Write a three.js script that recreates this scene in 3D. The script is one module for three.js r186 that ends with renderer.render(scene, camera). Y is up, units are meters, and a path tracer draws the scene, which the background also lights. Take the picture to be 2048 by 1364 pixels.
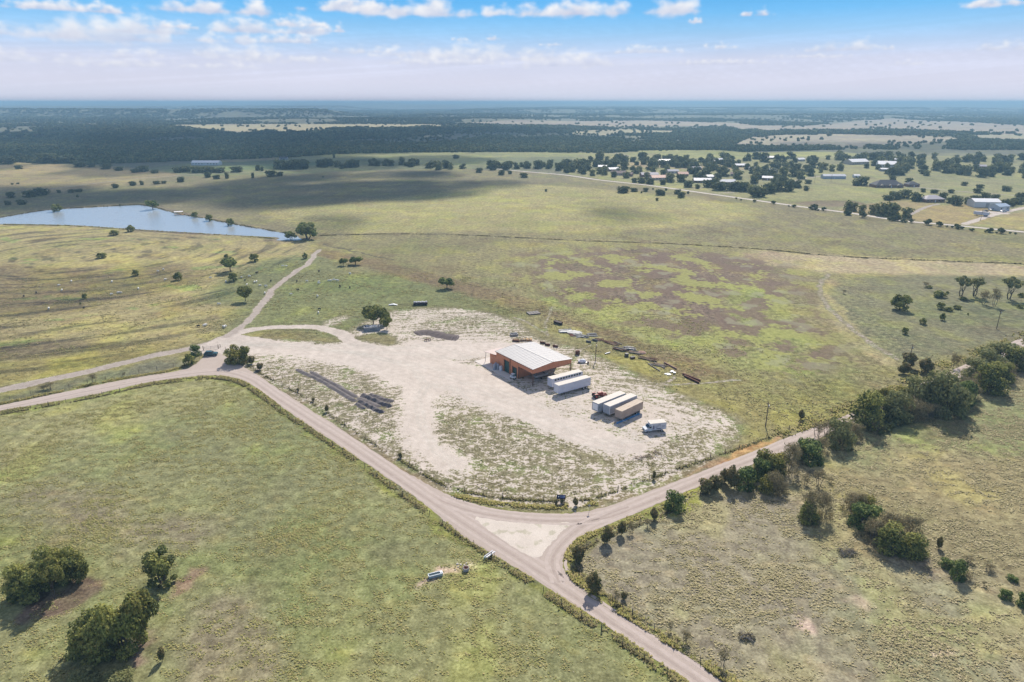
import * as THREE from 'three';
import { mergeGeometries } from 'three/addons/utils/BufferGeometryUtils.js';
import { MarchingCubes } from 'three/addons/objects/MarchingCubes.js';

// ---------------------------------------------------------------- camera, sun, exposure
const scene = new THREE.Scene();
const camera = new THREE.PerspectiveCamera(53.1, 1024 / 682, 1, 60000);
camera.position.set(0, 90, 0);
camera.rotation.x = -19.3 * Math.PI / 180;
const renderer = new THREE.WebGLRenderer();
renderer.toneMapping = THREE.LinearToneMapping;
renderer.toneMappingExposure = 1.32;
renderer.shadowMap.enabled = true;
const SUN_AZ = 13 * Math.PI / 180, SUN_EL = 42 * Math.PI / 180;
const toSun = new THREE.Vector3(Math.sin(SUN_AZ) * Math.cos(SUN_EL), Math.sin(SUN_EL), -Math.cos(SUN_AZ) * Math.cos(SUN_EL));
const sun = new THREE.DirectionalLight(new THREE.Color(1, 0.925, 0.82), 4.6);
sun.position.copy(toSun).multiplyScalar(3000);
sun.castShadow = true; sun.shadow.radius = 2;
Object.assign(sun.shadow.camera, { left: -900, right: 900, top: 900, bottom: -900, near: 10, far: 9000 });
scene.add(sun, sun.target);
scene.fog = new THREE.FogExp2(new THREE.Color(0.48, 0.79, 1.0), 0.00019);

// ---------------------------------------------------------------- numbers
function rng(seed) { let a = seed >>> 0; return () => { a |= 0; a = a + 0x6D2B79F5 | 0; let t = Math.imul(a ^ a >>> 15, 1 | a); t = t + Math.imul(t ^ t >>> 7, 61 | t) ^ t; return ((t ^ t >>> 14) >>> 0) / 4294967296; }; }
const PERM = new Uint8Array(512), GX = new Float32Array(256), GY = new Float32Array(256);
{ const r = rng(77); const p = [...Array(256).keys()]; for (let i = 255; i > 0; i--) { const j = Math.floor(r() * (i + 1)); [p[i], p[j]] = [p[j], p[i]]; } for (let i = 0; i < 512; i++) PERM[i] = p[i & 255]; for (let i = 0; i < 256; i++) { GX[i] = Math.cos(i * 0.6180339 * 6.2831853); GY[i] = Math.sin(i * 0.6180339 * 6.2831853); } }
function noise(x, y) {                                             // gradient noise, about -1..1
  const xi = Math.floor(x), yi = Math.floor(y), fx = x - xi, fy = y - yi, X = xi & 255, Y = yi & 255;
  const u = fx * fx * fx * (fx * (fx * 6 - 15) + 10), v = fy * fy * fy * (fy * (fy * 6 - 15) + 10);
  const a = PERM[PERM[X] + Y], b = PERM[PERM[X + 1] + Y], c = PERM[PERM[X] + Y + 1], d = PERM[PERM[X + 1] + Y + 1];
  const n0 = GX[a] * fx + GY[a] * fy, n1 = GX[b] * (fx - 1) + GY[b] * fy, n2 = GX[c] * fx + GY[c] * (fy - 1), n3 = GX[d] * (fx - 1) + GY[d] * (fy - 1);
  return 1.5 * (n0 + u * (n1 - n0) + v * (n2 + u * (n3 - n2) - n0 - u * (n1 - n0)));
}
function fbm(x, y, o = 4) { let s = 0, a = 0.5, t = 0; for (let i = 0; i < o; i++) { s += a * noise(x, y); t += a; a *= 0.5; x = x * 2.03 + 17.3; y = y * 2.03 - 9.1; } return s / t; }
const clamp = (x, a = 0, b = 1) => x < a ? a : x > b ? b : x;
const smooth = (a, b, x) => { const t = clamp((x - a) / (b - a)); return t * t * (3 - 2 * t); };
const lin = (c) => c <= 0.04045 ? c / 12.92 : Math.pow((c + 0.055) / 1.055, 2.4);
const enc = (c) => c <= 0.0031308 ? c * 12.92 : 1.055 * Math.pow(c, 1 / 2.4) - 0.055;
const LIN = new Float32Array(256); for (let i = 0; i < 256; i++) LIN[i] = lin(i / 255);
const K = 1.6;                                                     // a sunlit level surface shows about K times its base colour at this exposure
const alb = (r, g, b) => new THREE.Color().setRGB(lin(r / 255) / K, lin(g / 255) / K, lin(b / 255) / K);
function inPoly(p, x, z) { let c = false; for (let i = 0, j = p.length - 2; i < p.length; j = i, i += 2) if ((p[i + 1] > z) !== (p[j + 1] > z) && x < (p[j] - p[i]) * (z - p[i + 1]) / (p[j + 1] - p[i + 1]) + p[i]) c = !c; return c; }

// ---------------------------------------------------------------- sky: air and clouds
{
  const W = 4096, Hh = 2048, d = new Float32Array(W * Hh * 4), EXP = 1.32;
  const ramp = [[-90, 150, 150, 140], [-1, 196, 206, 228], [0, 220, 221, 238], [1.5, 221, 222, 240], [3, 213, 219, 241], [4, 186, 212, 244], [5, 158, 206, 247], [6.2, 124, 195, 248], [8, 86, 178, 246], [12, 82, 150, 220], [25, 60, 114, 184], [50, 46, 88, 152], [90, 40, 76, 136]].map(([e, ...c]) => [e, ...c.map((v) => lin(v / 255) / EXP)]);
  const list = [-30.93,5.76,5.98,0.64, -21.52,6.06,6.78,1.04, -12.13,6.49,5.98,0.96, -7.35,6.25,7.58,1.36, 2.13,6.30,6.78,1.20, 8.54,6.30,8.77,1.52, 17.83,6.03,1.67,0.44, 13.79,5.65,1.04,0.36, -33.15,4.12,5.98,1.04, -28.52,4.08,5.98,1.44, -26.18,4.61,4.39,1.12, -24.56,4.98,2.79,0.40, -17.96,4.88,6.78,1.12, -15.81,5.34,3.19,0.64, -13.51,5.06,1.67,0.52, -20.61,4.15,3.99,0.72, -16.45,4.25,3.59,0.56, -20.56,3.15,5.18,0.88, -26.74,3.01,3.59,0.64, -11.61,3.65,3.59,0.72, -7.48,3.41,5.58,0.72, -1.50,4.64,1.04,0.28, -4.00,4.56,1.04,0.24, -0.93,3.15,10.37,1.04, 3.73,2.78,6.78,0.88, 10.94,3.65,4.79,0.52, 15.67,3.86,2.39,0.32, 24.20,3.56,3.99,0.68, 26.97,3.51,0.72,0.24, 20.46,3.15,2.79,0.24, 22.97,3.10,2.79,0.32, 33.90,3.27,2.79,0.60, 28.25,2.52,1.60,0.32, -33.20,2.52,8.77,0.80, -17.48,2.87,6.38,0.64, 14.33,2.77,9.57,0.32, 32.86,5.87,3.59,0.56, -4.82,2.85,7.98,0.64, -25.27,2.39,10.37,0.56, 3.12,4.21,1.60,0.24];
  const rr = rng(5), clouds = [];
  for (let i = 0; i < list.length; i += 4) clouds.push([list[i], list[i + 1] - 0.1, list[i + 2] * 1.35, list[i + 3] * 1.7]);
  for (let i = 0; i < 260; i++) { const el = 1.5 + 70 * Math.pow(rr(), 1.7), az = rr() * 360 - 180, k = 0.6 + 2.2 * el / 14; if (Math.abs(az) < 41 && el < 8.2) continue; clouds.push([az, el, k * (2 + 5 * rr()), k * (0.5 + 0.7 * rr())]); }
  const put = (x, y, c, k) => { const i = (y * W + ((x % W) + W) % W) * 4; for (let j = 0; j < 3; j++) d[i + j] += (c[j] - d[i + j]) * k; };
  for (let y = 0; y < Hh; y++) {
    const el = (y + 0.5) / Hh * 180 - 90; let k = 0; while (k < ramp.length - 2 && ramp[k + 1][0] < el) k++;
    const a = ramp[k], b = ramp[k + 1], t = clamp((el - a[0]) / (b[0] - a[0]));
    for (let x = 0; x < W; x++) {
      const i = (y * W + x) * 4; let m = 1;
      if (el > -1 && el < 20) { const az = (x + 0.5) / W * 360; m = 1 + 0.045 * smooth(-0.1, 0.5, fbm(az * 0.22 + 40, el * 1.5, 5)) * smooth(1.2, 2.6, el) * smooth(7, 4, el) + 0.04 * fbm(az * 0.09, el * 0.22 + 3, 3) ; const az2 = az - 270 > 180 ? az - 630 : az - 270, ph = (az2 - 1) / (60 - 4 * el); m += 0.06 * smooth(0.0, 0.4, fbm(ph * 26 + 5, 0.4, 3)) * smooth(9, 3, el) * smooth(0, 2, el); }
      for (let j = 0; j < 3; j++) d[i + j] = (a[1 + j] + (b[1 + j] - a[1 + j]) * t) * m; d[i + 3] = 1;
    }
  }
  clouds.forEach(([az, el, w, h], n) => {
    const pd = W / 360, cosE = Math.cos(el * Math.PI / 180), ww = w / cosE;
    const x0 = Math.floor((az - 90 - ww * 0.75 + 180) * pd), x1 = Math.ceil((az - 90 + ww * 0.75 + 180) * pd), y0 = Math.floor((el - h * 0.5 + 90) * pd), y1 = Math.ceil((el + h * 1.6 + 90) * pd);
    const fade = clamp(0.15 + el / 6.5, 0, 1), top = [1.0, 0.985, 0.985].map((v) => v * 0.92 / EXP * 1.08), low = [lin(178 / 255), lin(188 / 255), lin(220 / 255)].map((v) => v / EXP);
    for (let y = y0; y <= y1; y++) for (let x = x0; x <= x1; x++) {
      const px = ((x + 0.5) / pd - 180 + 90 - az) / (ww / 2), py = ((y + 0.5) / pd - 90 - el) / h;
      const s = 3.2 / h, fx = px * ww / 2 * s + n * 13.7, fy = py * h * s + n * 5.1, q = fbm(fx * 0.45, fy * 0.8, 5), big = noise(px * 2.2 + n * 3.1, n * 7.7 + py * 0.5);
      const hgt = (0.62 + 0.45 * big) * Math.pow(Math.max(0, 1 - px * px), 0.45);
      const den = (py > 0 ? hgt - py : hgt * 0.6 + py * 3.2) + 0.62 * q - 0.06;
      const al = smooth(-0.05, 0.55, den) * fade * (Math.abs(px) > 1.35 ? 0 : 1); if (al <= 0) continue;
      const lit = clamp(0.25 + 0.75 * py / Math.max(0.25, hgt) + 0.6 * q + 0.25 * (1 - den)), c = [0, 1, 2].map((j) => low[j] + (top[j] - low[j]) * lit);
      put(x, y, c, al * 0.92);
    }
  });
  const sky = new THREE.DataTexture(d, W, Hh, THREE.RGBAFormat, THREE.FloatType);
  sky.mapping = THREE.EquirectangularReflectionMapping; sky.magFilter = THREE.LinearFilter; sky.needsUpdate = true;
  scene.background = sky; scene.environment = sky;
}
console.log('sky', Date.now() % 1e6);

// ---------------------------------------------------------------- scene helpers
const taken = new Map();
function numbered(name) { const n = taken.get(name) ?? 0; taken.set(name, n + 1); return n ? `${name}_${String(n).padStart(3, '0')}` : name; }
function tag(o, label, category, group, kind) { if (label) o.userData.label = label; if (category) o.userData.category = category; if (group) o.userData.group = group; if (kind) o.userData.kind = kind; return o; }
function thing(name, label, category, x = 0, z = 0, turn = 0, group, y = 0) { const o = new THREE.Group(); o.name = numbered(name); o.position.set(x, y, z); o.rotation.y = turn; tag(o, label, category, group); scene.add(o); return o; }
function part(parent, name, geo, mat) { const m = new THREE.Mesh(Array.isArray(geo) ? merge(geo) : geo, mat); m.name = parent === scene ? numbered(name) : name; m.castShadow = m.receiveShadow = true; parent.add(m); return m; }
function merge(list) { const a = list.map((g) => { const q = g.index ? g.toNonIndexed() : g; for (const k of Object.keys(q.attributes)) if (!['position', 'normal', 'uv'].includes(k)) q.deleteAttribute(k); return q; }); return a.length === 1 ? a[0] : mergeGeometries(a); }
function structure(name, geo, mat) { const m = part(scene, name, geo, mat); m.userData.kind = 'structure'; return m; }
function copyOf(o, name, x, z, turn, sx = 1, sy = sx, sz = sx, y = 0) { const c = o.clone(); c.name = numbered(name); c.position.set(x, y, z); c.rotation.set(0, turn, 0); c.scale.set(sx, sy, sz); c.userData = {}; scene.add(c); return c; }
const box = (w, h, d, x = 0, y = 0, z = 0, ry = 0, rx = 0, rz = 0) => new THREE.BoxGeometry(w, h, d).applyMatrix4(new THREE.Matrix4().makeRotationFromEuler(new THREE.Euler(rx, ry, rz)).setPosition(x, y, z));
const cyl = (r0, r1, h, x = 0, y = 0, z = 0, seg = 12, rx = 0, rz = 0, open = false) => new THREE.CylinderGeometry(r1, r0, h, seg, 1, open).applyMatrix4(new THREE.Matrix4().makeRotationFromEuler(new THREE.Euler(rx, 0, rz)).setPosition(x, y, z));
function bar(a, b, r0, r1 = r0, seg = 6) { const A = new THREE.Vector3(...a), B = new THREE.Vector3(...b), d = B.clone().sub(A), g = new THREE.CylinderGeometry(r1, r0, d.length(), seg, 1); g.translate(0, d.length() / 2, 0); g.applyQuaternion(new THREE.Quaternion().setFromUnitVectors(new THREE.Vector3(0, 1, 0), d.normalize())); g.translate(...a); return g; }
function prism(points, depth) { const g = new THREE.ExtrudeGeometry(new THREE.Shape(points.map((p) => new THREE.Vector2(...p))), { depth, bevelEnabled: false }); g.translate(0, 0, -depth / 2); return g; }
const mat = (color, roughness = 0.8, more = {}) => new THREE.MeshStandardMaterial({ color, roughness, ...more });
const C = (r, g, b) => new THREE.Color().setRGB(r, g, b);
function grainTexture(seed, base, vary, streak = 1, size = 256, spots = 0) {   // worn paint, rust, weathering: matter with a grain
  const r = rng(seed), d = new Uint8Array(size * size * 4), o = r() * 100;
  for (let y = 0; y < size; y++) for (let x = 0; x < size; x++) {
    const n = 0.6 * fbm(x / 40 + o, y / (40 * streak) + o, 4) + 0.4 * (r() - 0.5), s = spots ? smooth(0.25, 0.5, fbm(x / 22 - o, y / (22 * streak), 3) + spots) : 0;
    for (let j = 0; j < 3; j++) d[(y * size + x) * 4 + j] = 255 * clamp(base[j] + vary * n - s * 0.22 * (j + 1) / 2); d[(y * size + x) * 4 + 3] = 255;
  }
  const t = new THREE.DataTexture(d, size, size); t.colorSpace = THREE.SRGBColorSpace; t.magFilter = THREE.LinearFilter; t.wrapS = t.wrapT = THREE.RepeatWrapping; t.needsUpdate = true; return t;
}
// ---------------------------------------------------------------- ground: what grows and lies where, painted in metres
const PAINT = [                                                    // [r, g, b, blur in metres, outline x, z ...]
  // far country
  [206, 192, 150, 20, [-1408.1,-2902.8,-1241.5,-2672.7,-944.1,-2267.1,-840.3,-2123.4,-801,-2267.1,-697.1,-2346.3,-582.9,-2570.7,-331.8,-2726.8,-214.1,-2570.7,-347.5,-3033.3,-686.6,-3033.3,-983.3,-3033.3,-1189.9,-2966.6]],
  [190, 172, 150, 20, [-268.7,-3102.9,0,-3416.4,419.6,-3416.4,674.8,-3504.8,988.3,-3102.9,905.9,-2841.7,634.4,-2783.1,403.9,-2672.7,147.9,-2783.1,-7.9,-2841.7]],
  [188, 176, 140, 20, [174.3,-2346.3,202.6,-2123.4,254.3,-2058.1,470.8,-2123.4,552.4,-2346.3,391.8,-2476]],
  [186, 170, 150, 20, [826.4,-2841.7,1184,-2841.7,1701.8,-3504.8,2087,-3908.9,2019.6,-3504.8,2075.7,-3175.8,2058.2,-2841.7,2340,-2620.7,1789.4,-1996.6,1436,-1996.6,1394.6,-2123.4,1275.8,-2346.3,1012.8,-2346.3,881.2,-2346.3,749.7,-2346.3]],
  [184, 170, 145, 15, [639.3,-1910.9,774.4,-2058.1,947.6,-2123.4,1158.3,-1996.6,1154.6,-1832.2,996.5,-1692.4,819.2,-1535.7,663.3,-1500.9,555.6,-1467.6,467.2,-1518.1]],
  [180, 170, 140, 15, [1309,-2058.1,1789.4,-1996.6,1521,-1692.4,1234.9,-1692.4,1174.4,-1783.2]],
  [190, 178, 160, 15, [-1894.2,-3102.9,-1640.2,-3033.3,-1550.1,-2902.8,-1773.3,-2902.8]],
  // middle country
  [126, 130, 86, 8, [-516.7,-946.6,-510.1,-1063,-471.9,-1137.3,-395.1,-1199.9,-330.6,-1282,-192.6,-1334,-22.9,-1347.6,136.5,-1320.6,251.1,-1334,201.3,-1063,105.5,-1013.3,-31.8,-1013.3,-86.9,-982.6,-261.6,-953.6,-303.1,-913.1,-424.2,-852.6]],
  [151, 151, 94, 8, [-348.7,-1282,-192.6,-1334,34.3,-1347.6,145.8,-1320.6,137.7,-1245.5,-106.5,-1211,-275.9,-1199.9]],
  [113, 130, 77, 6, [-479.6,-997.7,-405.3,-1045.9,-318.4,-1108.3,-295.3,-1080.7,-335.2,-1013.3,-417.4,-967.9,-459.1,-953.6]],
  [160, 147, 108, 6, [-488.3,-1157.4,-438.3,-1178.3,-402.2,-1222.3,-388.1,-1178.3,-440.2,-1117.8]],
  [164, 147, 102, 8, [-1002,-1063,-827.5,-1137.3,-684.2,-1063,-606.4,-1045.9,-500.3,-967.9,-434.3,-900.3,-450.7,-789.4,-489,-702.1,-558.7,-578.7]],
  [181, 160, 111, 10, [-850.7,-1063,-753.5,-1098.9,-619.1,-1029.4,-486.2,-939.7,-538.2,-913.1,-638.4,-926.2,-760.2,-946.6]],
  [170, 169, 99, 6, [241.8,-1390.3,313.9,-1405.1,413.2,-1405.1,449.4,-1334,568.3,-1347.6,632,-1320.6,596.9,-1245.5,381.4,-1178.3,243.7,-1245.5]],
  [153, 149, 99, 8, [145.8,-1320.6,258,-1320.6,247.6,-1178.3,381.4,-1178.3,596.9,-1245.5,1096.2,-1211,965.7,-1063,775,-1063,492.1,-1021.3,127.1,-1013.3]],
  [176, 158, 116, 5, [168.8,-1098.9,243.2,-1117.8,244.9,-1071.8,330,-1063,338.7,-997.7,287.5,-967.9,228.3,-1013.3,167.1,-1037.6]],
  [157, 153, 102, 6, [74.3,-982.6,196.4,-997.7,333.8,-982.6,488.4,-1013.3,762.9,-1045.9,965.7,-1063,440.9,-468.2,381.4,-507.2,316.2,-557.9,264.1,-631.5,199.2,-734.7,109,-864]],
  [164, 160, 102, 6, [293.7,-761.1,383.7,-789.4,440.4,-730.4,383.4,-665,328.9,-672.1,258.1,-665,241.4,-702.1]],
  [170, 151, 102, 5, [331.4,-638,377.5,-672.1,395.5,-644.5,336.4,-595.4,291.1,-573.4,294,-607]],
  [174, 153, 99, 5, [313.6,-552.9,379.6,-625.2,424.5,-631.5,405.5,-578.7,358,-533.7]],
  [178, 162, 104, 5, [377.5,-533.7,447,-592.5,538.4,-578.7,449,-477.4,381.4,-507.2]],
  [145, 128, 94, 4, [271.9,-651.2,298.2,-668.6,320.8,-665,328.6,-651.2,300.7,-631.5,274.6,-634.7]],
  // pastures
  [143, 133, 92, 10, [-553.7,-573.4,-489,-702.1,-450.7,-789.4,-428.5,-887.9,-303.1,-913.1,-222.3,-960.7,-88.2,-997.7,24.3,-946.6,108.3,-858.3,198.1,-730.4,262.8,-628.4,313.6,-552.9,378.5,-503,440.9,-468.2,356.8,-372.9,301.4,-394.1,208.6,-414.8,166.2,-434.4,109.8,-455.8,43.5,-468.2,-26.5,-487,-137.7,-487,-168.9,-494.9,-252.4,-562.9,-333.5,-634.7,-407.9,-607,-513.2,-529.1]],
  [178, 168, 108, 14, [-200.2,-592.5,-150,-638,-65.3,-730.4,14.9,-799.3,119.1,-730.4,182.9,-672.1,210.1,-607,148.8,-540.7,46.9,-507.2,-46.2,-507.2,-118.4,-496.9]],
  [149, 140, 93, 8, [-493.2,-507.2,-361.1,-524.6,-271.3,-503,-207.1,-485,-163.8,-468.2,-137.7,-487,-26.5,-487,43.5,-468.2,109.8,-455.8,166.2,-434.4,208.6,-414.8,301.4,-394.1,356.8,-372.9,279.1,-284.8,200.9,-252.3,107.1,-192.4,51.5,-166.6,9.1,-141.7,-30.7,-166.6,-93.2,-225.8,-137,-242.1,-166.6,-203.8,-201.7,-188.8]],
  [176, 160, 112, 10, [-493.2,-507.2,-361.1,-524.6,-271.3,-503,-207.1,-485,-163.8,-468.2,-136.6,-434.4,-129.8,-372.9,-132.9,-335.3,-137.2,-308.2,-129.1,-277.7,-139.2,-246.5,-172.5,-212.1,-201.7,-188.8]],
  [138, 120, 84, 12, [-354.6,-355.9,-290.6,-378.9,-236,-372.9,-199.9,-385.1,-172.5,-355.9,-198.4,-316.8,-211.8,-300,-289.6,-284.8]],
  [129, 113, 83, 8, [-259.8,-252.3,-200.9,-252.3,-177.4,-252.3,-160.3,-246.5,-168.4,-237.8,-187.8,-233.7,-235.6,-225.8]],
  [165, 150, 90, 10, [-237.8,-228.2,-186.3,-231.7,-164.1,-240,-142.1,-252.3,-135.1,-249.9,-150,-231.7,-173.1,-213,-206.6,-194.2]],
  [132, 134, 84, 9, [-146.7,-325.8,-148.7,-378.9,-140,-404.9,-109.8,-404.9,-92.1,-355.9,-70.7,-355.9,-39.5,-316.8,-14.7,-300,-5.3,-290.7,-28.3,-298.4,-54.6,-292.2,-67.8,-270.9,-98.1,-274.3,-116.3,-277.7,-123.1,-308.2]],
  [136, 140, 84, 9, [-110.5,-345.3,-72.8,-367.1,-31.4,-335.3,-10.1,-300,-37.6,-300,-71.4,-308.2,-92.7,-284.8,-105.9,-284.8]],
  [192, 174, 136, 8, [163.5,-426.7,206.6,-410.5,297.7,-389,353.7,-369.4,337.1,-350.5,280.6,-364.8,217,-372.9,174.8,-378.9,146,-411.9]],
  [132, 129, 93, 6, [159.2,-330.5,178.6,-350.5,210.2,-360.3,277.4,-360.3,337.1,-350.5,279.1,-284.8,208.6,-263.2,168.4,-246.5,144,-236.8,140.5,-252.3,145.7,-284.8]],
  [176, 162, 116, 2, [148.3,-316.8,165.4,-350.5,171.7,-355.9,157.6,-325.8,149.1,-292.2,141.5,-252.3,141.6,-235.8,135,-233.7,136.3,-264.4,140.1,-292.2]],
  [136, 117, 79, 4, [-123.7,-434.4,-93.2,-411.9,-33.2,-355.9,6.3,-318.5,37.6,-277.7,54.2,-252.3,70.5,-225.8,78.2,-216.5,67.9,-216.5,50.6,-243.8,32.5,-269.6,3.7,-306.5,-37.3,-343.3,-89.5,-394.1,-119.7,-419.2]],
  [151, 142, 85, 5, [14.9,-252.3,41.8,-235.8,66.7,-212.1,87.2,-203.8,113.9,-212.1,109.5,-196.1,79.1,-182,67.3,-182,59.2,-196.1,38.8,-216.5,23.5,-238.4]],
  [142, 127, 100, 7, [-447.1,-533.7,-438,-552.9,-420.9,-562.9,-419.6,-581.4,-407,-607,-371.9,-625.2,-342.6,-638,-325.6,-625.2,-283.1,-584.2,-251.3,-560.4,-211.6,-529.1,-166.3,-494.9,-148.6,-475.5,-147.9,-468.2,-162.1,-467.3,-166.8,-477.4,-208.7,-488.9,-273.4,-507.2,-328,-524.6,-365.5,-531.4,-400.2,-533.7,-418.5,-526.8]],
  [129, 110, 90, 9, [33.9,-391.5,72.8,-434.4,117.9,-422.2,141.6,-381.4,125,-325.8,93.2,-284.8,71,-304,48.4,-325.8,33.8,-355.9]],
  [158, 160, 92, 5, [9.3,-343.3,26.9,-335.3,51.6,-298.4,74.1,-269.6,91.5,-246.5,106,-234.7,118.9,-226.8,94,-222,71.6,-243.8,47.3,-270.9,18,-311.6]],
  [160, 163, 94, 5, [109.5,-340.2,127.5,-355.9,122.9,-300,115,-252.3,101.2,-252.3,99.7,-284.8]],
  // near pastures
  [155, 154, 103, 4, [-256.2,-161.1,-156.5,-189.5,-136.7,-200.3,-123,-210.9,-105.7,-217.4,-96.2,-215.6,-86.7,-207.9,-68.1,-187.7,-43.5,-162.7,-17.9,-134.6,1.5,-114.3,11.1,-104.2,19.6,-96.1,28.3,-86.8,37.1,-76.6,-143.8,-76.6]],
  [164, 160, 108, 12, [-186.8,-172.5,-153.5,-185.3,-120.5,-205.9,-96.7,-212.1,-96.6,-199.9,-116,-185.3,-140.3,-166.6,-169.2,-153.4]],
  [158, 147, 112, 6, [-117.7,-145.1,-98.7,-141.7,-87.1,-133.5,-78.2,-131.5,-68.7,-127.7,-75.8,-124.1,-91.8,-129.6,-107.7,-133.5]],
  [160, 149, 114, 5, [-58.6,-104.2,-52.1,-107,-43.7,-99.1,-40.9,-85.8,-48.2,-83.8,-54.3,-94.3]],
  [164, 154, 127, 4, [10.7,-114.9,14.8,-125.9,29.6,-135.9,48.5,-148.1,75.6,-165.2,98.6,-179.4,121.1,-194.2,180.4,-235.8,292.5,-300,93.9,-74.9,40.1,-76.6,34.3,-87,22.8,-99.5,13.2,-109.6]],
  [160, 148, 106, 8, [75.2,-145.1,92.6,-166.6,114.5,-182,148.2,-199.9,245.3,-246.5,116.3,-100.3,102.1,-112.7,94.3,-120.7,85.2,-131.5,81,-141.7]],
  [152, 152, 104, 7, [95.4,-172.5,122.8,-188.8,156.2,-199.9,194.7,-207.9,165.9,-172.5,133.7,-166.6,113.2,-166.6,94,-158.4]],
  [172, 158, 112, 7, [106,-161.1,128.2,-158.4,148.3,-150.9,131,-129.6,114.1,-137.5,105.2,-146.2]],
  // road verges: red clay ditch and long grass
  [186, 142, 104, 1.2, [-92.9,-224.8,-88.3,-222,-77.5,-210,-58.9,-190.2,-39.6,-170.1,-26.5,-156.4,-17.8,-147.4,-10.1,-141.7,-0.5,-139.2,13.6,-137.9,20.5,-140.4,33,-148.1,49.3,-157.9,72.8,-172.5,76.5,-174.9,72.4,-171.3,48.5,-154.9,32.5,-145.3,20.7,-138.3,13.7,-136.3,1.7,-136.7,-8.3,-139.2,-21.6,-149.5,-29.1,-156.6,-46.4,-175.6,-63.7,-193.8,-80.2,-211.7]],
  [146, 150, 76, 1.5, [-15.1,-145.1,-2.9,-141.1,9,-139.2,19.7,-140,18.3,-137.7,13.7,-136.7,1.7,-137.1,-7.6,-139.6]],
  [150, 148, 78, 1, [-160.6,-195.3,-134,-215.6,-117.5,-224.4,-114.9,-234.7,-114.8,-228.2,-117.9,-224.8,-133.9,-215.2,-160.1,-194.6]],
  [148, 150, 76, 1, [-158,-191.6,-138.1,-202.6,-124.3,-213.4,-106.8,-220.2,-97.4,-218.8,-87,-211.3,-67.8,-189.9,-44,-164.9,-18.1,-136.3,1.5,-115.5,11.2,-105.4,19.8,-97.4,29.1,-87.2,27.9,-86.6,19,-95.7,11.1,-104,1.5,-114,-17.8,-133.8,-43.3,-161.9,-67.7,-187,-86.7,-207.9,-96.2,-215.6,-105.9,-217.9,-123.2,-211.3,-136.9,-200.7,-156.5,-189.5]],
  [152, 150, 80, 1, [10.8,-115.8,10.6,-118.6,11.9,-123.1,15.2,-127.4,20.9,-131.1,29.5,-136.7,37,-141.7,48.9,-149.5,51.7,-148.1,37.6,-137.9,29.7,-133.1,21,-127.7,16.3,-124.1,14.1,-120.7,13.9,-115.8,17.2,-109.8,23.7,-102.6,32.4,-93.2,38.3,-84.8,34.1,-87,27.2,-95.4,18.2,-104.5,13.2,-110.2]],
  // darker and bare spots
  [128, 106, 88, 1.2, [-93.8,-103.6,-93.2,-108.4,-86.9,-109.1,-86.6,-114.3,-83.2,-112.7,-81.8,-107,-84.7,-104,-89.4,-102.6]],
  [170, 142, 118, 1, [-66.3,-109.8,-66.9,-114.3,-65.6,-114,-64.9,-109.8,-65.6,-108.9]],
  [168, 142, 120, 1, [-66.2,-97.3,-64.8,-97.3,-63.1,-93.2,-64,-92.5]],
  [224, 196, 176, 0.6, [52.4,-101,54.2,-101.7,55.5,-101,54.2,-99.6,52.5,-99.8]],
  [226, 198, 180, 0.6, [75,-93.7,76.7,-94.3,77.7,-92.7,75.6,-91.6,74.5,-92.1]],
  [204, 178, 158, 0.8, [65,-106.7,66,-106.4,65.7,-105,64.7,-105.3]],
  [214, 186, 170, 0.7, [-18.2,-113,-16.3,-114.3,-12.8,-115.8,-12.5,-114.3,-14.4,-112.7,-16.7,-111.8,-17.6,-111.8]],
  [206, 188, 164, 0.6, [-10.9,-117.7,-10,-119,-9.1,-118.4,-9.7,-117.1,-10,-115.5,-10.8,-116.1]],
  [108, 96, 92, 1.4, [-41.6,-263.2,-36.4,-270.9,-28.9,-269.6,-21.2,-263.2,-21.7,-257,-28.6,-255.8,-35,-259.4]],
  [176, 158, 148, 2, [-24.7,-234.7,-12.3,-246.5,-2.7,-252.3,7.1,-254.6,-4.4,-235.8,-15.1,-228.2,-22.1,-225.8]],
  [150, 132, 122, 2.5, [-16.7,-225.8,-6.9,-223.4,1,-212.1,5.9,-203.8,-3.9,-203.8,-10.7,-210,-16.1,-216.5]],
];
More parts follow.
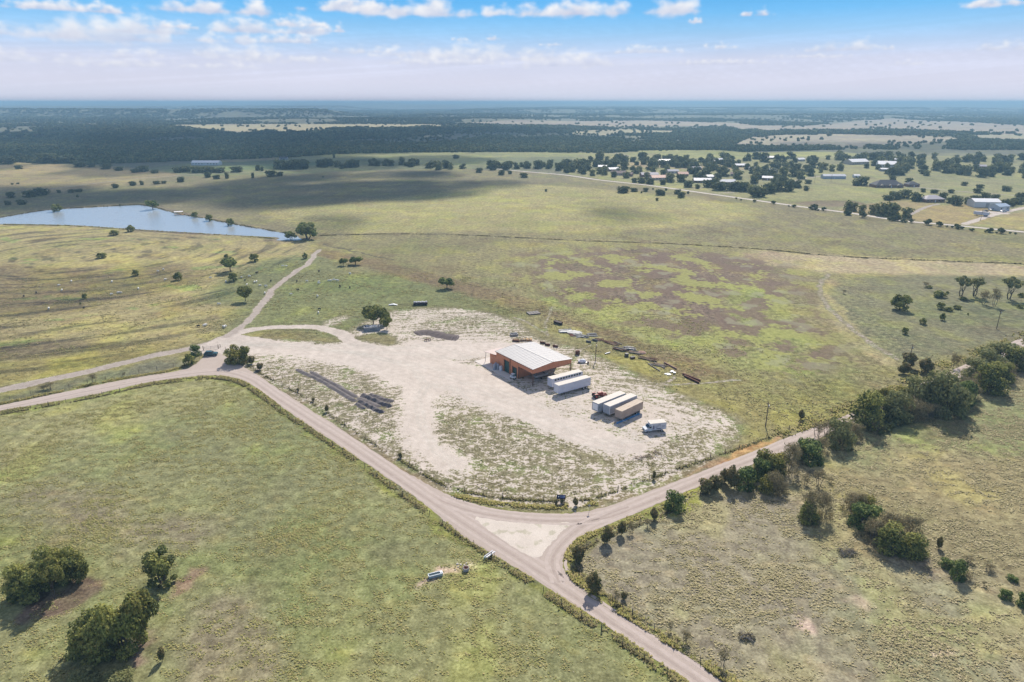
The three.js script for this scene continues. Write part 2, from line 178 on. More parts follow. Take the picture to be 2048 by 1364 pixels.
const CALICHE = [                                                  // how much bare white limestone shows, 0..1
  [0.62, 6, [-107.6,-249.4,-91,-252.3,-67.5,-260.7,-60.7,-277.7,-50.7,-296.1,-28.4,-299.2,-5.2,-284.8,7.2,-258.2,24,-243.8,39.3,-220.2,51,-201.8,61.8,-188.8,62.4,-179.4,51.1,-165.2,35,-152.1,21.3,-143.5,9.1,-141.7,-2.9,-143.9,-15.6,-150.9,-30.7,-166.6,-48.6,-185.3,-70.2,-207.9,-88.2,-226.8]],
  [0.45, 5, [-86.9,-228.2,-65.9,-216.5,-43.3,-188.8,-25.2,-166.6,-12,-153.4,-2.9,-145.1,-11.7,-148.1,-24.3,-159.8,-40.8,-176.2,-60.9,-198,-80.7,-220.2]],
  [0.44, 5, [-19.8,-182,-6.9,-194.2,8.3,-182,21.2,-165.2,26.7,-155.9,15.4,-145.1,-0.5,-146.2,-12.2,-155.9,-21.4,-169.5]],
  [0.12, 3, [-5.5,-203,1,-199.9,14.2,-182,26,-165.2,19.9,-165.2,8.1,-177.1,-3.7,-194.2]],
  [0.46, 4, [-39.3,-277.7,-23.3,-292.2,-3,-277.7,1.2,-265.7,-17.4,-267.6,-34.4,-272.3]],
  [0.46, 4, [-79.7,-228.2,-57.6,-225.8,-43,-203.8,-34.1,-188.8,-39,-182,-53.4,-199.9,-72.7,-216.5]],
  [0.46, 4, [26.8,-188.8,40.1,-178.7,58.5,-182,59.6,-175.6,36.3,-158.4,26.9,-166.6]],
  [0.02, 2, [-31.7,-224.8,-25.9,-228.7,-19.5,-227.2,-16.4,-221.1,-21.4,-218.3,-28.6,-221.1]], [0.04, 1.5, [-39.8,-234.7,-34,-235.8,-28.4,-231.7,-35,-229.7]],
  [0.02, 2, [-66.9,-258.2,-59.9,-263.2,-54.3,-265.7,-47.3,-260.7,-47.9,-252.3,-54,-253.4,-61.4,-260.7]], [0.05, 2, [-112.2,-261.3,-100.8,-269.6,-89.1,-272.3,-77.5,-268.3,-67.2,-259.4,-71.4,-252.3,-85.5,-253.4,-104.1,-255.8]],
  [0.98, 4.5, [-114.6,-252.3,-109.2,-253.4,-91.8,-254.6,-75,-251.1,-59.6,-252.3,-43.1,-246.5,-23.3,-240,-8.4,-244.3,-2.7,-252.3,-12.6,-252.3,-24.3,-252.3,-32.3,-253.4,-38.1,-252.3,-22.5,-230.7,-11.3,-223.4,-4,-210,5.8,-199.9,18.9,-185.3,30.5,-172.5,37.5,-172.5,32.3,-166.6,21.7,-169.5,8.3,-182,-5.3,-195.3,-20.7,-210,-23.8,-207.9,-27.8,-199.9,-26.8,-185.3,-22.1,-169.5,-13.7,-158.4,-17.6,-158.4,-25.6,-169.5,-30.6,-185.3,-31.6,-203.8,-38.4,-216.5,-55.1,-230.7,-80.7,-243.8,-100.7,-246.5]],
  [0.7, 4, [7.6,-207.9,20.7,-205.9,28.2,-199.9,41.9,-196.1,48.9,-192.4,61.4,-187,59.9,-182,49.6,-182,38.9,-172.5,30.9,-175.6,23,-182,11.9,-194.2]],
  [0.5, 2, [-80.3,-283.4,-74.4,-290.7,-74.6,-281.9,-79.6,-276.3]],
  [0.95, 0.8, [-7.9,-134.2,-2.7,-132.7,6.3,-131.5,13.8,-132.3,10.4,-127.9,7.5,-123.1,5,-119.7,-0.4,-124.1]],
];
const TRACKS = [                                                   // worn wheel tracks: strength, width in metres, line
  [0.9, 5, [-193.9,-180.3,-176.6,-199.9,-169.2,-207.5,-150.6,-223.9,-134.9,-240.5,-122.8,-249.9,-116.9,-260.1,-113.9,-265.7]], [1, 9, [-118,-246.5,-116,-255.8,-109.4,-259.4,-95,-252.3]], [1, 8, [-113.8,-243.2,-115.4,-252.3,-115,-258.2]],
  [1, 5.6, [-116.5,-257,-113.9,-265.7,-109.6,-270.9,-98.3,-275,-85.6,-275,-76.1,-270.9,-68.1,-263.2,-61.5,-253.4,-55,-248.8]],
  [0.95, 3.4, [-116.1,-261.9,-114.8,-273.6,-115.7,-287.7,-117,-301.6,-119.8,-322.1,-121.8,-340.2,-122,-358.1,-121.4,-377.7,-120.4,-399.5,-123.9,-422.2,-123.7,-434.4]],
  [0.5, 1.2, [14.5,-263.2,14.6,-274.3,15.3,-284.8,17.2,-295.3,18.8,-304]], [0.55, 1.4, [1.3,-288.5,7.7,-279.1,14.6,-265.7]], [0.5, 1, [22.9,-242.1,28.4,-249.4,35.3,-258.2]],
  [0.55, 1.4, [48.1,-211.7,54,-215.6,56.7,-220.2]], [0.5, 1.4, [48.1,-211.7,60.1,-212.6,78.2,-216.5]], [0.4, 1, [20.6,-225.8,21.9,-234.7,23.8,-242.1]],
  [0.85, 4, [337.4,-581.4,373.3,-622.1,398.3,-644.5]], [1, 6, [354.1,-533.7,381.4,-557.9,405.5,-578.7,427.4,-595.4,510.5,-654.6]], [1, 14, [412.2,-595.4,419.2,-589.7]], [0.8, 4, [335.9,-835.9,365.2,-869.9,400.8,-900.3]], [0.8, 3.5, [441.2,-784.5,457.9,-770.3,487.9,-730.4,534.4,-686.8]],
  [0.47, 2.6, [176.3,-369.4,164.9,-353.7,154.2,-330.5,147.5,-306.5,144,-281.2,141.9,-255.2,143,-236.8]], [0.8, 3, [200.6,-761.1,224.8,-789.4]], [0.8, 3, [218,-726.3,236.3,-734.7]], [0.8, 4, [169.9,-1405.1,172.4,-1361.6,192.6,-1320.6,208.4,-1245.5]],
];
const RUTS = [[-115.4,-252.3,-98.5,-251.1,-73.8,-246.5,-49.2,-237.8,-25.6,-225.8,-11.1,-220.2], [-115,-255.8,-91,-252.3,-61.8,-244.3,-40.8,-231.7,-30,-214.8,-29.4,-196.8,-26.9,-182,-21.2,-167.8,-15,-158.4], [-61.5,-243.2,-42.6,-243.2,-23.1,-237.8,-12,-240,-2.7,-249.9], [-27.6,-212.1,-13.9,-207.1,-0.6,-197.6,12.8,-183.3,24.7,-171.3,36,-171.9,43.9,-176.2], [-25.1,-220.2,-10.7,-211.3,4.2,-199.9,17.8,-190.2,30,-179.4,38.6,-170.7], [8.4,-205.5,17,-199.9,26.6,-186.7,35.4,-176.8,47.5,-179.4,59.2,-184.7], [-108.7,-252.3,-83.5,-253.4,-59.4,-251.1,-43.4,-248.8,-32.2,-252.3,-23.8,-246.5,-15.6,-237.8], [-16.1,-155.9,-5.5,-148.5,6.8,-145.1,22.2,-150.9,36.8,-161.1,53,-172.5], [-20,-212.1,-15,-199.9,-5.3,-194.2,8.2,-180,18.8,-168.9,30.7,-165.2]];
const DITCH = [[2.0, [-137.1,-485,-109.4,-488.9,-80.9,-490.9,-51.8,-488.9,-26.4,-485,9.1,-475.5,43.4,-466.4,77,-461,109.5,-454.1,140.6,-445.7,166.2,-434.4,181.3,-423.6,207.9,-413.4,248.5,-403.5,301.4,-394.1,362.1,-378.9]], [1.6, [-128.9,-454.1,-108.3,-437.6,-92.2,-422.2,-70.6,-404.9]]];
// rasters over two squares of country
function raster(x0, z0, size, n) {
  const cv = () => { const c = document.createElement('canvas'); c.width = c.height = n; const k = c.getContext('2d'); k.scale(n / size, n / size); k.translate(-x0, -z0); return [c, k]; };
  const path = (k, p, close) => { k.beginPath(); k.moveTo(p[0], p[1]); const m = p.length / 2, at = (i) => close ? ((i % m) + m) % m : clamp(i, 0, m - 1); for (let i = 0; i < (close ? m : m - 1); i++) { const a = at(i - 1) * 2, b = at(i) * 2, c = at(i + 1) * 2, e = at(i + 2) * 2; k.bezierCurveTo(p[b] + (p[c] - p[a]) / 6, p[b + 1] + (p[c + 1] - p[a + 1]) / 6, p[c] - (p[e] - p[b]) / 6, p[c + 1] - (p[e + 1] - p[b + 1]) / 6, p[c], p[c + 1]); } if (close) k.closePath(); };
  const [a, ka] = cv(), [b, kb] = cv(), [c, kc] = cv();
  ka.fillStyle = 'rgb(124,122,94)'; ka.fillRect(x0, z0, size, size);
  const soft = (k, blur, style, p) => { k.lineJoin = k.lineCap = 'round'; k.fillStyle = k.strokeStyle = style; path(k, p, true); k.globalAlpha = 1; k.fill(); if (blur * n / size > 0.5) for (const [w, a] of [[0.5, 0.5], [1, 0.4], [1.6, 0.32], [2.3, 0.24]]) { k.globalAlpha = a; k.lineWidth = w * blur; k.stroke(); } k.globalAlpha = 1; };
  for (const [r, g, bl, blur, p] of PAINT) soft(ka, blur, `rgb(${r},${g},${bl})`, p);
  kb.fillStyle = '#000'; kb.fillRect(x0, z0, size, size);
  for (const [v, blur, p] of CALICHE) soft(kb, blur, `rgb(${v * 255 | 0},0,0)`, p);
  kb.lineCap = kb.lineJoin = 'round';
  for (const [v, w, p] of TRACKS) { kb.strokeStyle = `rgb(${v * 255 | 0},${w < 5.5 ? 255 : 60},0)`; kb.lineWidth = Math.max(w, 1.2 * size / n); path(kb, p, false); kb.stroke(); }
  kb.globalCompositeOperation = 'lighter'; for (const p of RUTS) for (const o of [-0.9, 0.9]) { const q = p.map((v, i) => { const m = p.length, a = Math.max(0, (i & ~1) - 2), b = Math.min(m - 2, (i & ~1) + 2), dx = p[b] - p[a], dz = p[b + 1] - p[a + 1], l = Math.hypot(dx, dz); return v + (i & 1 ? dx : -dz) / l * o; }); kb.strokeStyle = 'rgb(0,0,190)'; kb.lineWidth = 0.75; path(kb, q, false); kb.stroke(); }
  kc.fillStyle = '#000'; kc.fillRect(x0, z0, size, size); kc.lineCap = 'round';
  kc.globalCompositeOperation = 'lighter';
  for (const [w, p] of DITCH) { kc.strokeStyle = 'rgb(255,0,0)'; kc.lineWidth = w; path(kc, p, false); kc.stroke(); }
  kc.filter = `blur(${Math.max(1, 14 * n / size)}px)`; kc.fillStyle = 'rgb(0,255,0)';
  path(kc, [-7.4,-411.9,58.3,-447.4,121.1,-434.4,162.8,-407.7,162.3,-355.9,141.2,-300,133.4,-258.2,126.8,-228.2,97,-212.1,80.4,-223.4,61.3,-258.2,38.5,-284.8,13.5,-316.8], true); kc.fill();
  kc.fillStyle = 'rgb(0,110,0)'; path(kc, [-200.2,-592.5,-151.5,-644.5,-65.3,-730.4,14.5,-775,115.9,-710,231.3,-592.5,278.2,-487,329.9,-434.4,264.3,-404.9,167.4,-437.6,43.9,-471.8,-45.1,-494.9,-118.4,-496.9], true); kc.fill();
  kc.fillStyle = 'rgb(0,0,255)'; path(kc, [-493.2,-507.2,-361.1,-524.6,-271.3,-503,-207.1,-485,-163.8,-468.2,-130.2,-434.4,-131.7,-378.9,-131,-316.8,-123.6,-264.4,-137.5,-243.2,-171,-210,-201.7,-188.8], true); kc.fill();
  const px = [a, b, c].map((q) => q.getContext('2d').getImageData(0, 0, n, n).data);
  const out = new Float32Array(9), s = n / size;
  return (x, z, x2 = x, z2 = z) => {                                               // colour r, g, b; caliche; ditch; mottled; banded hill
    let u = (x - x0) * s - 0.5, v = (z - z0) * s - 0.5; u = clamp(u, 0, n - 1.001); v = clamp(v, 0, n - 1.001);
    const i = u | 0, j = v | 0, fu = u - i, fv = v - j, q = (j * n + i) * 4, w0 = (1 - fu) * (1 - fv), w1 = fu * (1 - fv), w2 = (1 - fu) * fv, w3 = fu * fv, r = n * 4;
    const get = (d, k) => d[q + k] * w0 + d[q + 4 + k] * w1 + d[q + r + k] * w2 + d[q + r + 4 + k] * w3;
    out[0] = get(px[0], 0); out[1] = get(px[0], 1); out[2] = get(px[0], 2); { const u2 = clamp((x2 - x0) * s - 0.5, 0, n - 1.001), v2 = clamp((z2 - z0) * s - 0.5, 0, n - 1.001), i2 = u2 | 0, j2 = v2 | 0, a2 = u2 - i2, b2 = v2 - j2, q2 = (j2 * n + i2) * 4, d = px[1], m = (k) => (d[q2 + k] * (1 - a2) + d[q2 + 4 + k] * a2) * (1 - b2) + (d[q2 + r + k] * (1 - a2) + d[q2 + r + 4 + k] * a2) * b2; out[3] = m(0) / 255; out[7] = m(1) / 255; out[8] = m(2) / 255; } out[4] = get(px[2], 0) / 255; out[5] = get(px[2], 1) / 255; out[6] = get(px[2], 2) / 255; return out;
  };
}
const MIDR = raster(-820, -1660, 1640, 2048), FARR = raster(-6000, -12000, 12000, 1536);
const WHITE = new Float32Array(65536); { const r = rng(9); for (let i = 0; i < 65536; i++) WHITE[i] = r() - 0.5; }
const cc = [0, 0, 0];
function groundColour(x, z, step, rast, ix, iy) {                  // the colour a photograph in sun would show, 0..255
  const wx = 3 * noise(x / 11, z / 11) + 1.2 * noise(x / 3.1 + 9, z / 3.1), wz = 3 * noise(x / 11 + 40, z / 11 - 7) + 1.2 * noise(x / 3.1 - 4, z / 3.1 + 30);
  const q = rast(x + wx, z + wz, x + 0.3 * wx, z + 0.3 * wz); let r = q[0], g = q[1], b = q[2];
  const cal = q[3], dirt = q[7], rutted = q[8], ditch = q[4], mot = q[5], band = q[6];
  const n40 = fbm(x / 46, z / 46, 3), n9 = fbm(x / 9 + 5, z / 9, 3), n2 = step < 1.2 ? noise(x / 1.9, z / 1.9) : 0, n05 = step < 0.5 ? noise(x / 0.55, z / 0.55) : 0, w = WHITE[(ix * 31 + iy * 197 + ((ix * iy) >> 3)) & 65535];
  const n110 = fbm(x / 120 + 8, z / 150 - 3, 3), n20 = fbm(x / 17 - 9, z / 22 + 4, 3); { const a = 18 * n110 + 15 * n20; r += a; g += a * 0.9; b += a * 0.5; const y = smooth(0.1, 0.4, n20 + 0.5 * n110) ; r += 6 * y; g += 8 * y; b -= 7 * y; const br = smooth(0.15, 0.45, fbm(x / 31 + 50, z / 40, 4)); r -= 11 * br; g -= 15 * br; b -= 11 * br; }
  // dry and fresh grass
  const fresh = smooth(-0.15, 0.6, n40 + 0.5 * n9); const n4 = step < 1.2 ? fbm(x / 3.6 + 21, z / 3.6, 2) : 0, tex = 16 * n9 + 20 * n4; r += tex - 12 * fresh; g += tex - 4 * fresh; b += 0.8 * tex - 14 * fresh;
  const t = 24 * n2 + 26 * n05 + 32 * w; r += t; g += t; b += t * 0.85;
  const straw = smooth(0.15, 0.55, fbm(x / 6 - 30, z / 4, 3) + 0.25 * n40); r += 14 * straw; g += 9 * straw; b += 3 * straw;
  if (band > 0.02) { const rr = Math.hypot(x + 262, z + 424) + 9 * noise(x / 70, z / 70), c = fbm(Math.atan2(z + 424, x + 262) * 2.2, rr / 8, 4), d = smooth(0.02, 0.35, c), e = smooth(0.1, 0.3, -c); r += band * (14 * d - 52 * e); g += band * (14 * d - 48 * e); b += band * (5 * d - 34 * e); r -= 2 * band; b -= 2 * band; const v = smooth(0.3, 0.45, fbm(x / 30 + 7, z / 22, 4)); r -= 18 * v * band; g += 4 * v * band; b -= 14 * v * band; }
  if (mot > 0.02) {
    const m = fbm(x / 17 + 3, z / 21 + 11, 5), m2 = fbm(x / 15 - 17, z / 19 + 2, 5), fe = 0.16 * n4 + 0.14 * n2, y = smooth(0.02, 0.2, m + fe) * mot, bn = smooth(-0.12, 0.12, m2 + fe) * smooth(0.3, 0.9, mot) * (1 - y);
    r += (172 - r) * y * 0.85; g += (174 - g) * y * 0.85; b += (92 - b) * y * 0.85;
    r += (128 - r) * bn * 0.85; g += (106 - g) * bn * 0.85; b += (88 - b) * bn * 0.85; r += t * 0.5; g += t * 0.5; b += t * 0.4;
    const pale = smooth(0.2, 0.34, fbm(x / 13, z / 16 - 40, 4)) * mot; r += (172 - r) * pale * 0.6; g += (172 - g) * pale * 0.6; b += (138 - b) * pale * 0.6;
  }
  if (ditch > 0.02) { const k = smooth(0.2, 0.6, ditch + 0.25 * n9 + 0.2 * n2) * 0.75; r += (92 - r) * k; g += (84 - g) * k; b += (60 - b) * k; }
  // fallen stones and bare crumbs
  if (step < 0.5) { const sp = WHITE[(ix * 13 + iy * 331) & 65535], k = smooth(0.2, 0.6, n9 + 0.6 * n40) * 0.012 + 0.0008; if (sp > 0.5 - k) { r += (224 - r) * 0.7; g += (208 - g) * 0.7; b += (190 - b) * 0.7; } }
  if (cal > 0.01) {
    const ex = (x - 2) / 1.5, ez = z + 168, er = Math.hypot(ex, ez), ea = Math.atan2(ez, ex), grain = 0.22 * fbm(x / 5.5, z / 4.2, 4) + 0.36 * fbm(ea * 5 + 3, er / 1.9, 3) + (step < 1.2 ? 0.3 * noise(x / 1.5, z / 1.1) : 0) + (step < 0.5 ? 0.36 * noise(x / 0.5, z / 0.5) : 0) + 0.16 * n40;
    const k = smooth(0.42, 0.62, cal + grain * (0.35 + 1.1 * (1 - Math.abs(2 * cal - 1)))), edge = smooth(0.02, 0.3, cal);
    r += (144 - r) * edge * 0.8; g += (136 - g) * edge * 0.8; b += (104 - b) * edge * 0.8; const gg = smooth(0.05, 0.4, n9) * edge; r -= 12 * gg; g += 2 * gg; b -= 16 * gg; r += t * edge; g += t * edge; b += t * edge;
    const s = 0.5 + 0.5 * n40, lane = smooth(0.7, 1, cal), rut = lane * (step < 1.2 ? 8 * noise(x / 2.4, z / 9) + 6 * noise((x + z) / 12, (x - z) / 1.6) : 0), p = 10 * n9 + 9 * n2 + 22 * w;
    const R = 238 - 10 * s + p + rut, Gn = 223 - 8 * s + p + rut, B = 207 - 5 * s + p + rut; const ru = rutted * (16 + 10 * n2); r -= ru * 0.9; g -= ru; b -= ru; const gd = dirt * 1 + rutted * 0.5 * (0.4 + n9), gq = 0; r += (R - 40 * gd - 0.3 * ru - r) * k; g += (Gn - 40 * gd - g) * k; b += (B - 38 * gd - b) * k;
  }
  cc[0] = r; cc[1] = g; cc[2] = b;
}
function groundTexture(x0, z0, sx, sz, nx, nz, rast) {
  const d = new Uint8Array(nx * nz * 4), step = sx / nx;
  for (let j = 0; j < nz; j++) for (let i = 0; i < nx; i++) {
    const X = x0 + (i + 0.5) * sx / nx, Z = z0 + (j + 0.5) * sz / nz; if (Math.abs(X) > 60 - Z * 0.9) { const q = rast(X, Z), w = 14 * WHITE[(i * 31 + j * 197) & 65535]; cc[0] = q[0] + w; cc[1] = q[1] + w; cc[2] = q[2] + w; } else groundColour(X, Z, step, rast, i, j);
    const o = (j * nx + i) * 4; for (let k = 0; k < 3; k++) d[o + k] = 255 * enc(LIN[clamp(cc[k], 8, 250) | 0] / K) + 0.5; d[o + 3] = 255;
  }
  const t = new THREE.DataTexture(d, nx, nz); t.colorSpace = THREE.SRGBColorSpace; t.magFilter = THREE.LinearFilter; t.wrapS = t.wrapT = THREE.ClampToEdgeWrapping; t.needsUpdate = true; return t;
}
// heights: level farmland, rolling woods and flat-topped ridges beyond
const RIDGES = [                                                   // x, z, half length, half depth, height, turn
  [-2950, -4700, 2000, 520, 40, 0.05], [-5200, -8600, 3600, 900, 40, 0], [500, -6400, 1100, 500, 24, 0.1], [3500, -8200, 4200, 1300, 26, -0.05], [-1000, -11500, 6000, 1500, 32, 0], [4000, -14000, 9000, 2200, 42, 0.04], [-9000, -15500, 7000, 2400, 46, 0], [0, -22000, 22000, 3000, 66, 0.01], [-700, -3500, 900, 260, 9, -0.12], [900, -4400, 1700, 350, 11, 0.06],
];
function height(x, z) {
  const d = Math.hypot(x, z); if (d < 1900 || z > 0) return 0;
  let h = smooth(1900, 4200, d) * (5 * fbm(x / 900, z / 900, 3) + 4) + smooth(3000, 9000, d) * 10 * fbm(x / 2600 + 3, z / 2600, 3);
  for (const [rx, rz, l, w, hh, a] of RIDGES) { const u = (x - rx) * Math.cos(a) + (z - rz) * Math.sin(a), v = -(x - rx) * Math.sin(a) + (z - rz) * Math.cos(a), e = 0.18 * fbm(x / 700, z / 700, 3); h += hh * (1 - smooth(0.78, 1, Math.abs(u) / l + e)) * (1 - smooth(0.35, 1, Math.abs(v) / w + e)); }
  return Math.min(h, 80);
}
const NEARX = 205, NEARZ0 = -490, NEARZ1 = -80;
const bump = (() => { const n = 512, d = new Uint8Array(n * n * 4), per = (f) => (x, y) => { const a = x / n, b = y / n; const k = (u, v) => noise(u * f, v * f); return k(a, b) * (1 - a) * (1 - b) + k(a - 1, b) * a * (1 - b) + k(a, b - 1) * (1 - a) * b + k(a - 1, b - 1) * a * b; }; const p1 = per(9), p2 = per(31), p3 = per(80), r = rng(3); for (let j = 0; j < n; j++) for (let i = 0; i < n; i++) { const v = 128 + 60 * p1(i, j) + 60 * p2(i, j) + 45 * p3(i, j) + 26 * (r() - 0.5), o = (j * n + i) * 4; d[o] = d[o + 1] = d[o + 2] = clamp(v, 0, 255); d[o + 3] = 255; } const t = new THREE.DataTexture(d, n, n); t.magFilter = THREE.LinearFilter; t.wrapS = t.wrapT = THREE.RepeatWrapping; t.needsUpdate = true; return t; })();
function fitted(t, x0, z0, sx, sz) { t.repeat.set(1 / sx, 1 / sz); t.offset.set(-x0 / sx, -z0 / sz); t.updateMatrix(); return t; }
const bumpAt = (m) => { const t = bump.clone(); t.repeat.set(1 / m, 1 / m); t.needsUpdate = true; return t; };
const groundMats = [
  new THREE.MeshStandardMaterial({ map: fitted(groundTexture(-NEARX, NEARZ0, 410, 410, 2048, 2048, MIDR), -NEARX, NEARZ0, 410, 410), roughness: 1, bumpMap: bumpAt(17), bumpScale: 0.16 }),
  new THREE.MeshStandardMaterial({ map: fitted(groundTexture(-820, -1660, 1640, 1640, 2048, 2048, MIDR), -820, -1660, 1640, 1640), roughness: 1, bumpMap: bumpAt(43), bumpScale: 0.4 }),
  new THREE.MeshStandardMaterial({ map: fitted(groundTexture(-6000, -12000, 12000, 12000, 1536, 1536, FARR), -6000, -12000, 12000, 12000), roughness: 1 }),
];
console.log('textures', Date.now() % 1e6);
{ // one sheet in three bands of detail
  const pos = [], idx = [[], [], []], xs = new Map();
  const vert = (x, z) => { const k = Math.round(x * 20) + '_' + Math.round(z * 20); let i = xs.get(k); if (i === undefined) { i = pos.length / 3; xs.set(k, i); pos.push(x, height(x, z), z); } return i; };
  const quad = (m, x0, x1, z0, z1) => { const a = vert(x0, z0), b = vert(x1, z0), c = vert(x0, z1), d = vert(x1, z1); idx[m].push(a, c, b, b, c, d); };
  const grid = (m, X, Z, skip) => { for (let i = 0; i + 1 < X.length; i++) for (let j = 0; j + 1 < Z.length; j++) { if (skip && skip((X[i] + X[i + 1]) / 2, (Z[j] + Z[j + 1]) / 2)) continue; quad(m, X[i], X[i + 1], Z[j], Z[j + 1]); } };
  grid(0, [-NEARX, NEARX], [NEARZ0, NEARZ1]);
  grid(1, [-820, -NEARX, NEARX, 820], [-1660, NEARZ0, NEARZ1, -20], (x, z) => Math.abs(x) < NEARX && z > NEARZ0 && z < NEARZ1);
  const X = [-820, -NEARX, NEARX, 820], Z = [-1660, NEARZ0, NEARZ1, -20, 600]; let s = 60; for (let x = 820; x < 34000;) { x += s; X.push(x); X.unshift(-x); s *= 1.035; } s = 50; for (let z = -1660; z > -34000;) { z -= s; Z.unshift(z); s *= 1.028; } X.sort((a, b) => a - b);
  const X2 = []; for (let i = 0; i + 1 < X.length; i++) { X2.push(X[i]); if (X[i] >= -820 && X[i] < 820) { const n = Math.round((X[i + 1] - X[i]) / 60); for (let k = 1; k < n; k++) X2.push(X[i] + (X[i + 1] - X[i]) * k / n); } } X2.push(X[X.length - 1]);
  grid(2, X2, Z, (x, z) => Math.abs(x) < 820 && z > -1660 && z < -20);
  const g = new THREE.BufferGeometry(), all = [...idx[0], ...idx[1], ...idx[2]], uv = new Float32Array(pos.length / 3 * 2);
  for (let i = 0; i < pos.length / 3; i++) { uv[2 * i] = pos[3 * i]; uv[2 * i + 1] = pos[3 * i + 2]; }
  g.setAttribute('position', new THREE.BufferAttribute(new Float32Array(pos), 3)); g.setAttribute('uv', new THREE.BufferAttribute(uv, 2)); g.setIndex(all); let o = 0; idx.forEach((q, i) => { g.addGroup(o, q.length, i); o += q.length; }); g.computeVertexNormals();
  const m = new THREE.Mesh(g, groundMats); m.name = 'ground'; m.receiveShadow = true; m.userData.kind = 'structure'; scene.add(m);
}
// smooth outline through points
function curve(p, closed, per = 6, y = 0) { const m = p.length / 2, out = []; const at = (i) => closed ? ((i % m) + m) % m : clamp(i, 0, m - 1); for (let i = 0; i < (closed ? m : m - 1); i++) for (let k = 0; k < per; k++) { const t = k / per, a = at(i - 1) * 2, b = at(i) * 2, c = at(i + 1) * 2, d = at(i + 2) * 2, f = (n) => 0.5 * (2 * p[b + n] + (p[c + n] - p[a + n]) * t + (2 * p[a + n] - 5 * p[b + n] + 4 * p[c + n] - p[d + n]) * t * t + (3 * p[b + n] - p[a + n] - 3 * p[c + n] + p[d + n]) * t * t * t); out.push([f(0), f(1)]); } if (!closed) out.push([p[2 * m - 2], p[2 * m - 1]]); return out; }
function sheet(pts, y) { const g = new THREE.ShapeGeometry(new THREE.Shape(pts.map(([x, z]) => new THREE.Vector2(x, -z)))); g.rotateX(-Math.PI / 2); g.translate(0, y, 0); const p = g.attributes.position, uv = g.attributes.uv; for (let i = 0; i < p.count; i++) uv.setXY(i, p.getX(i), p.getZ(i)); return g; }
function ribbon(line, w, y, per = 6) { const c = curve(line, false, per), pos = [], uv = [], idx = []; c.forEach(([x, z], i) => { const a = c[Math.max(0, i - 1)], b = c[Math.min(c.length - 1, i + 1)], l = Math.hypot(b[0] - a[0], b[1] - a[1]), nx = -(b[1] - a[1]) / l * w / 2, nz = (b[0] - a[0]) / l * w / 2; pos.push(x - nx, y, z - nz, x + nx, y, z + nz); uv.push(x - nx, z - nz, x + nx, z + nz); if (i) idx.push(2 * i - 2, 2 * i - 1, 2 * i, 2 * i, 2 * i - 1, 2 * i + 1); }); const g = new THREE.BufferGeometry(); g.setAttribute('position', new THREE.Float32BufferAttribute(pos, 3)); g.setAttribute('uv', new THREE.Float32BufferAttribute(uv, 2)); g.setIndex(idx); g.computeVertexNormals(); if (g.attributes.normal.getY(0) < 0) { g.setIndex(idx.reverse()); g.computeVertexNormals(); } return g; }
// the county road: chip seal, with the gravel apron at the gate and the Y junction
const roadTex = (() => { const n = 1024, d = new Uint8Array(n * n * 4), r = rng(21); for (let j = 0; j < n; j++) for (let i = 0; i < n; i++) { const x = i / n * 120, z = j / n * 120, k = 0.5 * fbm(x / 14, z / 14, 3) + 0.35 * noise(x / 2.4, z / 2.4), w = r() - 0.5, cr = smooth(0.03, 0, Math.abs(noise(x / 9 + 30, z / 9) + 0.3 * noise(x / 2, z / 2))) * smooth(0.1, 0.4, noise(x / 30, z / 30 + 8)); const v = 9 * k + 15 * w - 22 * cr, o = (j * n + i) * 4, c = [208 + v, 191 + v, 178 + v]; for (let q = 0; q < 3; q++) d[o + q] = 255 * enc(LIN[clamp(c[q], 0, 255) | 0] / K); d[o + 3] = 255; } const t = new THREE.DataTexture(d, n, n); t.colorSpace = THREE.SRGBColorSpace; t.magFilter = THREE.LinearFilter; t.wrapS = t.wrapT = THREE.MirroredRepeatWrapping; t.repeat.set(1 / 120, 1 / 120); t.needsUpdate = true; return t; })();
const roadMat = new THREE.MeshStandardMaterial({ map: roadTex, roughness: 0.95 });
const ROAD_OUT = [-191.9,-178.1,-171.8,-189.5,-160.9,-195.7,-148.1,-205.5,-134.4,-216.1,-118.1,-225.3,-115.2,-231.2,-115.2,-238.9,-112.6,-243.2,-107.2,-239.4,-101.2,-232.7,-94.5,-226.8,-80.2,-211.7,-63.7,-193.8,-46.4,-175.6,-29.1,-156.6,-21.6,-149.5,-14.7,-143.2,-8.3,-139.2,1.7,-136.7,8.8,-136.1,13.7,-136.3,20.6,-138.1,30.8,-143.9,45.5,-152.9,55.1,-159,68.2,-167.2,79.7,-174.6,88.8,-180.3,107,-192,127.4,-205.9,155.3,-224.8,185,-245.4,207.3,-261.3,274.9,-306.5,269.3,-296.9,203.3,-252.3,181.1,-236.8,149.2,-214.8,122.9,-197.6,103.3,-184.3,87.4,-173.7,76.4,-167.2,62.4,-158.2,48.9,-149.5,37,-141.7,29.5,-136.7,20.9,-131.1,15.2,-127.4,11.9,-123.1,10.6,-119,10.8,-115.5,13.2,-110.4,18.2,-104.6,22.9,-100.1,27.2,-95.5,31.4,-91.5,34.5,-87.6,41.4,-80.1,35.2,-80.1,29.1,-87.4,24.2,-92.8,19.8,-97.6,12.7,-104.6,7.4,-109.9,1.5,-115.8,-9.5,-125.9,-18.1,-136.7,-27.8,-147.8,-44.1,-165.2,-67.9,-190.2,-87.1,-211.7,-97.6,-219.2,-107,-220.6,-114.9,-218.3,-124.5,-213.9,-138.3,-203,-158.3,-192,-169.1,-186,-188.7,-174.6];
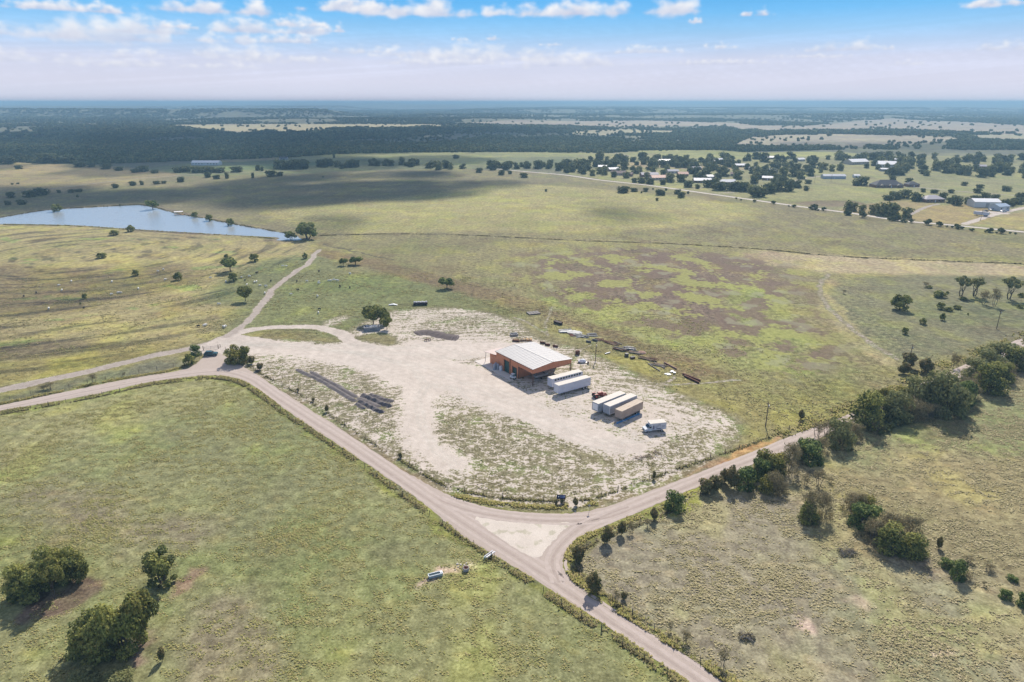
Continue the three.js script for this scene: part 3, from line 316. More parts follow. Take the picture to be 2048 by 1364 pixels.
{ // ragged shoulders
  const c = curve(ROAD_OUT, true, 10).map(([x, z]) => [x + 0.35 * noise(x / 2.1, z / 2.1) + 0.2 * noise(x / 0.7, z / 0.7), z + 0.35 * noise(x / 2.1 + 9, z / 2.1) + 0.2 * noise(x / 0.7 + 4, z / 0.7)]);
  structure('road', sheet(c, 0.02), roadMat);
}
const worn = new THREE.MeshStandardMaterial({ map: grainTexture(23, [0.69, 0.635, 0.598], 0.07, 1), roughness: 0.95 }), dusty = new THREE.MeshStandardMaterial({ map: grainTexture(24, [0.625, 0.568, 0.53], 0.08, 1), roughness: 0.95 });
for (const line of [[-190.4,-176.5,-159.6,-193.8,-146.6,-203,-132.5,-212.6,-116.4,-221.5,-103.5,-224.8,-90.5,-218.3,-74.5,-201.1,-56.9,-182.6,-45.2,-170.4,-28.4,-152.1,-18.6,-141.3,-7.1,-129.2,4.7,-117.1,11.3,-109.8,21.4,-98.8,25.7,-94.1,31.8,-87.5,38.3,-80.1], [-17.3,-142.6,-11.1,-138.7,-2.8,-135.5,8.7,-133.8,20.2,-134.6,30.2,-140.2,47.2,-151.2,65.3,-162.7,83.7,-174.9,105.1,-188.1,125,-201.4,152.2,-219.7,182,-241,204.3,-257], [27.9,-138.3,17.6,-131.5,11.4,-124.1,9.1,-118.4,9.9,-112.1]]) for (const [o, w, m] of [[-1.9, 0.7, worn], [-0.45, 0.8, worn], [0.75, 0.6, dusty], [1.9, 0.7, worn]]) { const q = line.map((v, i) => { const a = Math.max(0, (i & ~1) - 2), b = Math.min(line.length - 2, (i & ~1) + 2), dx = line[b] - line[a], dz = line[b + 1] - line[a + 1], l = Math.hypot(dx, dz); return v + (i & 1 ? dx : -dz) / l * (o + 0.25 * noise(i * 0.7, o)); }); const g = ribbon(q, w, 0.024 + 0.004 * (o > 0.5) + 0.008 * (o > 1), 8); const p = g.attributes.position; for (let i = 0; i < p.count; i++) { const x = p.getX(i), z = p.getZ(i); p.setX(i, x + 0.16 * noise(x / 1.3, z / 1.3)); p.setZ(i, z + 0.16 * noise(x / 1.3 + 5, z / 1.3)); } const uv = g.attributes.uv; for (let i = 0; i < uv.count; i++) uv.setXY(i, uv.getX(i) / 9, uv.getY(i) / 9); structure('wheel_path', g, m); }
const islandTex = (() => { const n = 512, d = new Uint8Array(n * n * 4), r = rng(22); for (let j = 0; j < n; j++) for (let i = 0; i < n; i++) { const x = i / n * 50, z = j / n * 50, k = fbm(x / 5, z / 5, 4), g = smooth(0.18, 0.4, fbm(x / 3 + 9, z / 3, 4)), w = r() - 0.5, v = 16 * k + 22 * w, o = (j * n + i) * 4, c = [242 + v - 26 * g, 229 + v - 22 * g, 214 + v - 30 * g]; for (let q = 0; q < 3; q++) d[o + q] = 255 * enc(LIN[clamp(c[q], 0, 255) | 0] / K); d[o + 3] = 255; } const t = new THREE.DataTexture(d, n, n); t.colorSpace = THREE.SRGBColorSpace; t.magFilter = THREE.LinearFilter; t.wrapS = t.wrapT = THREE.MirroredRepeatWrapping; t.repeat.set(1 / 50, 1 / 50); t.needsUpdate = true; return t; })();
structure('gravel_island', sheet(curve([-8.5,-134.2,-2.7,-133.1,6.3,-131.9,13.1,-132.3,10.4,-127.9,7.5,-123.1,5,-119.7,-0.4,-124.1], true, 10).map(([x, z]) => [x + 0.3 * noise(x, z), z + 0.3 * noise(x + 7, z)]), 0.035), new THREE.MeshStandardMaterial({ map: islandTex, roughness: 1, bumpMap: bumpAt(9), bumpScale: 0.08 }));
const gravelMat = new THREE.MeshStandardMaterial({ color: alb(236, 226, 214), roughness: 1 });
structure('gravel_lane', ribbon([-28,-1005.4,24.5,-953.6,69.2,-913.1,107.6,-852.6,157.6,-794.3,198.1,-730.4,232.8,-675.7,262.8,-628.4,290.4,-589.7,312.2,-550.4,339.6,-529.1,375.6,-498.9,428.4,-454.1], 5.2, 0.06), gravelMat);
structure('gravel_lane', ribbon([-595.5,-672.1,-516.4,-743.3,-479.2,-841.4,-440.7,-900.3,-402.8,-932.9,-295.1,-975.2], 3, 0.05), new THREE.MeshStandardMaterial({ color: alb(176, 166, 150), roughness: 1 }));
// pond
{
  const n = 512, d = new Uint8Array(n * n * 4); for (let j = 0; j < n; j++) for (let i = 0; i < n; i++) { const v = 128 + 50 * noise(i / 6, j / 16) + 40 * noise(i / 15 + 8, j / 40), o = (j * n + i) * 4; d[o] = d[o + 1] = d[o + 2] = v; d[o + 3] = 255; }
  const t = new THREE.DataTexture(d, n, n); t.magFilter = THREE.LinearFilter; t.wrapS = t.wrapT = THREE.MirroredRepeatWrapping; t.repeat.set(1 / 60, 1 / 60); t.needsUpdate = true;
  const c = curve([-447.1,-533.7,-438,-552.9,-420.9,-562.9,-419.6,-581.4,-407,-607,-371.9,-625.2,-342.6,-638,-325.6,-625.2,-283.1,-584.2,-251.3,-560.4,-211.6,-529.1,-166.3,-494.9,-148.6,-475.5,-147.9,-468.2,-162.1,-467.3,-166.8,-477.4,-208.7,-488.9,-273.4,-507.2,-328,-524.6,-365.5,-531.4,-400.2,-533.7,-418.5,-526.8], true, 8).map(([x, z]) => [x + noise(x / 9, z / 9), z + 1.5 * noise(x / 9 + 5, z / 9)]);
  structure('pond_water', sheet(c, 0.05), new THREE.MeshPhysicalMaterial({ color: C(0.33, 0.37, 0.4), roughness: 0.15, ior: 1.33, specularIntensity: 1, bumpMap: t, bumpScale: 0.22 }));
}
// ---------------------------------------------------------------- trees and shrubs
const leafMat = new THREE.MeshPhysicalMaterial({ vertexColors: true, roughness: 0.95, transmission: 0.36, thickness: 0, specularIntensity: 0.25, side: THREE.DoubleSide });
const barkMat = mat(C(0.095, 0.075, 0.058), 0.95), greyBark = mat(C(0.17, 0.15, 0.125), 0.95), deadWood = mat(C(0.3, 0.27, 0.23), 0.95);
// leaf clumps spread over lobes (a leaf's tone is drawn at random, the same mix at every height and depth; opt.lowest is the height no leaf hangs below): lobes = [x, y, z, rx, ry, rz]; tones = list of [r, g, b]
function foliage(seed, lobes, count, size, tones, opt = {}) {
  const r = rng(seed), pos = new Float32Array(count * 18), nor = new Float32Array(count * 18), col = new Float32Array(count * 18), vol = lobes.map((l) => Math.pow(l[3] * l[4] * l[5], 0.67)), tot = vol.reduce((a, b) => a + b, 0);
  const v = new THREE.Vector3(), n = new THREE.Vector3(), a = new THREE.Vector3(), b = new THREE.Vector3(), q = new THREE.Vector3();
  for (let i = 0; i < count; i++) {
    let t = r() * tot, k = 0; while (k < lobes.length - 1 && t > vol[k]) t -= vol[k++];
    const l = lobes[k]; v.set(r() * 2 - 1, r() * 2 - 1, r() * 2 - 1); if (v.lengthSq() > 1 || v.lengthSq() < 0.01) { i--; continue; }
    v.normalize(); const gap = noise(v.x * 2.3 + k * 5 + seed, v.y * 2.3 + v.z * 1.7); if (gap < -0.2 && r() < 0.85) { i--; continue; }
    const shell = (opt.deep ? Math.pow(r(), 0.5) : 0.62 + 0.42 * Math.sqrt(r())) * (1 + 0.22 * gap); n.copy(v);
    q.set(l[0] + v.x * l[3] * shell, l[1] + v.y * l[4] * shell, l[2] + v.z * l[5] * shell); if (q.y < (opt.lowest ?? 0.02)) { q.y = (opt.lowest ?? 0.02) + r() * 0.15 * l[4]; }
    const s = size * (0.55 + 0.9 * r()); n.x += (r() - 0.5) * 1.5; n.y += (r() - 0.5) * 1.5 + 0.25; n.z += (r() - 0.5) * 1.5; n.normalize();
    a.set(r() - 0.5, r() - 0.5, r() - 0.5).cross(n).normalize().multiplyScalar(s * 0.5); b.copy(n).cross(a).multiplyScalar(opt.thin ?? 0.8);
    const c = tones[Math.floor(r() < 0.45 ? (k * 7 + seed) % tones.length : r() * tones.length)], w = 0.72 + 0.56 * r(), o = i * 18;
    const p = [[-1, -0.6], [0.9, -1], [0.35, 1], [-1, -0.6], [0.35, 1], [-1.05, 0.55]];
    for (let j = 0; j < 6; j++) for (let e = 0; e < 3; e++) { const cmp = e === 0 ? 'x' : e === 1 ? 'y' : 'z'; pos[o + 3 * j + e] = q[cmp] + a[cmp] * p[j][0] + b[cmp] * p[j][1]; nor[o + 3 * j + e] = n[cmp]; col[o + 3 * j + e] = c[e] * w; }
  }
  const g = new THREE.BufferGeometry(); g.setAttribute('position', new THREE.BufferAttribute(pos, 3)); g.setAttribute('normal', new THREE.BufferAttribute(nor, 3)); g.setAttribute('color', new THREE.BufferAttribute(col, 3)); return g;
}
function lobesIn(seed, n, w, h, y0, r0, r1, flat = 0.8) { const r = rng(seed), out = []; for (let i = 0; i < n; i++) { const a = i * 2.4 + r(), d = Math.sqrt((i + 0.3) / n) * (w / 2 - r1 * 0.75), rr = r0 + (r1 - r0) * r(), top = Math.sqrt(Math.max(0, 1 - Math.pow(d / (w / 2), 2))); out.push([Math.cos(a) * d, y0 + (h - y0 - rr * flat) * (0.25 + 0.75 * r()) * (0.45 + 0.55 * top) + rr * 0.15, Math.sin(a) * d, rr, rr * flat, rr]); } return out; }
function skirt(seed, n, w, r0, y) { const r = rng(seed), out = []; for (let i = 0; i < n; i++) { const a = i / n * 6.28 + r() * 0.6, d = w / 2 - r0 * (0.7 + 0.3 * r()), q = r0 * (0.75 + 0.5 * r()); out.push([Math.cos(a) * d, y * (0.6 + 0.8 * r()), Math.sin(a) * d, q, q * 0.9, q]); } return out; }
function limbs(lobes, tr, fork, stems = 1, spread = 0.3) { const g = []; lobes.forEach((l, i) => { const s = i % stems, bx = stems > 1 ? Math.cos(s * 2.1) * spread : 0, bz = stems > 1 ? Math.sin(s * 2.1) * spread : 0, f = [bx * 2.2, fork, bz * 2.2]; if (i < stems) g.push(bar([bx, -0.1, bz], f, tr, tr * 0.72, 7)); const m = [(f[0] + l[0]) / 2, (f[1] + l[1]) / 2 + 0.1 * l[4], (f[2] + l[2]) / 2]; g.push(bar(f, m, tr * 0.55, tr * 0.36, 5), bar(m, [l[0], l[1] + l[4] * 0.2, l[2]], tr * 0.36, tr * 0.12, 4)); }); return g; }
const OAK = [[0.076, 0.1, 0.03], [0.136, 0.163, 0.047], [0.253, 0.272, 0.07], [0.36, 0.36, 0.1], [0.33, 0.31, 0.085]], LIME = [[0.116, 0.134, 0.037], [0.201, 0.205, 0.052], [0.315, 0.286, 0.076], [0.36, 0.315, 0.087]], GREEN = [[0.065, 0.107, 0.033], [0.103, 0.161, 0.046], [0.179, 0.24, 0.068], [0.299, 0.332, 0.097]], GREY = [[0.187, 0.172, 0.093], [0.258, 0.232, 0.124], [0.34, 0.292, 0.16], [0.269, 0.21, 0.116]], CEDAR = [[0.14, 0.138, 0.061], [0.204, 0.17, 0.074], [0.263, 0.205, 0.09], [0.175, 0.181, 0.061]], FAR = [[0.059, 0.083, 0.03], [0.089, 0.111, 0.038], [0.124, 0.142, 0.053], [0.166, 0.167, 0.067]], SAGE = [[0.19, 0.203, 0.085], [0.252, 0.257, 0.104], [0.329, 0.314, 0.132], [0.228, 0.238, 0.091]];
const kinds = {};
function kind(key, w, h, lobes, count, size, tones, tr, fork, opt = {}) {        // a model w wide and h high, kept out of the scene; copies are scaled
  const o = new THREE.Group(); part(o, opt.stem ?? 'trunk', limbs(lobes.slice(0, opt.limbs ?? 8), tr, fork, opt.stems, opt.spread), opt.bark ?? barkMat);
  part(o, opt.leafName ?? 'crown', foliage(opt.seed ?? 11, lobes, count, size, tones, opt), leafMat); kinds[key] = { o, w, h };
}
kind('oak_big', 10, 8.4, [...lobesIn(1, 19, 10, 8.4, 0.7, 1.1, 2.1), ...skirt(101, 8, 9, 1.2, 1.1)], 10500, 0.36, OAK, 0.26, 1.6, { stems: 3, spread: 0.35, seed: 21 });
kind('oak_big2', 10, 8.4, [...lobesIn(8, 18, 10, 8.4, 0.8, 1.0, 2.2), ...skirt(102, 8, 9, 1.2, 1.2)], 10000, 0.36, [...OAK.slice(1), LIME[1]], 0.26, 1.6, { stems: 3, spread: 0.35, seed: 33 });
kind('lime_big', 7, 7.5, lobesIn(4, 11, 7, 7.5, 2.2, 0.9, 1.6), 4300, 0.36, [OAK[2], ...LIME.slice(0, 3)], 0.16, 1.8, { stems: 2, spread: 0.25, seed: 5 });
kind('round_tree', 7, 7.4, [...lobesIn(14, 13, 7, 7.4, 1.5, 1.0, 1.6), ...skirt(103, 5, 5.4, 0.8, 1.4)], 6000, 0.34, [...OAK, SAGE[0]], 0.2, 1.5, { stems: 2, spread: 0.3, seed: 8 });
const S = { stem: 'stem', leafName: 'foliage', stems: 3, spread: 0.3 };
kind('bush_green', 5, 4.4, [...lobesIn(31, 12, 5, 4.4, 0.5, 0.7, 1.15), ...skirt(104, 7, 4.6, 0.8, 0.6)], 3100, 0.28, GREEN, 0.1, 0.7, { ...S, seed: 41 });
kind('bush_oak', 6, 6.4, [...lobesIn(36, 14, 6, 6.4, 0.8, 0.8, 1.4), ...skirt(105, 8, 5.4, 1.0, 0.8)], 3700, 0.3, OAK, 0.14, 1, { ...S, seed: 46 });
kind('bush_lime', 5.5, 5, [...lobesIn(32, 13, 5.5, 5, 0.6, 0.7, 1.2), ...skirt(106, 8, 5, 0.9, 0.7)], 3400, 0.29, LIME, 0.1, 0.9, { ...S, seed: 42 });
kind('bush_grey', 5.5, 4.8, [...lobesIn(33, 13, 5.5, 4.8, 0.6, 0.7, 1.3), ...skirt(107, 8, 5, 0.9, 0.6)], 2700, 0.28, GREY, 0.09, 0.6, { ...S, seed: 43, bark: greyBark, deep: true, thin: 0.3 });
kind('bush_sage', 6, 5.6, [...lobesIn(35, 14, 6, 5.6, 0.7, 0.8, 1.4), ...skirt(108, 8, 5.4, 1.0, 0.8)], 3200, 0.29, SAGE, 0.1, 0.9, { ...S, seed: 45 });
kind('cedar', 2.6, 4.0, [...lobesIn(38, 9, 2.8, 3.7, 0.3, 0.5, 0.85, 1.1), [0.25, 3.2, 0, 0.4, 0.7, 0.4]], 1700, 0.26, CEDAR, 0.08, 0.6, { ...S, stems: 1, seed: 44 });
kind('thin_bush', 3.4, 4, lobesIn(37, 7, 3.4, 4, 1.4, 0.5, 0.9), 650, 0.26, GREY, 0.08, 1.2, { ...S, seed: 47, deep: true, bark: greyBark, thin: 0.4 });
kind('mid_oak', 8, 6.4, [...lobesIn(51, 11, 8, 6.4, 1.7, 1.1, 1.8), ...skirt(109, 5, 6.4, 1.0, 1.7)], 1500, 0.62, OAK, 0.24, 1.5, { seed: 61, limbs: 6 });
kind('mid_oak2', 8, 6.2, lobesIn(52, 10, 8, 6.2, 1.8, 1.1, 1.9), 1400, 0.62, [...GREEN, OAK[2]], 0.24, 1.6, { seed: 62, limbs: 6 });
kind('mid_lime', 8, 7, lobesIn(53, 10, 8, 7, 1.8, 1, 1.8), 1300, 0.62, [...LIME.slice(0, 3), OAK[2]], 0.2, 1.7, { seed: 63, limbs: 6 });
kind('vase_tree', 9, 8, lobesIn(54, 9, 9, 8, 4, 0.9, 1.5), 800, 0.62, SAGE, 0.24, 1.6, { seed: 64, stems: 3, spread: 0.4, deep: true });
kind('willow', 12, 8.6, lobesIn(55, 14, 12, 8.6, 1.2, 1.3, 2.2, 0.9), 2600, 0.7, [GREEN[2], SAGE[0], GREEN[3], SAGE[1]], 0.3, 1.6, { seed: 65, stems: 3, spread: 0.6 });
kind('far_round', 10, 8, [...lobesIn(71, 8, 10, 8, 1.6, 1.7, 2.6), ...skirt(110, 5, 8, 1.8, 1.3)], 430, 1.35, FAR, 0.3, 1.8, { seed: 81, limbs: 4 });
kind('far_tall', 9, 9.5, [...lobesIn(72, 8, 9, 9.5, 1.8, 1.6, 2.4), ...skirt(111, 5, 7.4, 1.7, 1.4)], 430, 1.35, [...FAR, SAGE[0]], 0.3, 2, { seed: 82, limbs: 4 });
kind('far_light', 10, 8, [...lobesIn(73, 8, 10, 8, 1.8, 1.6, 2.5), ...skirt(112, 5, 8, 1.7, 1.4)], 400, 1.35, [...SAGE.slice(0, 3), FAR[2]], 0.3, 1.8, { seed: 83, limbs: 4 });
kind('far_shrub', 5, 3, lobesIn(74, 6, 5, 3, 0.5, 0.9, 1.3), 160, 1, FAR, 0.1, 0.5, { ...S, seed: 84, limbs: 4 });
const treeRand = rng(2024);
function plant(key, name, label, category, group, list) {          // list: x, z, width, height ...
  const k = kinds[key]; for (let i = 0; i < list.length; i += 4) { const c = copyOf(k.o, name, list[i], list[i + 1], treeRand() * 6.28, 1.1 * list[i + 2] / k.w, 1.06 * list[i + 3] / k.h, 1.1 * list[i + 2] / k.w, height(list[i], list[i + 1])); tag(c, label, category, group); }
}
// grove in the pasture beside the road
plant('oak_big', 'oak_tree', 'dark oak in the clump over brown leaf litter, beside a light-crowned tree', 'tree', 'oaks in the pasture clump', [-93.0,-108.6,7.8,6.9, -90.8,-112.4,7.8,7.4, -87.4,-113.0,5.6,6.7]);
plant('lime_big', 'young_oak_tree', 'yellow-green young tree standing in front of the dark oak clump', 'tree', null, [-87.7,-107.5,4.6,8.2]);
plant('round_tree', 'round_tree', 'single round tree with a reddish bare patch beside its trunk', 'tree', null, [-69.2,-111.8,6.5,7.2]);
plant('oak_big2', 'spreading_oak_tree', 'large spreading oak with yellow-tipped crown and long shadow', 'tree', 'two trunks of the spreading oak', [-71.5,-93.6,9.0,9.1, -67.4,-94.1,7.6,10.9]);
plant('lime_big', 'open_crowned_tree', 'open yellow-green tree leaning out from the large spreading oak', 'tree', null, [-64.8,-96.2,5.8,10.2]);
plant('bush_sage', 'low_shrub', 'low olive shrub in the shadow of the spreading oak', 'shrub', 'shrubs by the spreading oak', [-70.1,-87.2,4.9,2.2, -64.6,-87.4,4.9,2.2]);
plant('cedar', 'cedar_sapling', 'slender dark cedar sapling alone in the pasture with a thin shadow', 'sapling', null, [-59.6,-91.8,1.1,3.0]);
// hedgerow along the branch road and down the old fence line
const HG = 'hedgerow along the branch road';
plant('cedar', 'hedge_cedar', 'brownish upright cedar in the hedgerow beside the branch road', 'shrub', HG, [47.3,-144.8,3.7,3.8, 50.0,-145.8,2.9,4.3, 54.1,-147.1,3.0,6.3, 53.1,-149.5,2.5,4.1, 49.9,-148.1,2.2,3.0]);
plant('bush_green', 'hedge_shrub', 'dense dark green shrub in the hedgerow beside the branch road', 'shrub', HG, [57.7,-147.6,5.0,5.4, 62.5,-151.4,4.3,5.9, 79.1,-161.1,7.2,5.7, 78.0,-163.3,3.5,4.9, 112.7,-187.0,5.1,5.9, 143.2,-197.6,6.3,7.4]);
plant('bush_lime', 'hedge_shrub', 'yellow-green leafy shrub in the hedgerow beside the branch road', 'shrub', HG, [65.9,-154.6,8.0,7.1, 67.0,-153.4,5.6,5.4, 62.2,-145.3,3.7,4.4, 119.0,-199.9,4.8,4.6, 60.2,-151.4,3.3,3.8, 122.9,-197.6,7.3,5.9]);
plant('bush_grey', 'hedge_shrub', 'grey-brown twiggy shrub in the hedgerow beside the branch road', 'shrub', HG, [71.1,-154.9,6.2,8.6, 64.1,-145.3,5.4,5.5, 65.6,-144.8,4.1,3.5, 90.8,-172.5,5.6,6.3, 147.4,-199.9,5.4,5.2, 121.5,-186.0,6.6,6.3]);
plant('bush_sage', 'hedge_tree', 'pale olive small tree in the hedgerow where it hides the branch road', 'tree', HG, [90.9,-168.9,8.0,8.0, 114.8,-184.7,8.7,8.9, 126.8,-193.8,10.9,10.0, 132.5,-190.2,12.6,13.6, 129.7,-192.4,9.3,10.5, 160.0,-218.3,9.3,7.7, 168.6,-224.8,10.6,8.6, 178.8,-234.7,12.1,7.7]);
plant('bush_oak', 'hedge_tree', 'dark leafy tree with shaded underside in the hedgerow', 'tree', HG, [103.6,-181.3,9.1,10.9, 157.2,-206.3,9.9,9.7, 179.6,-226.8,7.9,7.8, 190.7,-235.8,7.4,8.2, 109.5,-186.0,6.0,6.4, 167.6,-214.8,5.8,6.6, 137.2,-192.4,6.8,7.8]);
plant('bush_grey', 'hedge_shrub', 'grey undergrowth filling the hedgerow between the taller trees', 'shrub', HG, [97.2,-174.9,6.3,4.4, 104.5,-178.1,5.2,4.0, 119.0,-186.0,6.6,5.6, 126.1,-186.7,6.0,5.1, 147.4,-203.8,7.2,6.1, 156.0,-209.6,6.7,5.6, 171.6,-220.2,7.0,5.5, 180.8,-225.8,7.1,5.6, 83.8,-165.2,5.4,4.6, 74.9,-159.8,4.8,4.3]);
plant('far_shrub', 'low_shrub', 'low rounded brown-green scrub at the pasture foot of the hedgerow', 'shrub', HG, [110.2,-179.4,3.2,1.8, 113.5,-181.3,3.8,2.4, 115.9,-183.3,3.0,2.2, 118.6,-185.3,3.3,2.5, 108.1,-177.4,2.6,1.5, 105.7,-176.2,2.3,1.2]);
plant('bush_green', 'roadside_bush', 'round dense green bush on the inside of the road bend', 'shrub', null, [38.2,-137.9,4.5,4.4]);
plant('thin_bush', 'twiggy_bush', 'thin grey twiggy bush in the rough pasture near the hedgerow', 'shrub', 'twiggy bushes in the rough pasture', [76.1,-148.1,3.7,4.7, 73.4,-149.0,2.7,2.6, 79.6,-149.5,2.0,1.6]);
const FG = 'shrubs along the old fence line';
plant('bush_grey', 'thicket_shrub', 'large grey-topped thicket with dark green underside on the old fence line', 'shrub', FG, [68.2,-133.5,5.9,7.6, 71.5,-134.2,4.1,6.7, 79.1,-136.3,6.3,5.8, 78.6,-125.9,5.9,5.7, 82.3,-126.3,6.1,6.7, 86.3,-126.3,6.1,6.4]);
plant('bush_oak', 'thicket_shrub', 'dark green part of the thicket on the old fence line', 'shrub', FG, [67.4,-132.7,4.5,5.0, 80.7,-122.1,6.6,5.9, 84.4,-121.0,5.5,5.1]);
plant('bush_green', 'bright_bush', 'bright green bush between two grey thickets', 'shrub', null, [79.1,-131.1,6.3,5.6]);
plant('bush_lime', 'bright_bush', 'yellow-green bush behind the bright green one on the old fence line', 'shrub', FG, [81.6,-137.5,5.1,4.4]);
plant('cedar', 'cedar_sapling', 'small upright cedar alone between thickets on the old fence line', 'sapling', null, [91.2,-123.1,1.2,2.8]);
plant('bush_green', 'small_bush', 'small dark bush on the old fence line beyond the thickets', 'shrub', FG, [89.1,-116.8,2.7,1.9, 89.3,-113.4,3.0,4.1, 99.7,-112.7,2.0,1.0, 94.8,-107.5,2.1,1.8, 96.7,-105.3,2.1,2.9]);
plant('thin_bush', 'small_bush', 'small brown twiggy bush on the old fence line beyond the thickets', 'shrub', FG, [94.6,-118.4,2.5,1.5, 97.1,-115.8,2.6,1.6, 91.2,-113.0,2.6,1.4, 93.0,-111.0,1.0,1.2]);
// road bend weeds and verge shrubs
const VG = 'verge shrubs at the road junction';
plant('cedar', 'verge_shrub', 'dark cedar shrub on the inside verge of the road junction', 'shrub', VG, [20.5,-124.8,2.6,4.2, 24.1,-127.7,1.8,3.6, 13.7,-118.7,2.7,4.0, 15.8,-109.2,2.9,4.5, 32.4,-133.5,1.8,3.2, 21.4,-107.0,1.3,1.9, 13.9,-118.1,1.9,2.4]);
plant('thin_bush', 'verge_shrub', 'thin straggly shrub along the verge fence below the junction', 'shrub', VG, [19.9,-106.4,1.9,2.7, 30.6,-96.2,2.1,2.5, 26.4,-128.8,2.2,2.7, 35.7,-91.0,2.2,3.3, 28.5,-98.8,1.3,2.0, 30.5,-130.7,2.0,2.0]);
const YG = 'cedars along the yard fence';
plant('cedar', 'fence_cedar', 'small dark cedar growing in the yard fence beside the road', 'shrub', YG, [-56.9,-190.9,1.2,2.5, -70.5,-206.7,1.0,1.3, -63.2,-198.7,1.0,1.4, -29.9,-162.2,1.1,1.6, 15.0,-139.2,1.3,2.3, 35.9,-151.4,1.0,2.4, -89.7,-225.8,2.3,2.8, -94.8,-231.7,2.5,3.2, 10.4,-140.0,0.8,1.1, 11.9,-140.4,1.1,1.1]);
// gate and yard
plant('bush_lime', 'gate_tree', 'spreading yellow-green tree shading the gravel apron by the gate', 'tree', null, [-100.5,-233.7,8.1,6.5]);
plant('mid_lime', 'gate_tree', 'smaller yellow-green tree beside the spreading one at the gate', 'tree', null, [-97.9,-233.7,4.8,5.7]);
plant('bush_green', 'gate_bush', 'dark rounded bush on the far side of the gate apron', 'shrub', null, [-118.9,-241.0,4.1,3.9]);
plant('mid_oak', 'verge_tree', 'small tree with a short trunk in the verge outside the gate', 'tree', null, [-117.3,-231.2,4.4,3.7]);
plant('thin_bush', 'verge_tree', 'small twiggy tree on the grass strip between road and dirt track', 'tree', 'small trees between road and dirt track', [-141.9,-213.9,3.1,3.6, -153.7,-208.8,4.0,2.4, -155.3,-207.9,2.6,1.8, -134.6,-219.7,1.2,1.7]);
plant('mid_lime', 'yard_tree', 'bushy yellow-green tree rising behind the concrete block bin', 'tree', null, [-59.5,-279.1,9.9,7.6]);
plant('mid_lime', 'yard_tree', 'smaller tree with a bare trunk beside the concrete block bin', 'tree', null, [-52.4,-271.6,5.4,5.2]);
plant('mid_oak', 'yard_tree', 'medium tree between the bushy tree and the bare-trunked one', 'tree', null, [-55.0,-279.1,5.2,6.7]);
// trees on the pastures
const PG = 'trees scattered over the pastures';
plant('mid_oak2', 'pasture_oak', 'broad dark oak with grazing sheep round its shadow', 'tree', null, [-158.4,-375.3,10.4,7.6]);
plant('mid_oak', 'pasture_tree', 'small dark tree scattered on the grazed hillside pasture', 'tree', PG, [-154.2,-400.8,6.0,4.5, -148.6,-353.7,5.3,4.3, -174.5,-410.5,2.8,2.3, -126.1,-409.1,3.4,3.5, -206.9,-365.9,4.1,3.1, -178.7,-355.9,4.6,4.1, -250.9,-410.5,6.4,3.0, -206.7,-318.5,2.4,2.6, -285.4,-487.0,7.2,3.3, -280.9,-501.0,5.9,4.5, -203.2,-309.0,0.9,1.1]);
plant('mid_lime', 'pasture_tree', 'autumn-tinted leaning tree beside the dirt track to the pond', 'tree', null, [-127.7,-315.0,7.2,6.8]);
plant('mid_oak2', 'pasture_oak', 'one of two oaks standing together in the open pasture', 'tree', 'pair of oaks in the open pasture', [-98.3,-390.2,5.5,4.1, -91.8,-392.8,8.2,4.5]);
plant('mid_oak2', 'pasture_oak', 'lone dark oak on the pasture behind the metal building', 'tree', null, [-33.2,-338.2,8.2,5.4]);
plant('mid_oak', 'paddock_tree', 'round dark tree alone on the grey-green paddock', 'tree', null, [177.7,-300.0,8.7,6.9]);
plant('vase_tree', 'paddock_tree', 'multi-stemmed tree with light crown at the paddock edge', 'tree', 'vase-shaped trees at the paddock edge', [220.7,-323.9,9.3,9.4, 227.1,-323.9,8.8,8.9, 240.6,-318.5,10.2,10.2, 255.6,-323.9,9.8,9.4]);
plant('thin_bush', 'paddock_shrub', 'thin bare shrub among the vase-shaped paddock trees', 'shrub', 'bare shrubs on the paddock', [222.3,-309.9,5.7,6.8, 225.3,-306.5,5.1,8.7, 212.9,-341.2,3.6,2.9, 238.6,-325.8,2.5,3.4, 164.9,-327.6,2.5,2.4]);
plant('mid_oak', 'paddock_shrub', 'small dark shrub on the grey-green paddock', 'shrub', 'dark shrubs on the paddock', [161.3,-265.7,2.7,2.7, 176.3,-279.1,3.0,2.6, 188.3,-284.8,2.4,3.0, 197.2,-301.6,3.7,3.0, 199.4,-298.4,3.7,1.8, 205.0,-301.6,3.7,1.7, 209.3,-322.1,6.4,2.9, 213.8,-339.2,3.1,1.4, 248.9,-322.1,2.9,2.0, 235.2,-303.2,3.2,1.5, 217.2,-316.8,3.4,1.5, 204.1,-292.2,0.9,0.9, 216.9,-328.6,1.7,1.1]);
plant('cedar', 'paddock_cedar', 'brownish bushy cedar between the paddock and the branch road', 'shrub', 'cedars between paddock and branch road', [142.0,-227.7,5.0,5.9, 137.4,-222.0,3.9,4.4, 145.9,-223.9,4.6,5.1, 86.9,-186.0,1.7,3.1]);
plant('thin_bush', 'roadside_snag', 'leafless grey small tree beside the branch road', 'tree', 'leafless trees by the branch road', [86.9,-174.6,4.3,4.7, 90.2,-176.2,3.7,4.5, 158.2,-228.2,2.5,5.4, 159.8,-228.2,2.2,4.7]);
// pond side
plant('willow', 'willow_tree', 'broad pale willow at the pointed end of the pond', 'tree', null, [-142.0,-471.8,16.0,11.4]);
plant('willow', 'willow_tree', 'smaller round willow in the water beside the broad one', 'tree', null, [-152.9,-470.0,8.7,5.8]);
plant('mid_oak2', 'pond_tree', 'large tree at the far corner of the pond', 'tree', null, [-318.5,-609.9,11.5,8.0]);
plant('mid_oak', 'pond_tree', 'small round tree rooted at the edge of the pond', 'tree', 'small trees along the pond edge', [-261.7,-565.5,5.4,4.3, -242.8,-548.0,6.4,5.0, -217.4,-526.8,5.8,5.2, -396.2,-598.2,8.7,6.2]);
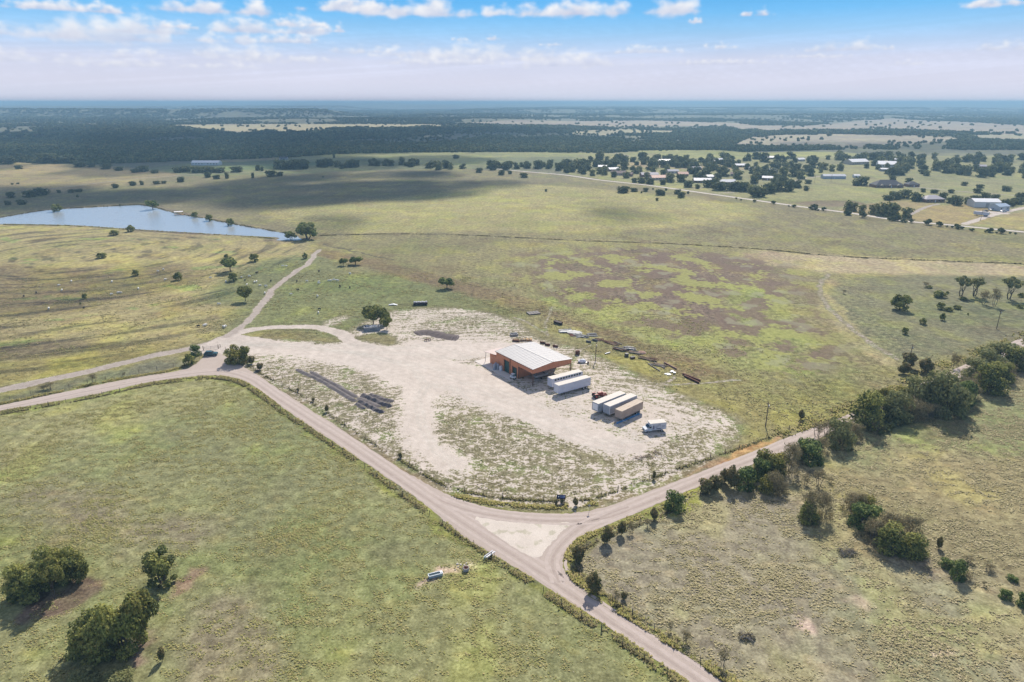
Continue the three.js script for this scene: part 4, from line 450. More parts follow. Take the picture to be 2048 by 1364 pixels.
// country beyond
const DG = 'trees dotted over the far pastures';
plant('far_round', 'far_pasture_tree', 'round dark tree dotted along the field edges beyond the pond', 'tree', DG, [-497.7,-686.8,7.9,6.2, -483.8,-694.4,13.0,6.6, -481.9,-710.0,14.4,7.3, -455.9,-641.2,8.4,4.8, -466.6,-638.0,5.6,4.0, -474.7,-726.3,4.2,3.5, -464.1,-730.4,7.4,3.5, -458.8,-734.7,7.4,3.5, -439.6,-770.3,7.2,4.8, -432.8,-794.3,8.0,4.9, -425.1,-799.3,4.6,5.0, -412.8,-809.4,8.1,3.8, -407.2,-814.6,5.9,3.3, -394.5,-830.5,8.9,6.3, -775.9,-1080.7,26.1,11.8, -701.7,-997.7,10.0,5.5, -722.2,-1098.9,34.4,15.5, -698.8,-1098.9,26.6,12.0, -577.8,-997.7,14.2,7.5, -633.8,-1029.4,17.6,7.9, -617.6,-1029.4,11.7,5.6, -506.3,-960.7,17.8,8.0, -547.1,-975.2,12.5,5.6, -509.9,-946.6,10.8,4.9, -479.5,-939.7,10.7,4.8, -577.4,-804.3,2.9,1.7, -574.5,-809.4,3.5,1.7, -384.0,-881.8,8.8,6.7, -364.1,-864.0,5.6,5.4, -367.8,-864.0,5.0,4.8, -355.3,-869.9,5.0,8.0, -444.1,-953.6,17.7,8.4, -424.7,-946.6,18.9,8.5, -408.5,-946.6,18.9,8.5, -395.0,-946.6,14.9,7.1, -374.6,-953.6,17.0,7.7, -451.8,-946.6,13.5,7.8, -353.6,-975.2,7.0,7.5, -345.5,-967.9,4.8,6.1, -307.8,-894.1,14.1,7.9, -299.0,-900.3,9.0,5.6, -325.0,-875.8,3.8,6.8, -359.4,-631.5,1.8,1.8, -436.1,-694.4,2.5,2.4, -238.7,-881.8,2.5,1.8, -303.1,-1199.9,4.3,7.6, -94.5,-1189.0,11.8,6.5, -376.1,-1257.4,14.3,7.7, -374.9,-1157.4,3.3,2.4]);
plant('far_round', 'field_tree', 'dark bushy tree in the pasture below the gravel lane', 'tree', 'trees in the pasture below the gravel lane', [117.0,-730.4,13.7,6.9, 130.0,-739.0,8.5,4.0, 142.2,-739.0,5.9,4.1, 150.7,-710.0,7.7,5.9, 154.0,-706.0,5.1,4.9, 168.8,-690.6,8.0,5.7, 171.5,-718.0,7.3,4.9, 140.4,-668.6,2.9,2.8, 165.9,-747.7,2.7,2.6, 183.4,-722.1,3.1,2.5, 135.7,-726.3,2.1,2.0, 36.2,-739.0,2.7,2.6, 15.2,-881.8,10.1,6.0, -44.6,-946.6,9.5,6.5, -13.7,-913.1,9.1,6.3, -2.6,-926.2,6.0,4.5, 153.7,-756.6,2.2,1.6]);
const gr = rng(31);
function belt(line, n, wPix, key, name, label, group, jitter) { const c = curve(line, false, 12); for (let i = 0; i < n; i++) { const p = c[Math.floor((i + gr() * 0.8) / n * (c.length - 1))], w = wPix * (0.75 + 0.5 * gr()), h = w * (0.72 + 0.3 * gr()); plant(gr() < 0.2 ? 'far_light' : gr() < 0.4 ? 'far_tall' : key, name, label, 'tree', group, [p[0] + (gr() - 0.5) * jitter, p[1] + (gr() - 0.5) * jitter * 1.6, w, h]); } }
belt([-333.8,-997.7,-304,-1005.4,-274.3,-1029.4,-235.8,-1021.3,-198.2,-1054.4,-154.4,-1063,-112.1,-1021.3,-77,-990.1], 46, 11, 'far_round', 'belt_tree', 'dark tree in the belt across the back of the far pasture', 'trees in the belt behind the far pasture', 26);
belt([-31.3,-997.7,11.5,-1005.4,54.9,-1013.3,99.8,-1029.4,146,-1045.9], 30, 11, 'far_round', 'belt_tree', 'dark tree in the belt behind the start of the gravel lane', 'trees in the belt behind the gravel lane', 30);
// village trees
const VIL = [45.6,-967.9,125.6,-1063,218.7,-1157.4,287.7,-1137.3,357.4,-1054.4,425.8,-1037.6,481.1,-997.7,407.9,-926.2,338.6,-841.4,317.1,-770.3,256.7,-702.1,241.6,-734.7,225.4,-752.1,216,-799.3,168.7,-852.6,118.2,-887.9], VIL2 = [511.6,-1063,625.1,-1063,718,-982.6,702.8,-913.1,634.1,-864,599.8,-875.8,544.2,-887.9,480.7,-913.1], CLEAR = [];
const placeClear = (x, z, r) => CLEAR.push([x, z, r]);
// ---------------------------------------------------------------- the metal building
const orangeTex = (() => { const w = 256, d = new Uint8Array(w * w * 4), r = rng(51); for (let j = 0; j < w; j++) for (let i = 0; i < w; i++) { const rib = i % 32 < 4 ? -12 : 0, n = 16 * fbm(i / 30, j / 60, 3) + 10 * (r() - 0.5) + rib, o = (j * w + i) * 4; d[o] = 204 + n; d[o + 1] = 130 + n * 0.8; d[o + 2] = 92 + n * 0.6; d[o + 3] = 255; } const t = new THREE.DataTexture(d, w, w); t.colorSpace = THREE.SRGBColorSpace; t.magFilter = THREE.LinearFilter; t.wrapS = t.wrapT = THREE.RepeatWrapping; t.needsUpdate = true; return t; })();
const orange = new THREE.MeshStandardMaterial({ map: orangeTex, roughness: 0.6 }), trimBrown = mat(C(0.12, 0.06, 0.04), 0.6), roofWhite = new THREE.MeshStandardMaterial({ map: grainTexture(76, [0.69, 0.68, 0.672], 0.1, 0.25, 256, -0.16), roughness: 0.55 }), roofRib = mat(C(0.42, 0.41, 0.415), 0.55), greenDoor = mat(C(0.012, 0.07, 0.065), 0.45), concrete = mat(C(0.58, 0.53, 0.48), 0.95), steel = mat(C(0.32, 0.32, 0.33), 0.4, { metalness: 0.6 }), darkSteel = mat(C(0.06, 0.055, 0.055), 0.6), whitePaint = mat(C(0.72, 0.72, 0.74), 0.5), rubber = mat(C(0.022, 0.022, 0.024), 0.9), glassDark = new THREE.MeshPhysicalMaterial({ color: C(0.02, 0.03, 0.035), roughness: 0.08 }), rust = new THREE.MeshStandardMaterial({ map: grainTexture(61, [0.36, 0.22, 0.17], 0.16, 3), roughness: 0.95 }), timber = new THREE.MeshStandardMaterial({ map: grainTexture(62, [0.5, 0.43, 0.35], 0.2, 6), roughness: 0.95 }), paleTimber = new THREE.MeshStandardMaterial({ map: grainTexture(63, [0.74, 0.6, 0.42], 0.18, 6), roughness: 0.9 }), greyTimber = new THREE.MeshStandardMaterial({ map: grainTexture(64, [0.5, 0.48, 0.46], 0.18, 6), roughness: 0.95 });
{
  const W = 16.8, L = 21.5, E = 6, R = 6.8, th = 35.9 * Math.PI / 180, hw = W / 2, hl = L / 2, BAY = 2.4;   // enclosed from -hl to BAY, open bay in front
  const b = thing('metal_building', 'orange metal building with white gabled roof, green roll-up doors and an open bay', 'building', 7.5, -224.7, th);
  const wallUV = (g) => { const p = g.attributes.position, n = g.attributes.normal, uv = g.attributes.uv; for (let i = 0; i < p.count; i++) uv.setXY(i, (Math.abs(n.getX(i)) > 0.5 ? p.getZ(i) : p.getX(i)) / 4, p.getY(i) / 4); return g; };
  const T = 0.2, d1 = [-5.9, -2.9], d2 = [-0.9, 1.5];              // door openings along the eave wall (z)
  const seg = (z0, z1, y0, y1) => box(T, y1 - y0, z1 - z0, -hw + T / 2, (y0 + y1) / 2, (z0 + z1) / 2);
  part(b, 'wall', wallUV(merge([seg(-hl, d1[0], 0, E), seg(d1[0], d1[1], 4.4, E), seg(d1[1], d2[0], 0, E), seg(d2[0], d2[1], 3.4, E), seg(d2[1], BAY, 0, E)])), orange);
  part(b, 'wall', wallUV(box(T, E, BAY + hl, hw - T / 2, E / 2, (BAY - hl) / 2)), orange);
  const gable = (z, y0) => { const g = prism([[-hw + 0.02, y0], [hw - 0.02, y0], [hw - 0.02, E], [0, R], [-hw + 0.02, E]], T); g.translate(0, 0, z); return wallUV(g); };
  part(b, 'wall', gable(-hl + T / 2 + 0.02, 0), orange); part(b, 'partition_wall', gable(BAY - 0.3, 0), orange);
  const fr = part(b, 'fascia', gable(hl - T / 2, 4.45), orange); part(fr, 'trim', [box(W, 0.14, 0.1, 0, 4.42, hl - 0.02)], trimBrown);
  const fl = part(b, 'fascia', wallUV(box(T, 1.55, hl - BAY - 0.2, -hw + T / 2, E - 0.775, (hl + BAY) / 2)), orange); part(fl, 'trim', box(0.1, 0.12, hl - BAY - 0.2, -hw, E - 1.6, (hl + BAY) / 2), trimBrown);
  part(b, 'fascia', wallUV(box(T, 1.55, hl - BAY - 0.2, hw - T / 2, E - 0.775, (hl + BAY) / 2)), orange);
  for (const [z0, z1, h] of [[d1[0], d1[1], 4.4], [d2[0], d2[1], 3.4]]) {
    const d = part(b, 'roll_up_door', box(0.06, h, z1 - z0 - 0.05, -hw + 0.32, h / 2, (z0 + z1) / 2), greenDoor);
    for (let y = 0.55; y < h; y += 0.55) part(d, 'slat', box(0.05, 0.44, z1 - z0 - 0.12, -hw + 0.28, y, (z0 + z1) / 2), greenDoor);
    part(d, 'frame', [box(0.12, h + 0.1, 0.14, -hw - 0.03, h / 2, z0 - 0.05), box(0.12, h + 0.1, 0.14, -hw - 0.03, h / 2, z1 + 0.05), box(0.12, 0.14, z1 - z0 + 0.3, -hw - 0.03, h + 0.09, (z0 + z1) / 2)], trimBrown);
  }
  const wd = part(b, 'side_door', box(1.0, 2.1, 0.06, -hw + 7.2, 1.05, BAY - 0.16), whitePaint); part(wd, 'handle', box(0.1, 0.05, 0.08, -hw + 7.6, 1.0, BAY - 0.1), steel);
  for (const [x, z] of [[-hw + 0.14, hl - 0.14], [hw - 0.14, hl - 0.14], [-hw + 0.14, BAY + 0.1], [hw - 0.14, BAY + 0.1]]) part(b, 'post', box(0.24, 5.9, 0.24, x, 2.95, z), trimBrown);
  for (const z of [-2.2]) part(b, 'downspout', box(0.14, 5.8, 0.14, -hw - 0.1, 2.95, z), trimBrown);
  // roof in panels with standing ribs
  const sl = Math.hypot(hw + 0.25, (R - E) * (hw + 0.25) / hw), an = Math.atan2(R - E, hw), n = 10, pw = (L + 0.5) / n;
  for (const s of [-1, 1]) for (let i = 0; i < n; i++) {
    const z = -hl - 0.25 + (i + 0.5) * pw, cx = s * (hw + 0.25) / 2, cy = R + 0.14 - (R - E) * (hw + 0.25) / hw / 2;
    const p = part(b, 'roof_panel', box(sl, 0.07, pw - 0.02, cx, cy, z, 0, 0, -s * an), roofWhite); part(p, 'rib', [box(sl - 0.05, 0.07, 0.08, cx, cy + 0.06, z - pw / 2 + 0.05, 0, 0, -s * an), box(sl - 0.05, 0.05, 0.05, cx, cy + 0.055, z, 0, 0, -s * an)], roofRib);
  }
  part(b, 'ridge_cap', box(0.6, 0.08, L + 0.5, 0, R + 0.2, 0), roofWhite);
  part(b, 'gutter', box(0.16, 0.16, L + 0.4, -hw - 0.3, E + 0.0, 0), trimBrown);
  // lean-to at the far end
  const lt = 7; part(b, 'awning_roof', box(7.6, 0.1, lt + 0.6, -hw + 3.4, 4.35, -hl - lt / 2 - 0.1, 0, -0.12), mat(C(0.5, 0.4, 0.36), 0.6));
  part(b, 'awning_wall', [box(0.16, 3.9, 4.8, -hw + 0.6, 1.95, -hl - 2.42), box(5.8, 3.7, 0.16, -hw + 3.6, 1.85, -hl - 4.9)].map(wallUV), orange);
  for (const [x, z] of [[-hw - 0.1, -hl - lt], [-hw + 6.8, -hl - lt]]) part(b, 'awning_post', [bar([x, 0, z], [x + 0.05, 1.6, z + 0.15], 0.09), bar([x + 0.05, 1.6, z + 0.15], [x + 0.1, 3.8, z + 0.3], 0.09)], steel);
  const slab = new THREE.Group(); const sg = thing('concrete_slab', 'pale concrete apron under the lean-to and along the roll-up doors', 'pavement', 7.5, -224.7, th); sg.userData.kind = 'structure';
  part(sg, 'slab', [box(11.6, 0.1, 9.6, -hw + 2.6, 0.05, -hl - 4.9), box(3.1, 0.1, 12.6, -hw - 1.65, 0.05, -hl + 6.22)], concrete);
  // things stored at the building
  const at = (x, z) => { const c = Math.cos(th), s = Math.sin(th); return [7.5 + x * c + z * s, -224.7 - x * s + z * c]; };
  for (const [x, z] of [[-hw - 0.9, -hl + 1.0], [-hw - 0.9, -hl + 2.3], [-hw - 1.9, -hl + 1.6]]) { const [px, pz] = at(x, z), t = thing('storage_tank', 'grey upright plastic tank standing by the lean-to wall', 'tank', px, pz, th, 'tanks by the lean-to', 0.1); part(t, 'body', [cyl(0.55, 0.55, 1.9, 0, 0.95, 0, 14), cyl(0.55, 0.2, 0.25, 0, 2.02, 0, 14)], mat(C(0.3, 0.32, 0.36), 0.5)); part(t, 'lid', cyl(0.2, 0.2, 0.12, 0, 2.2, 0, 10), mat(C(0.4, 0.42, 0.46), 0.5)); }
  { const [px, pz] = at(-hw - 0.7, -6.9), t = thing('refrigerator', 'white upright refrigerator standing beside the tall green door', 'refrigerator', px, pz, th, null, 0.1); part(t, 'body', box(0.75, 1.75, 0.75, 0, 0.875, 0), whitePaint); const d = part(t, 'door', box(0.05, 1.68, 0.72, -0.4, 0.88, 0), mat(C(0.78, 0.78, 0.8), 0.4)); part(d, 'handle', box(0.05, 0.5, 0.04, -0.45, 1.1, 0.28), steel); }
  { const [px, pz] = at(-hw - 1.6, 1.6), t = thing('utility_cart', 'small white utility cart parked at the end of the concrete apron', 'cart', px, pz, th + 0.3, null, 0.0); part(t, 'body', [box(1.1, 0.35, 1.9, 0, 0.75, 0), box(1.0, 0.5, 0.5, 0, 1.1, -0.6)], whitePaint); part(t, 'seat', box(0.8, 0.2, 0.5, 0, 1.02, 0.1), mat(C(0.3, 0.45, 0.5), 0.6)); for (const [x, z] of [[-0.5, -0.65], [0.5, -0.65], [-0.5, 0.65], [0.5, 0.65]]) part(t, 'wheel', cyl(0.32, 0.32, 0.22, x, 0.32, z, 14, 0, Math.PI / 2), rubber); part(t, 'roof', box(1.0, 0.06, 1.2, 0, 1.9, 0), whitePaint); part(t, 'roof_post', [bar([-0.45, 0.9, 0.5], [-0.45, 1.9, 0.5], 0.03), bar([0.45, 0.9, 0.5], [0.45, 1.9, 0.5], 0.03), bar([-0.45, 1.2, -0.5], [-0.45, 1.9, -0.5], 0.03), bar([0.45, 1.2, -0.5], [0.45, 1.9, -0.5], 0.03)], steel); }
  { // boat stored in the bay
    const [px, pz] = at(-1.2, 6.6), t = thing('boat', 'pale motorboat stored on a trailer in the open bay', 'boat', px, pz, th + Math.PI / 2 - 0.05); const pts = []; const secs = [[-3.2, 1.0, 0.15], [-1.5, 1.08, 0.05], [0.5, 1.05, 0.05], [2.0, 0.75, 0.2], [3.2, 0.08, 0.62]]; const pos = [], idx = []; secs.forEach(([z, w, k], i) => { pos.push(-w, 1.5 + (i > 2 ? 0.12 : 0), z, -w * 0.8, 0.9 + k * 0.3, z, 0, 0.72 + k * 0.6, z, w * 0.8, 0.9 + k * 0.3, z, w, 1.5 + (i > 2 ? 0.12 : 0), z); if (i) for (let j = 0; j < 4; j++) { const a = (i - 1) * 5 + j, b2 = i * 5 + j; idx.push(a, b2, a + 1, a + 1, b2, b2 + 1); } }); idx.push(0, 1, 2, 0, 2, 4, 2, 3, 4); const g = new THREE.BufferGeometry(); g.setAttribute('position', new THREE.Float32BufferAttribute(pos, 3)); g.setIndex(idx); g.computeVertexNormals();
    part(t, 'hull', g, mat(C(0.5, 0.5, 0.5), 0.4, { side: THREE.DoubleSide })); const dk = part(t, 'deck', [box(1.4, 0.08, 1.9, 0, 1.55, 1.7), box(1.9, 0.08, 0.7, 0, 1.5, -2.8)], mat(C(0.42, 0.4, 0.38), 0.7)); part(dk, 'windscreen', box(1.6, 0.4, 0.05, 0, 1.8, 0.7, 0, -0.4), glassDark); part(t, 'cover', box(1.95, 0.2, 2.9, 0, 1.6, -0.9), mat(C(0.34, 0.3, 0.28), 0.9)); part(t, 'trailer_frame', [box(0.1, 0.12, 6, -0.6, 0.55, 0), box(0.1, 0.12, 6, 0.6, 0.55, 0), box(1.5, 0.1, 0.1, 0, 0.55, -1)], darkSteel); for (const x of [-0.95, 0.95]) part(t, 'wheel', cyl(0.34, 0.34, 0.2, x, 0.34, -1, 14, 0, Math.PI / 2), rubber);
  }
}
// ---------------------------------------------------------------- semi trailers
function wheelOn(t, x, y, z, r, w = 0.28) { const o = part(t, 'wheel', cyl(r, r, w, x, y, z, 18, 0, Math.PI / 2), rubber); part(o, 'rim', cyl(r * 0.52, r * 0.52, w + 0.03, x, y, z, 12, 0, Math.PI / 2), mat(C(0.5, 0.5, 0.5), 0.5)); return o; }
function trailer(label, a, b, len, wid, top, bodyMat, roofMat, opt = {}) {       // a, b: front and rear top corners on the near side; nose towards a
  const dx = b[0] - a[0], dz = b[1] - a[1], l = Math.hypot(dx, dz), ux = dx / l, uz = dz / l, nx = uz, nz = -ux;        // n points to the far side
  const cx = a[0] + ux * len / 2 + nx * wid / 2, cz = a[1] + uz * len / 2 + nz * wid / 2, t = thing(opt.name ?? 'semi_trailer', label, 'trailer', cx, cz, Math.atan2(ux, uz), opt.group);
  const y0 = opt.floor ?? 1.1, h = top - y0, W2 = wid / 2;         // local +z towards the rear; near side is +x or -x as it falls
  part(t, 'box', box(wid, h - 0.06, len, 0, y0 + (h - 0.06) / 2, 0), bodyMat); part(t, 'roof', box(wid + 0.06, 0.07, len + 0.06, 0, top - 0.02, 0), roofMat);
  const rail = [], rib = []; for (const s of [-1, 1]) { rail.push(box(0.06, 0.14, len + 0.04, s * (W2 + 0.02), top - 0.12, 0), box(0.06, 0.16, len + 0.04, s * (W2 + 0.02), y0 + 0.08, 0)); for (let z = -len / 2 + 0.6; z < len / 2 - 0.3; z += 1.2) rib.push(box(0.03, h - 0.4, 0.06, s * (W2 + 0.012), y0 + h / 2, z)); for (const e of [-1, 1]) rail.push(box(0.1, h - 0.1, 0.1, s * (W2 - 0.02), y0 + h / 2, e * (len / 2 + 0.005))); }
  part(t, 'side_rail', rail, opt.trim ?? bodyMat); part(t, 'side_rib', rib, bodyMat);
  part(t, 'chassis', [box(0.14, 0.3, len * 0.9, -0.5, y0 - 0.16, 0), box(0.14, 0.3, len * 0.9, 0.5, y0 - 0.16, 0), box(wid * 0.8, 0.14, 2.6, 0, y0 - 0.3, len / 2 - 2.2)], darkSteel);
  const lg = part(t, 'landing_leg', [box(0.14, y0, 0.14, -0.85, y0 / 2, -len / 2 + 2.6), box(0.14, y0, 0.14, 0.85, y0 / 2, -len / 2 + 2.6), bar([-0.85, 0.5, -len / 2 + 2.6], [0.85, 0.5, -len / 2 + 2.6], 0.04)], darkSteel); part(lg, 'foot', [box(0.3, 0.06, 0.3, -0.85, 0.03, -len / 2 + 2.6), box(0.3, 0.06, 0.3, 0.85, 0.03, -len / 2 + 2.6)], darkSteel);
  for (const z of [len / 2 - 1.6, len / 2 - 2.8]) for (const s of [-1, 1]) wheelOn(t, s * (W2 - 0.2), 0.5, z, 0.5, 0.4);
  for (const s of [-1, 1]) { const d = part(t, 'rear_door', box(wid / 2 - 0.06, h - 0.25, 0.05, s * wid / 4, y0 + h / 2, len / 2 + 0.03), bodyMat); part(d, 'lock_rod', cyl(0.025, 0.025, h - 0.4, s * 0.35, y0 + h / 2, len / 2 + 0.09, 6), steel); }
  if (opt.windows) for (let k = 0; k < opt.windows; k++) { const z = -len / 2 + 1.4 + k * (len - 2.6) / (opt.windows - 1); for (const s of [-1, 1]) { const w = part(t, 'window', box(0.03, 0.7, 0.8, s * (W2 + 0.025), y0 + h * 0.8, z), glassDark); part(w, 'frame', [box(0.05, 0.06, 0.92, s * (W2 + 0.03), y0 + h * 0.8 + 0.38, z), box(0.05, 0.06, 0.92, s * (W2 + 0.03), y0 + h * 0.8 - 0.38, z)], whitePaint); } }
  if (opt.nose) part(t, 'nose_panel', box(wid * 0.82, h * 0.72, 0.05, 0, y0 + h * 0.52, -len / 2 - 0.03), opt.nose);
  return t;
}
const sideWhite = new THREE.MeshStandardMaterial({ map: grainTexture(71, [0.8, 0.8, 0.83], 0.1, 4, 256, -0.2), roughness: 0.5 }), roofPale = new THREE.MeshStandardMaterial({ map: grainTexture(72, [0.76, 0.73, 0.69], 0.1, 2, 256, -0.12), roughness: 0.7 }), sideGrey = new THREE.MeshStandardMaterial({ map: grainTexture(73, [0.62, 0.64, 0.67], 0.12, 4, 256, -0.12), roughness: 0.5 }), sideTan = new THREE.MeshStandardMaterial({ map: grainTexture(74, [0.68, 0.6, 0.54], 0.1, 4, 256, -0.15), roughness: 0.6 }), roofTan = new THREE.MeshStandardMaterial({ map: grainTexture(75, [0.72, 0.66, 0.59], 0.12, 2, 256, -0.05), roughness: 0.8 });
trailer('long white trailer with a row of dark side windows beside the open bay', [13.24,-207.79], [23.34,-214.41], 12.8, 2.5, 3.9, sideWhite, roofPale, { windows: 10, floor: 1.0, group: null });
trailer('plain white semi trailer parked beside the windowed one', [15.05,-202.58], [26.35,-209.98], 13.2, 2.5, 3.8, sideWhite, roofPale, { floor: 0.95 });
const TA = [26.16,-188.51], TB = [34.88,-196.00], TC = [29.39,-186.71], TD = [38.37,-194.46], TE = [32.54,-183.63], TF = [40.04,-190.78];
trailer('white semi trailer with white nose panel, the innermost of three side by side', TA, TB, 12.6, 2.5, 3.8, sideGrey, roofPale, { nose: whitePaint, group: 'three trailers side by side' });
trailer('grey-sided semi trailer in the middle of three side by side', TC, TD, 12.6, 2.5, 3.8, sideGrey, roofPale, { trim: whitePaint, group: 'three trailers side by side' });
trailer('tan semi trailer with a blue beam beside it, outermost of three', TE, TF, 10.4, 2.5, 3.6, sideTan, roofTan, { group: 'three trailers side by side' });
{ const a = [30.95,-182.64], b = [38.91,-189.15], t = thing('steel_beam', 'long blue steel beam lying beside the tan trailer', 'beam', (a[0] + b[0]) / 2, (a[1] + b[1]) / 2, Math.atan2(b[0] - a[0], b[1] - a[1])), l = Math.hypot(b[0] - a[0], b[1] - a[1]), blue = mat(C(0.07, 0.24, 0.44), 0.5); part(t, 'web', box(0.08, 0.3, l, 0, 0.24, 0), blue); part(t, 'flange', box(0.34, 0.06, l, 0, 0.42, 0), blue); part(t, 'flange', box(0.34, 0.06, l, 0, 0.06, 0), blue); part(t, 'rack_arm', [box(1.0, 0.06, 0.1, -0.3, 0.48, -l / 4), box(1.0, 0.06, 0.1, -0.3, 0.48, l / 4)], whitePaint); }
// ---------------------------------------------------------------- box truck
{
  const f = [38.69,-178.08], r = [44.47,-179.36], th = Math.atan2(r[0] - f[0], r[1] - f[1]), t = thing('box_truck', 'white box truck with dark swoosh lettering parked on the bare limestone', 'truck', (f[0] + r[0]) / 2 - 0.4, (f[1] + r[1]) / 2 + 0.5, th);
  const w = 2.1, bw = 2.3, cabCol = mat(C(0.6, 0.64, 0.68), 0.35); // local -z is the nose
  part(t, 'cargo_box', box(bw, 2.1, 4.3, 0, 1.85, 1.05), whitePaint); part(t, 'roof', box(bw + 0.06, 0.06, 5.0, 0, 2.93, 0.72), roofPale);
  part(t, 'overhang', prism([[-1.78, 2.9], [-1.1, 2.9], [-1.1, 2.15], [-1.55, 2.35]].map(([z, y]) => [z, y]), bw).rotateY(-Math.PI / 2), whitePaint);
  const cab = prism([[-3.3, 0.55], [-1.1, 0.55], [-1.1, 2.2], [-1.75, 2.2], [-2.35, 1.45], [-3.25, 1.2]], w).rotateY(-Math.PI / 2); part(t, 'cab', cab, cabCol);
  part(t, 'windscreen', box(w * 0.86, 0.86, 0.04, 0, 1.84, -2.08, 0, 0.68), glassDark); for (const s of [-1, 1]) { const d = part(t, 'door', box(0.04, 1.3, 1.0, s * (w / 2 + 0.01), 1.35, -1.75), cabCol); part(d, 'window', box(0.05, 0.5, 0.62, s * (w / 2 + 0.025), 1.78, -1.66), glassDark); part(d, 'handle', box(0.05, 0.05, 0.15, s * (w / 2 + 0.03), 1.3, -1.4), darkSteel); part(t, 'mirror', box(0.18, 0.3, 0.08, s * (w / 2 + 0.2), 1.8, -2.1), darkSteel); part(t, 'headlight', box(0.3, 0.2, 0.05, s * 0.75, 0.95, -3.31), mat(C(0.7, 0.7, 0.65), 0.2)); }
  part(t, 'grille', box(1.1, 0.34, 0.05, 0, 0.95, -3.3), darkSteel); part(t, 'bumper', box(w, 0.2, 0.16, 0, 0.55, -3.36), steel); part(t, 'chassis', box(0.9, 0.2, 6, 0, 0.62, 0), darkSteel);
  for (const z of [-2.3, 1.9]) for (const s of [-1, 1]) wheelOn(t, s * (w / 2 - 0.08), 0.38, z, 0.38);
  // printed stripes and lettering on both sides: dark swoosh, bars, small lines of illegible print
  const cv = document.createElement('canvas'); cv.width = 512; cv.height = 256; const k = cv.getContext('2d'); k.fillStyle = '#dadae0'; k.fillRect(0, 0, 512, 256); k.fillStyle = '#8c8696'; k.fillRect(10, 70, 56, 150); k.fillStyle = '#54506a'; k.fillRect(48, 110, 22, 120); k.strokeStyle = '#5f5a72'; k.lineWidth = 13; k.beginPath(); k.moveTo(150, 170); k.quadraticCurveTo(190, 60, 280, 46); k.stroke(); k.lineWidth = 7; k.beginPath(); k.moveTo(175, 175); k.quadraticCurveTo(220, 130, 290, 60); k.quadraticCurveTo(310, 110, 280, 150); k.stroke(); k.fillStyle = '#5f5a72'; k.fillRect(120, 80, 12, 96); k.fillStyle = '#8e93a8'; k.fillRect(330, 104, 140, 18); k.fillRect(350, 136, 110, 10); k.fillRect(340, 160, 120, 9); k.fillStyle = '#4a4656'; k.fillRect(150, 196, 190, 28);
  const tex = new THREE.CanvasTexture(cv); tex.colorSpace = THREE.SRGBColorSpace; const pm = new THREE.MeshStandardMaterial({ map: tex, roughness: 0.5, color: C(0.85, 0.85, 0.85) });
  for (const s of [-1, 1]) { const g = new THREE.PlaneGeometry(4.25, 2.0); g.rotateY(s * Math.PI / 2); if (s > 0) { const uv = g.attributes.uv; for (let i = 0; i < uv.count; i++) uv.setX(i, 1 - uv.getX(i)); } g.translate(s * (bw / 2 + 0.006), 1.85, 1.05); part(t, 'side_print', g, pm); }
}
// ---------------------------------------------------------------- cars
function car(label, x, z, turn, body, sc = 1, group) {
  const t = thing('parked_car', label, 'car', x, z, turn, group); t.scale.setScalar(sc); const w = 1.82;
  const g = new THREE.ExtrudeGeometry(new THREE.Shape([[-2.2, 0.35], [2.2, 0.35], [2.25, 0.8], [2.15, 1.0], [1.0, 1.1], [-1.9, 1.1], [-2.25, 0.95]].map((p) => new THREE.Vector2(...p))), { depth: w - 0.12, bevelEnabled: true, bevelSize: 0.06, bevelThickness: 0.06, bevelSegments: 2 }); g.translate(0, 0, -(w - 0.12) / 2); part(t, 'body', g, body);
  const c = new THREE.ExtrudeGeometry(new THREE.Shape([[-1.95, 1.08], [1.05, 1.08], [0.35, 1.62], [-1.55, 1.64]].map((p) => new THREE.Vector2(...p))), { depth: w - 0.4, bevelEnabled: true, bevelSize: 0.05, bevelThickness: 0.05, bevelSegments: 2 }); c.translate(0, 0, -(w - 0.4) / 2); part(t, 'cabin', c, body);
  part(t, 'windscreen', box(0.03, 0.62, w * 0.74, 0.76, 1.38, 0, 0, 0, 0.92), glassDark); part(t, 'rear_window', box(0.03, 0.45, w * 0.7, -1.83, 1.36, 0, 0, 0, -0.62), glassDark);
  for (const s of [-1, 1]) { part(t, 'side_window', prism([[-1.6, 1.14], [0.75, 1.14], [0.3, 1.55], [-1.4, 1.56]], 0.03).translate(0, 0, s * (w / 2 - 0.13)), glassDark); part(t, 'headlight', box(0.08, 0.16, 0.36, 2.22, 0.84, s * 0.62), mat(C(0.7, 0.7, 0.7), 0.2)); part(t, 'tail_light', box(0.06, 0.2, 0.3, -2.27, 0.85, s * 0.66), mat(C(0.25, 0.02, 0.02), 0.3)); for (const x2 of [-1.4, 1.4]) { const q = part(t, 'wheel', cyl(0.35, 0.35, 0.24, x2, 0.35, s * (w / 2 - 0.1), 18, Math.PI / 2), rubber); part(q, 'rim', cyl(0.2, 0.2, 0.26, x2, 0.35, s * (w / 2 - 0.1), 10, Math.PI / 2), steel); } }
  return t;
}
car('dark teal estate car parked across the gravel apron at the gate', -113.23,-240.50, 0.12, mat(C(0.03, 0.085, 0.1), 0.25), 1.05);
{ const P = [[410.5,-595.4, 0.5, C(0.05, 0.05, 0.06)], [423.3,-605.5, 0.3, C(0.6, 0.6, 0.6)], [426.1,-595.4, 0.2, C(0.7, 0.7, 0.7)]], L = ['dark car parked beside the long white trailer by the big shop', 'white pickup-sized car parked in front of the big white shop', 'white car parked at the corner of the blue-grey workshop']; P.forEach(([x, z, a, c], i) => car(L[i], x, z, a, mat(c, 0.3), 1.15)); }
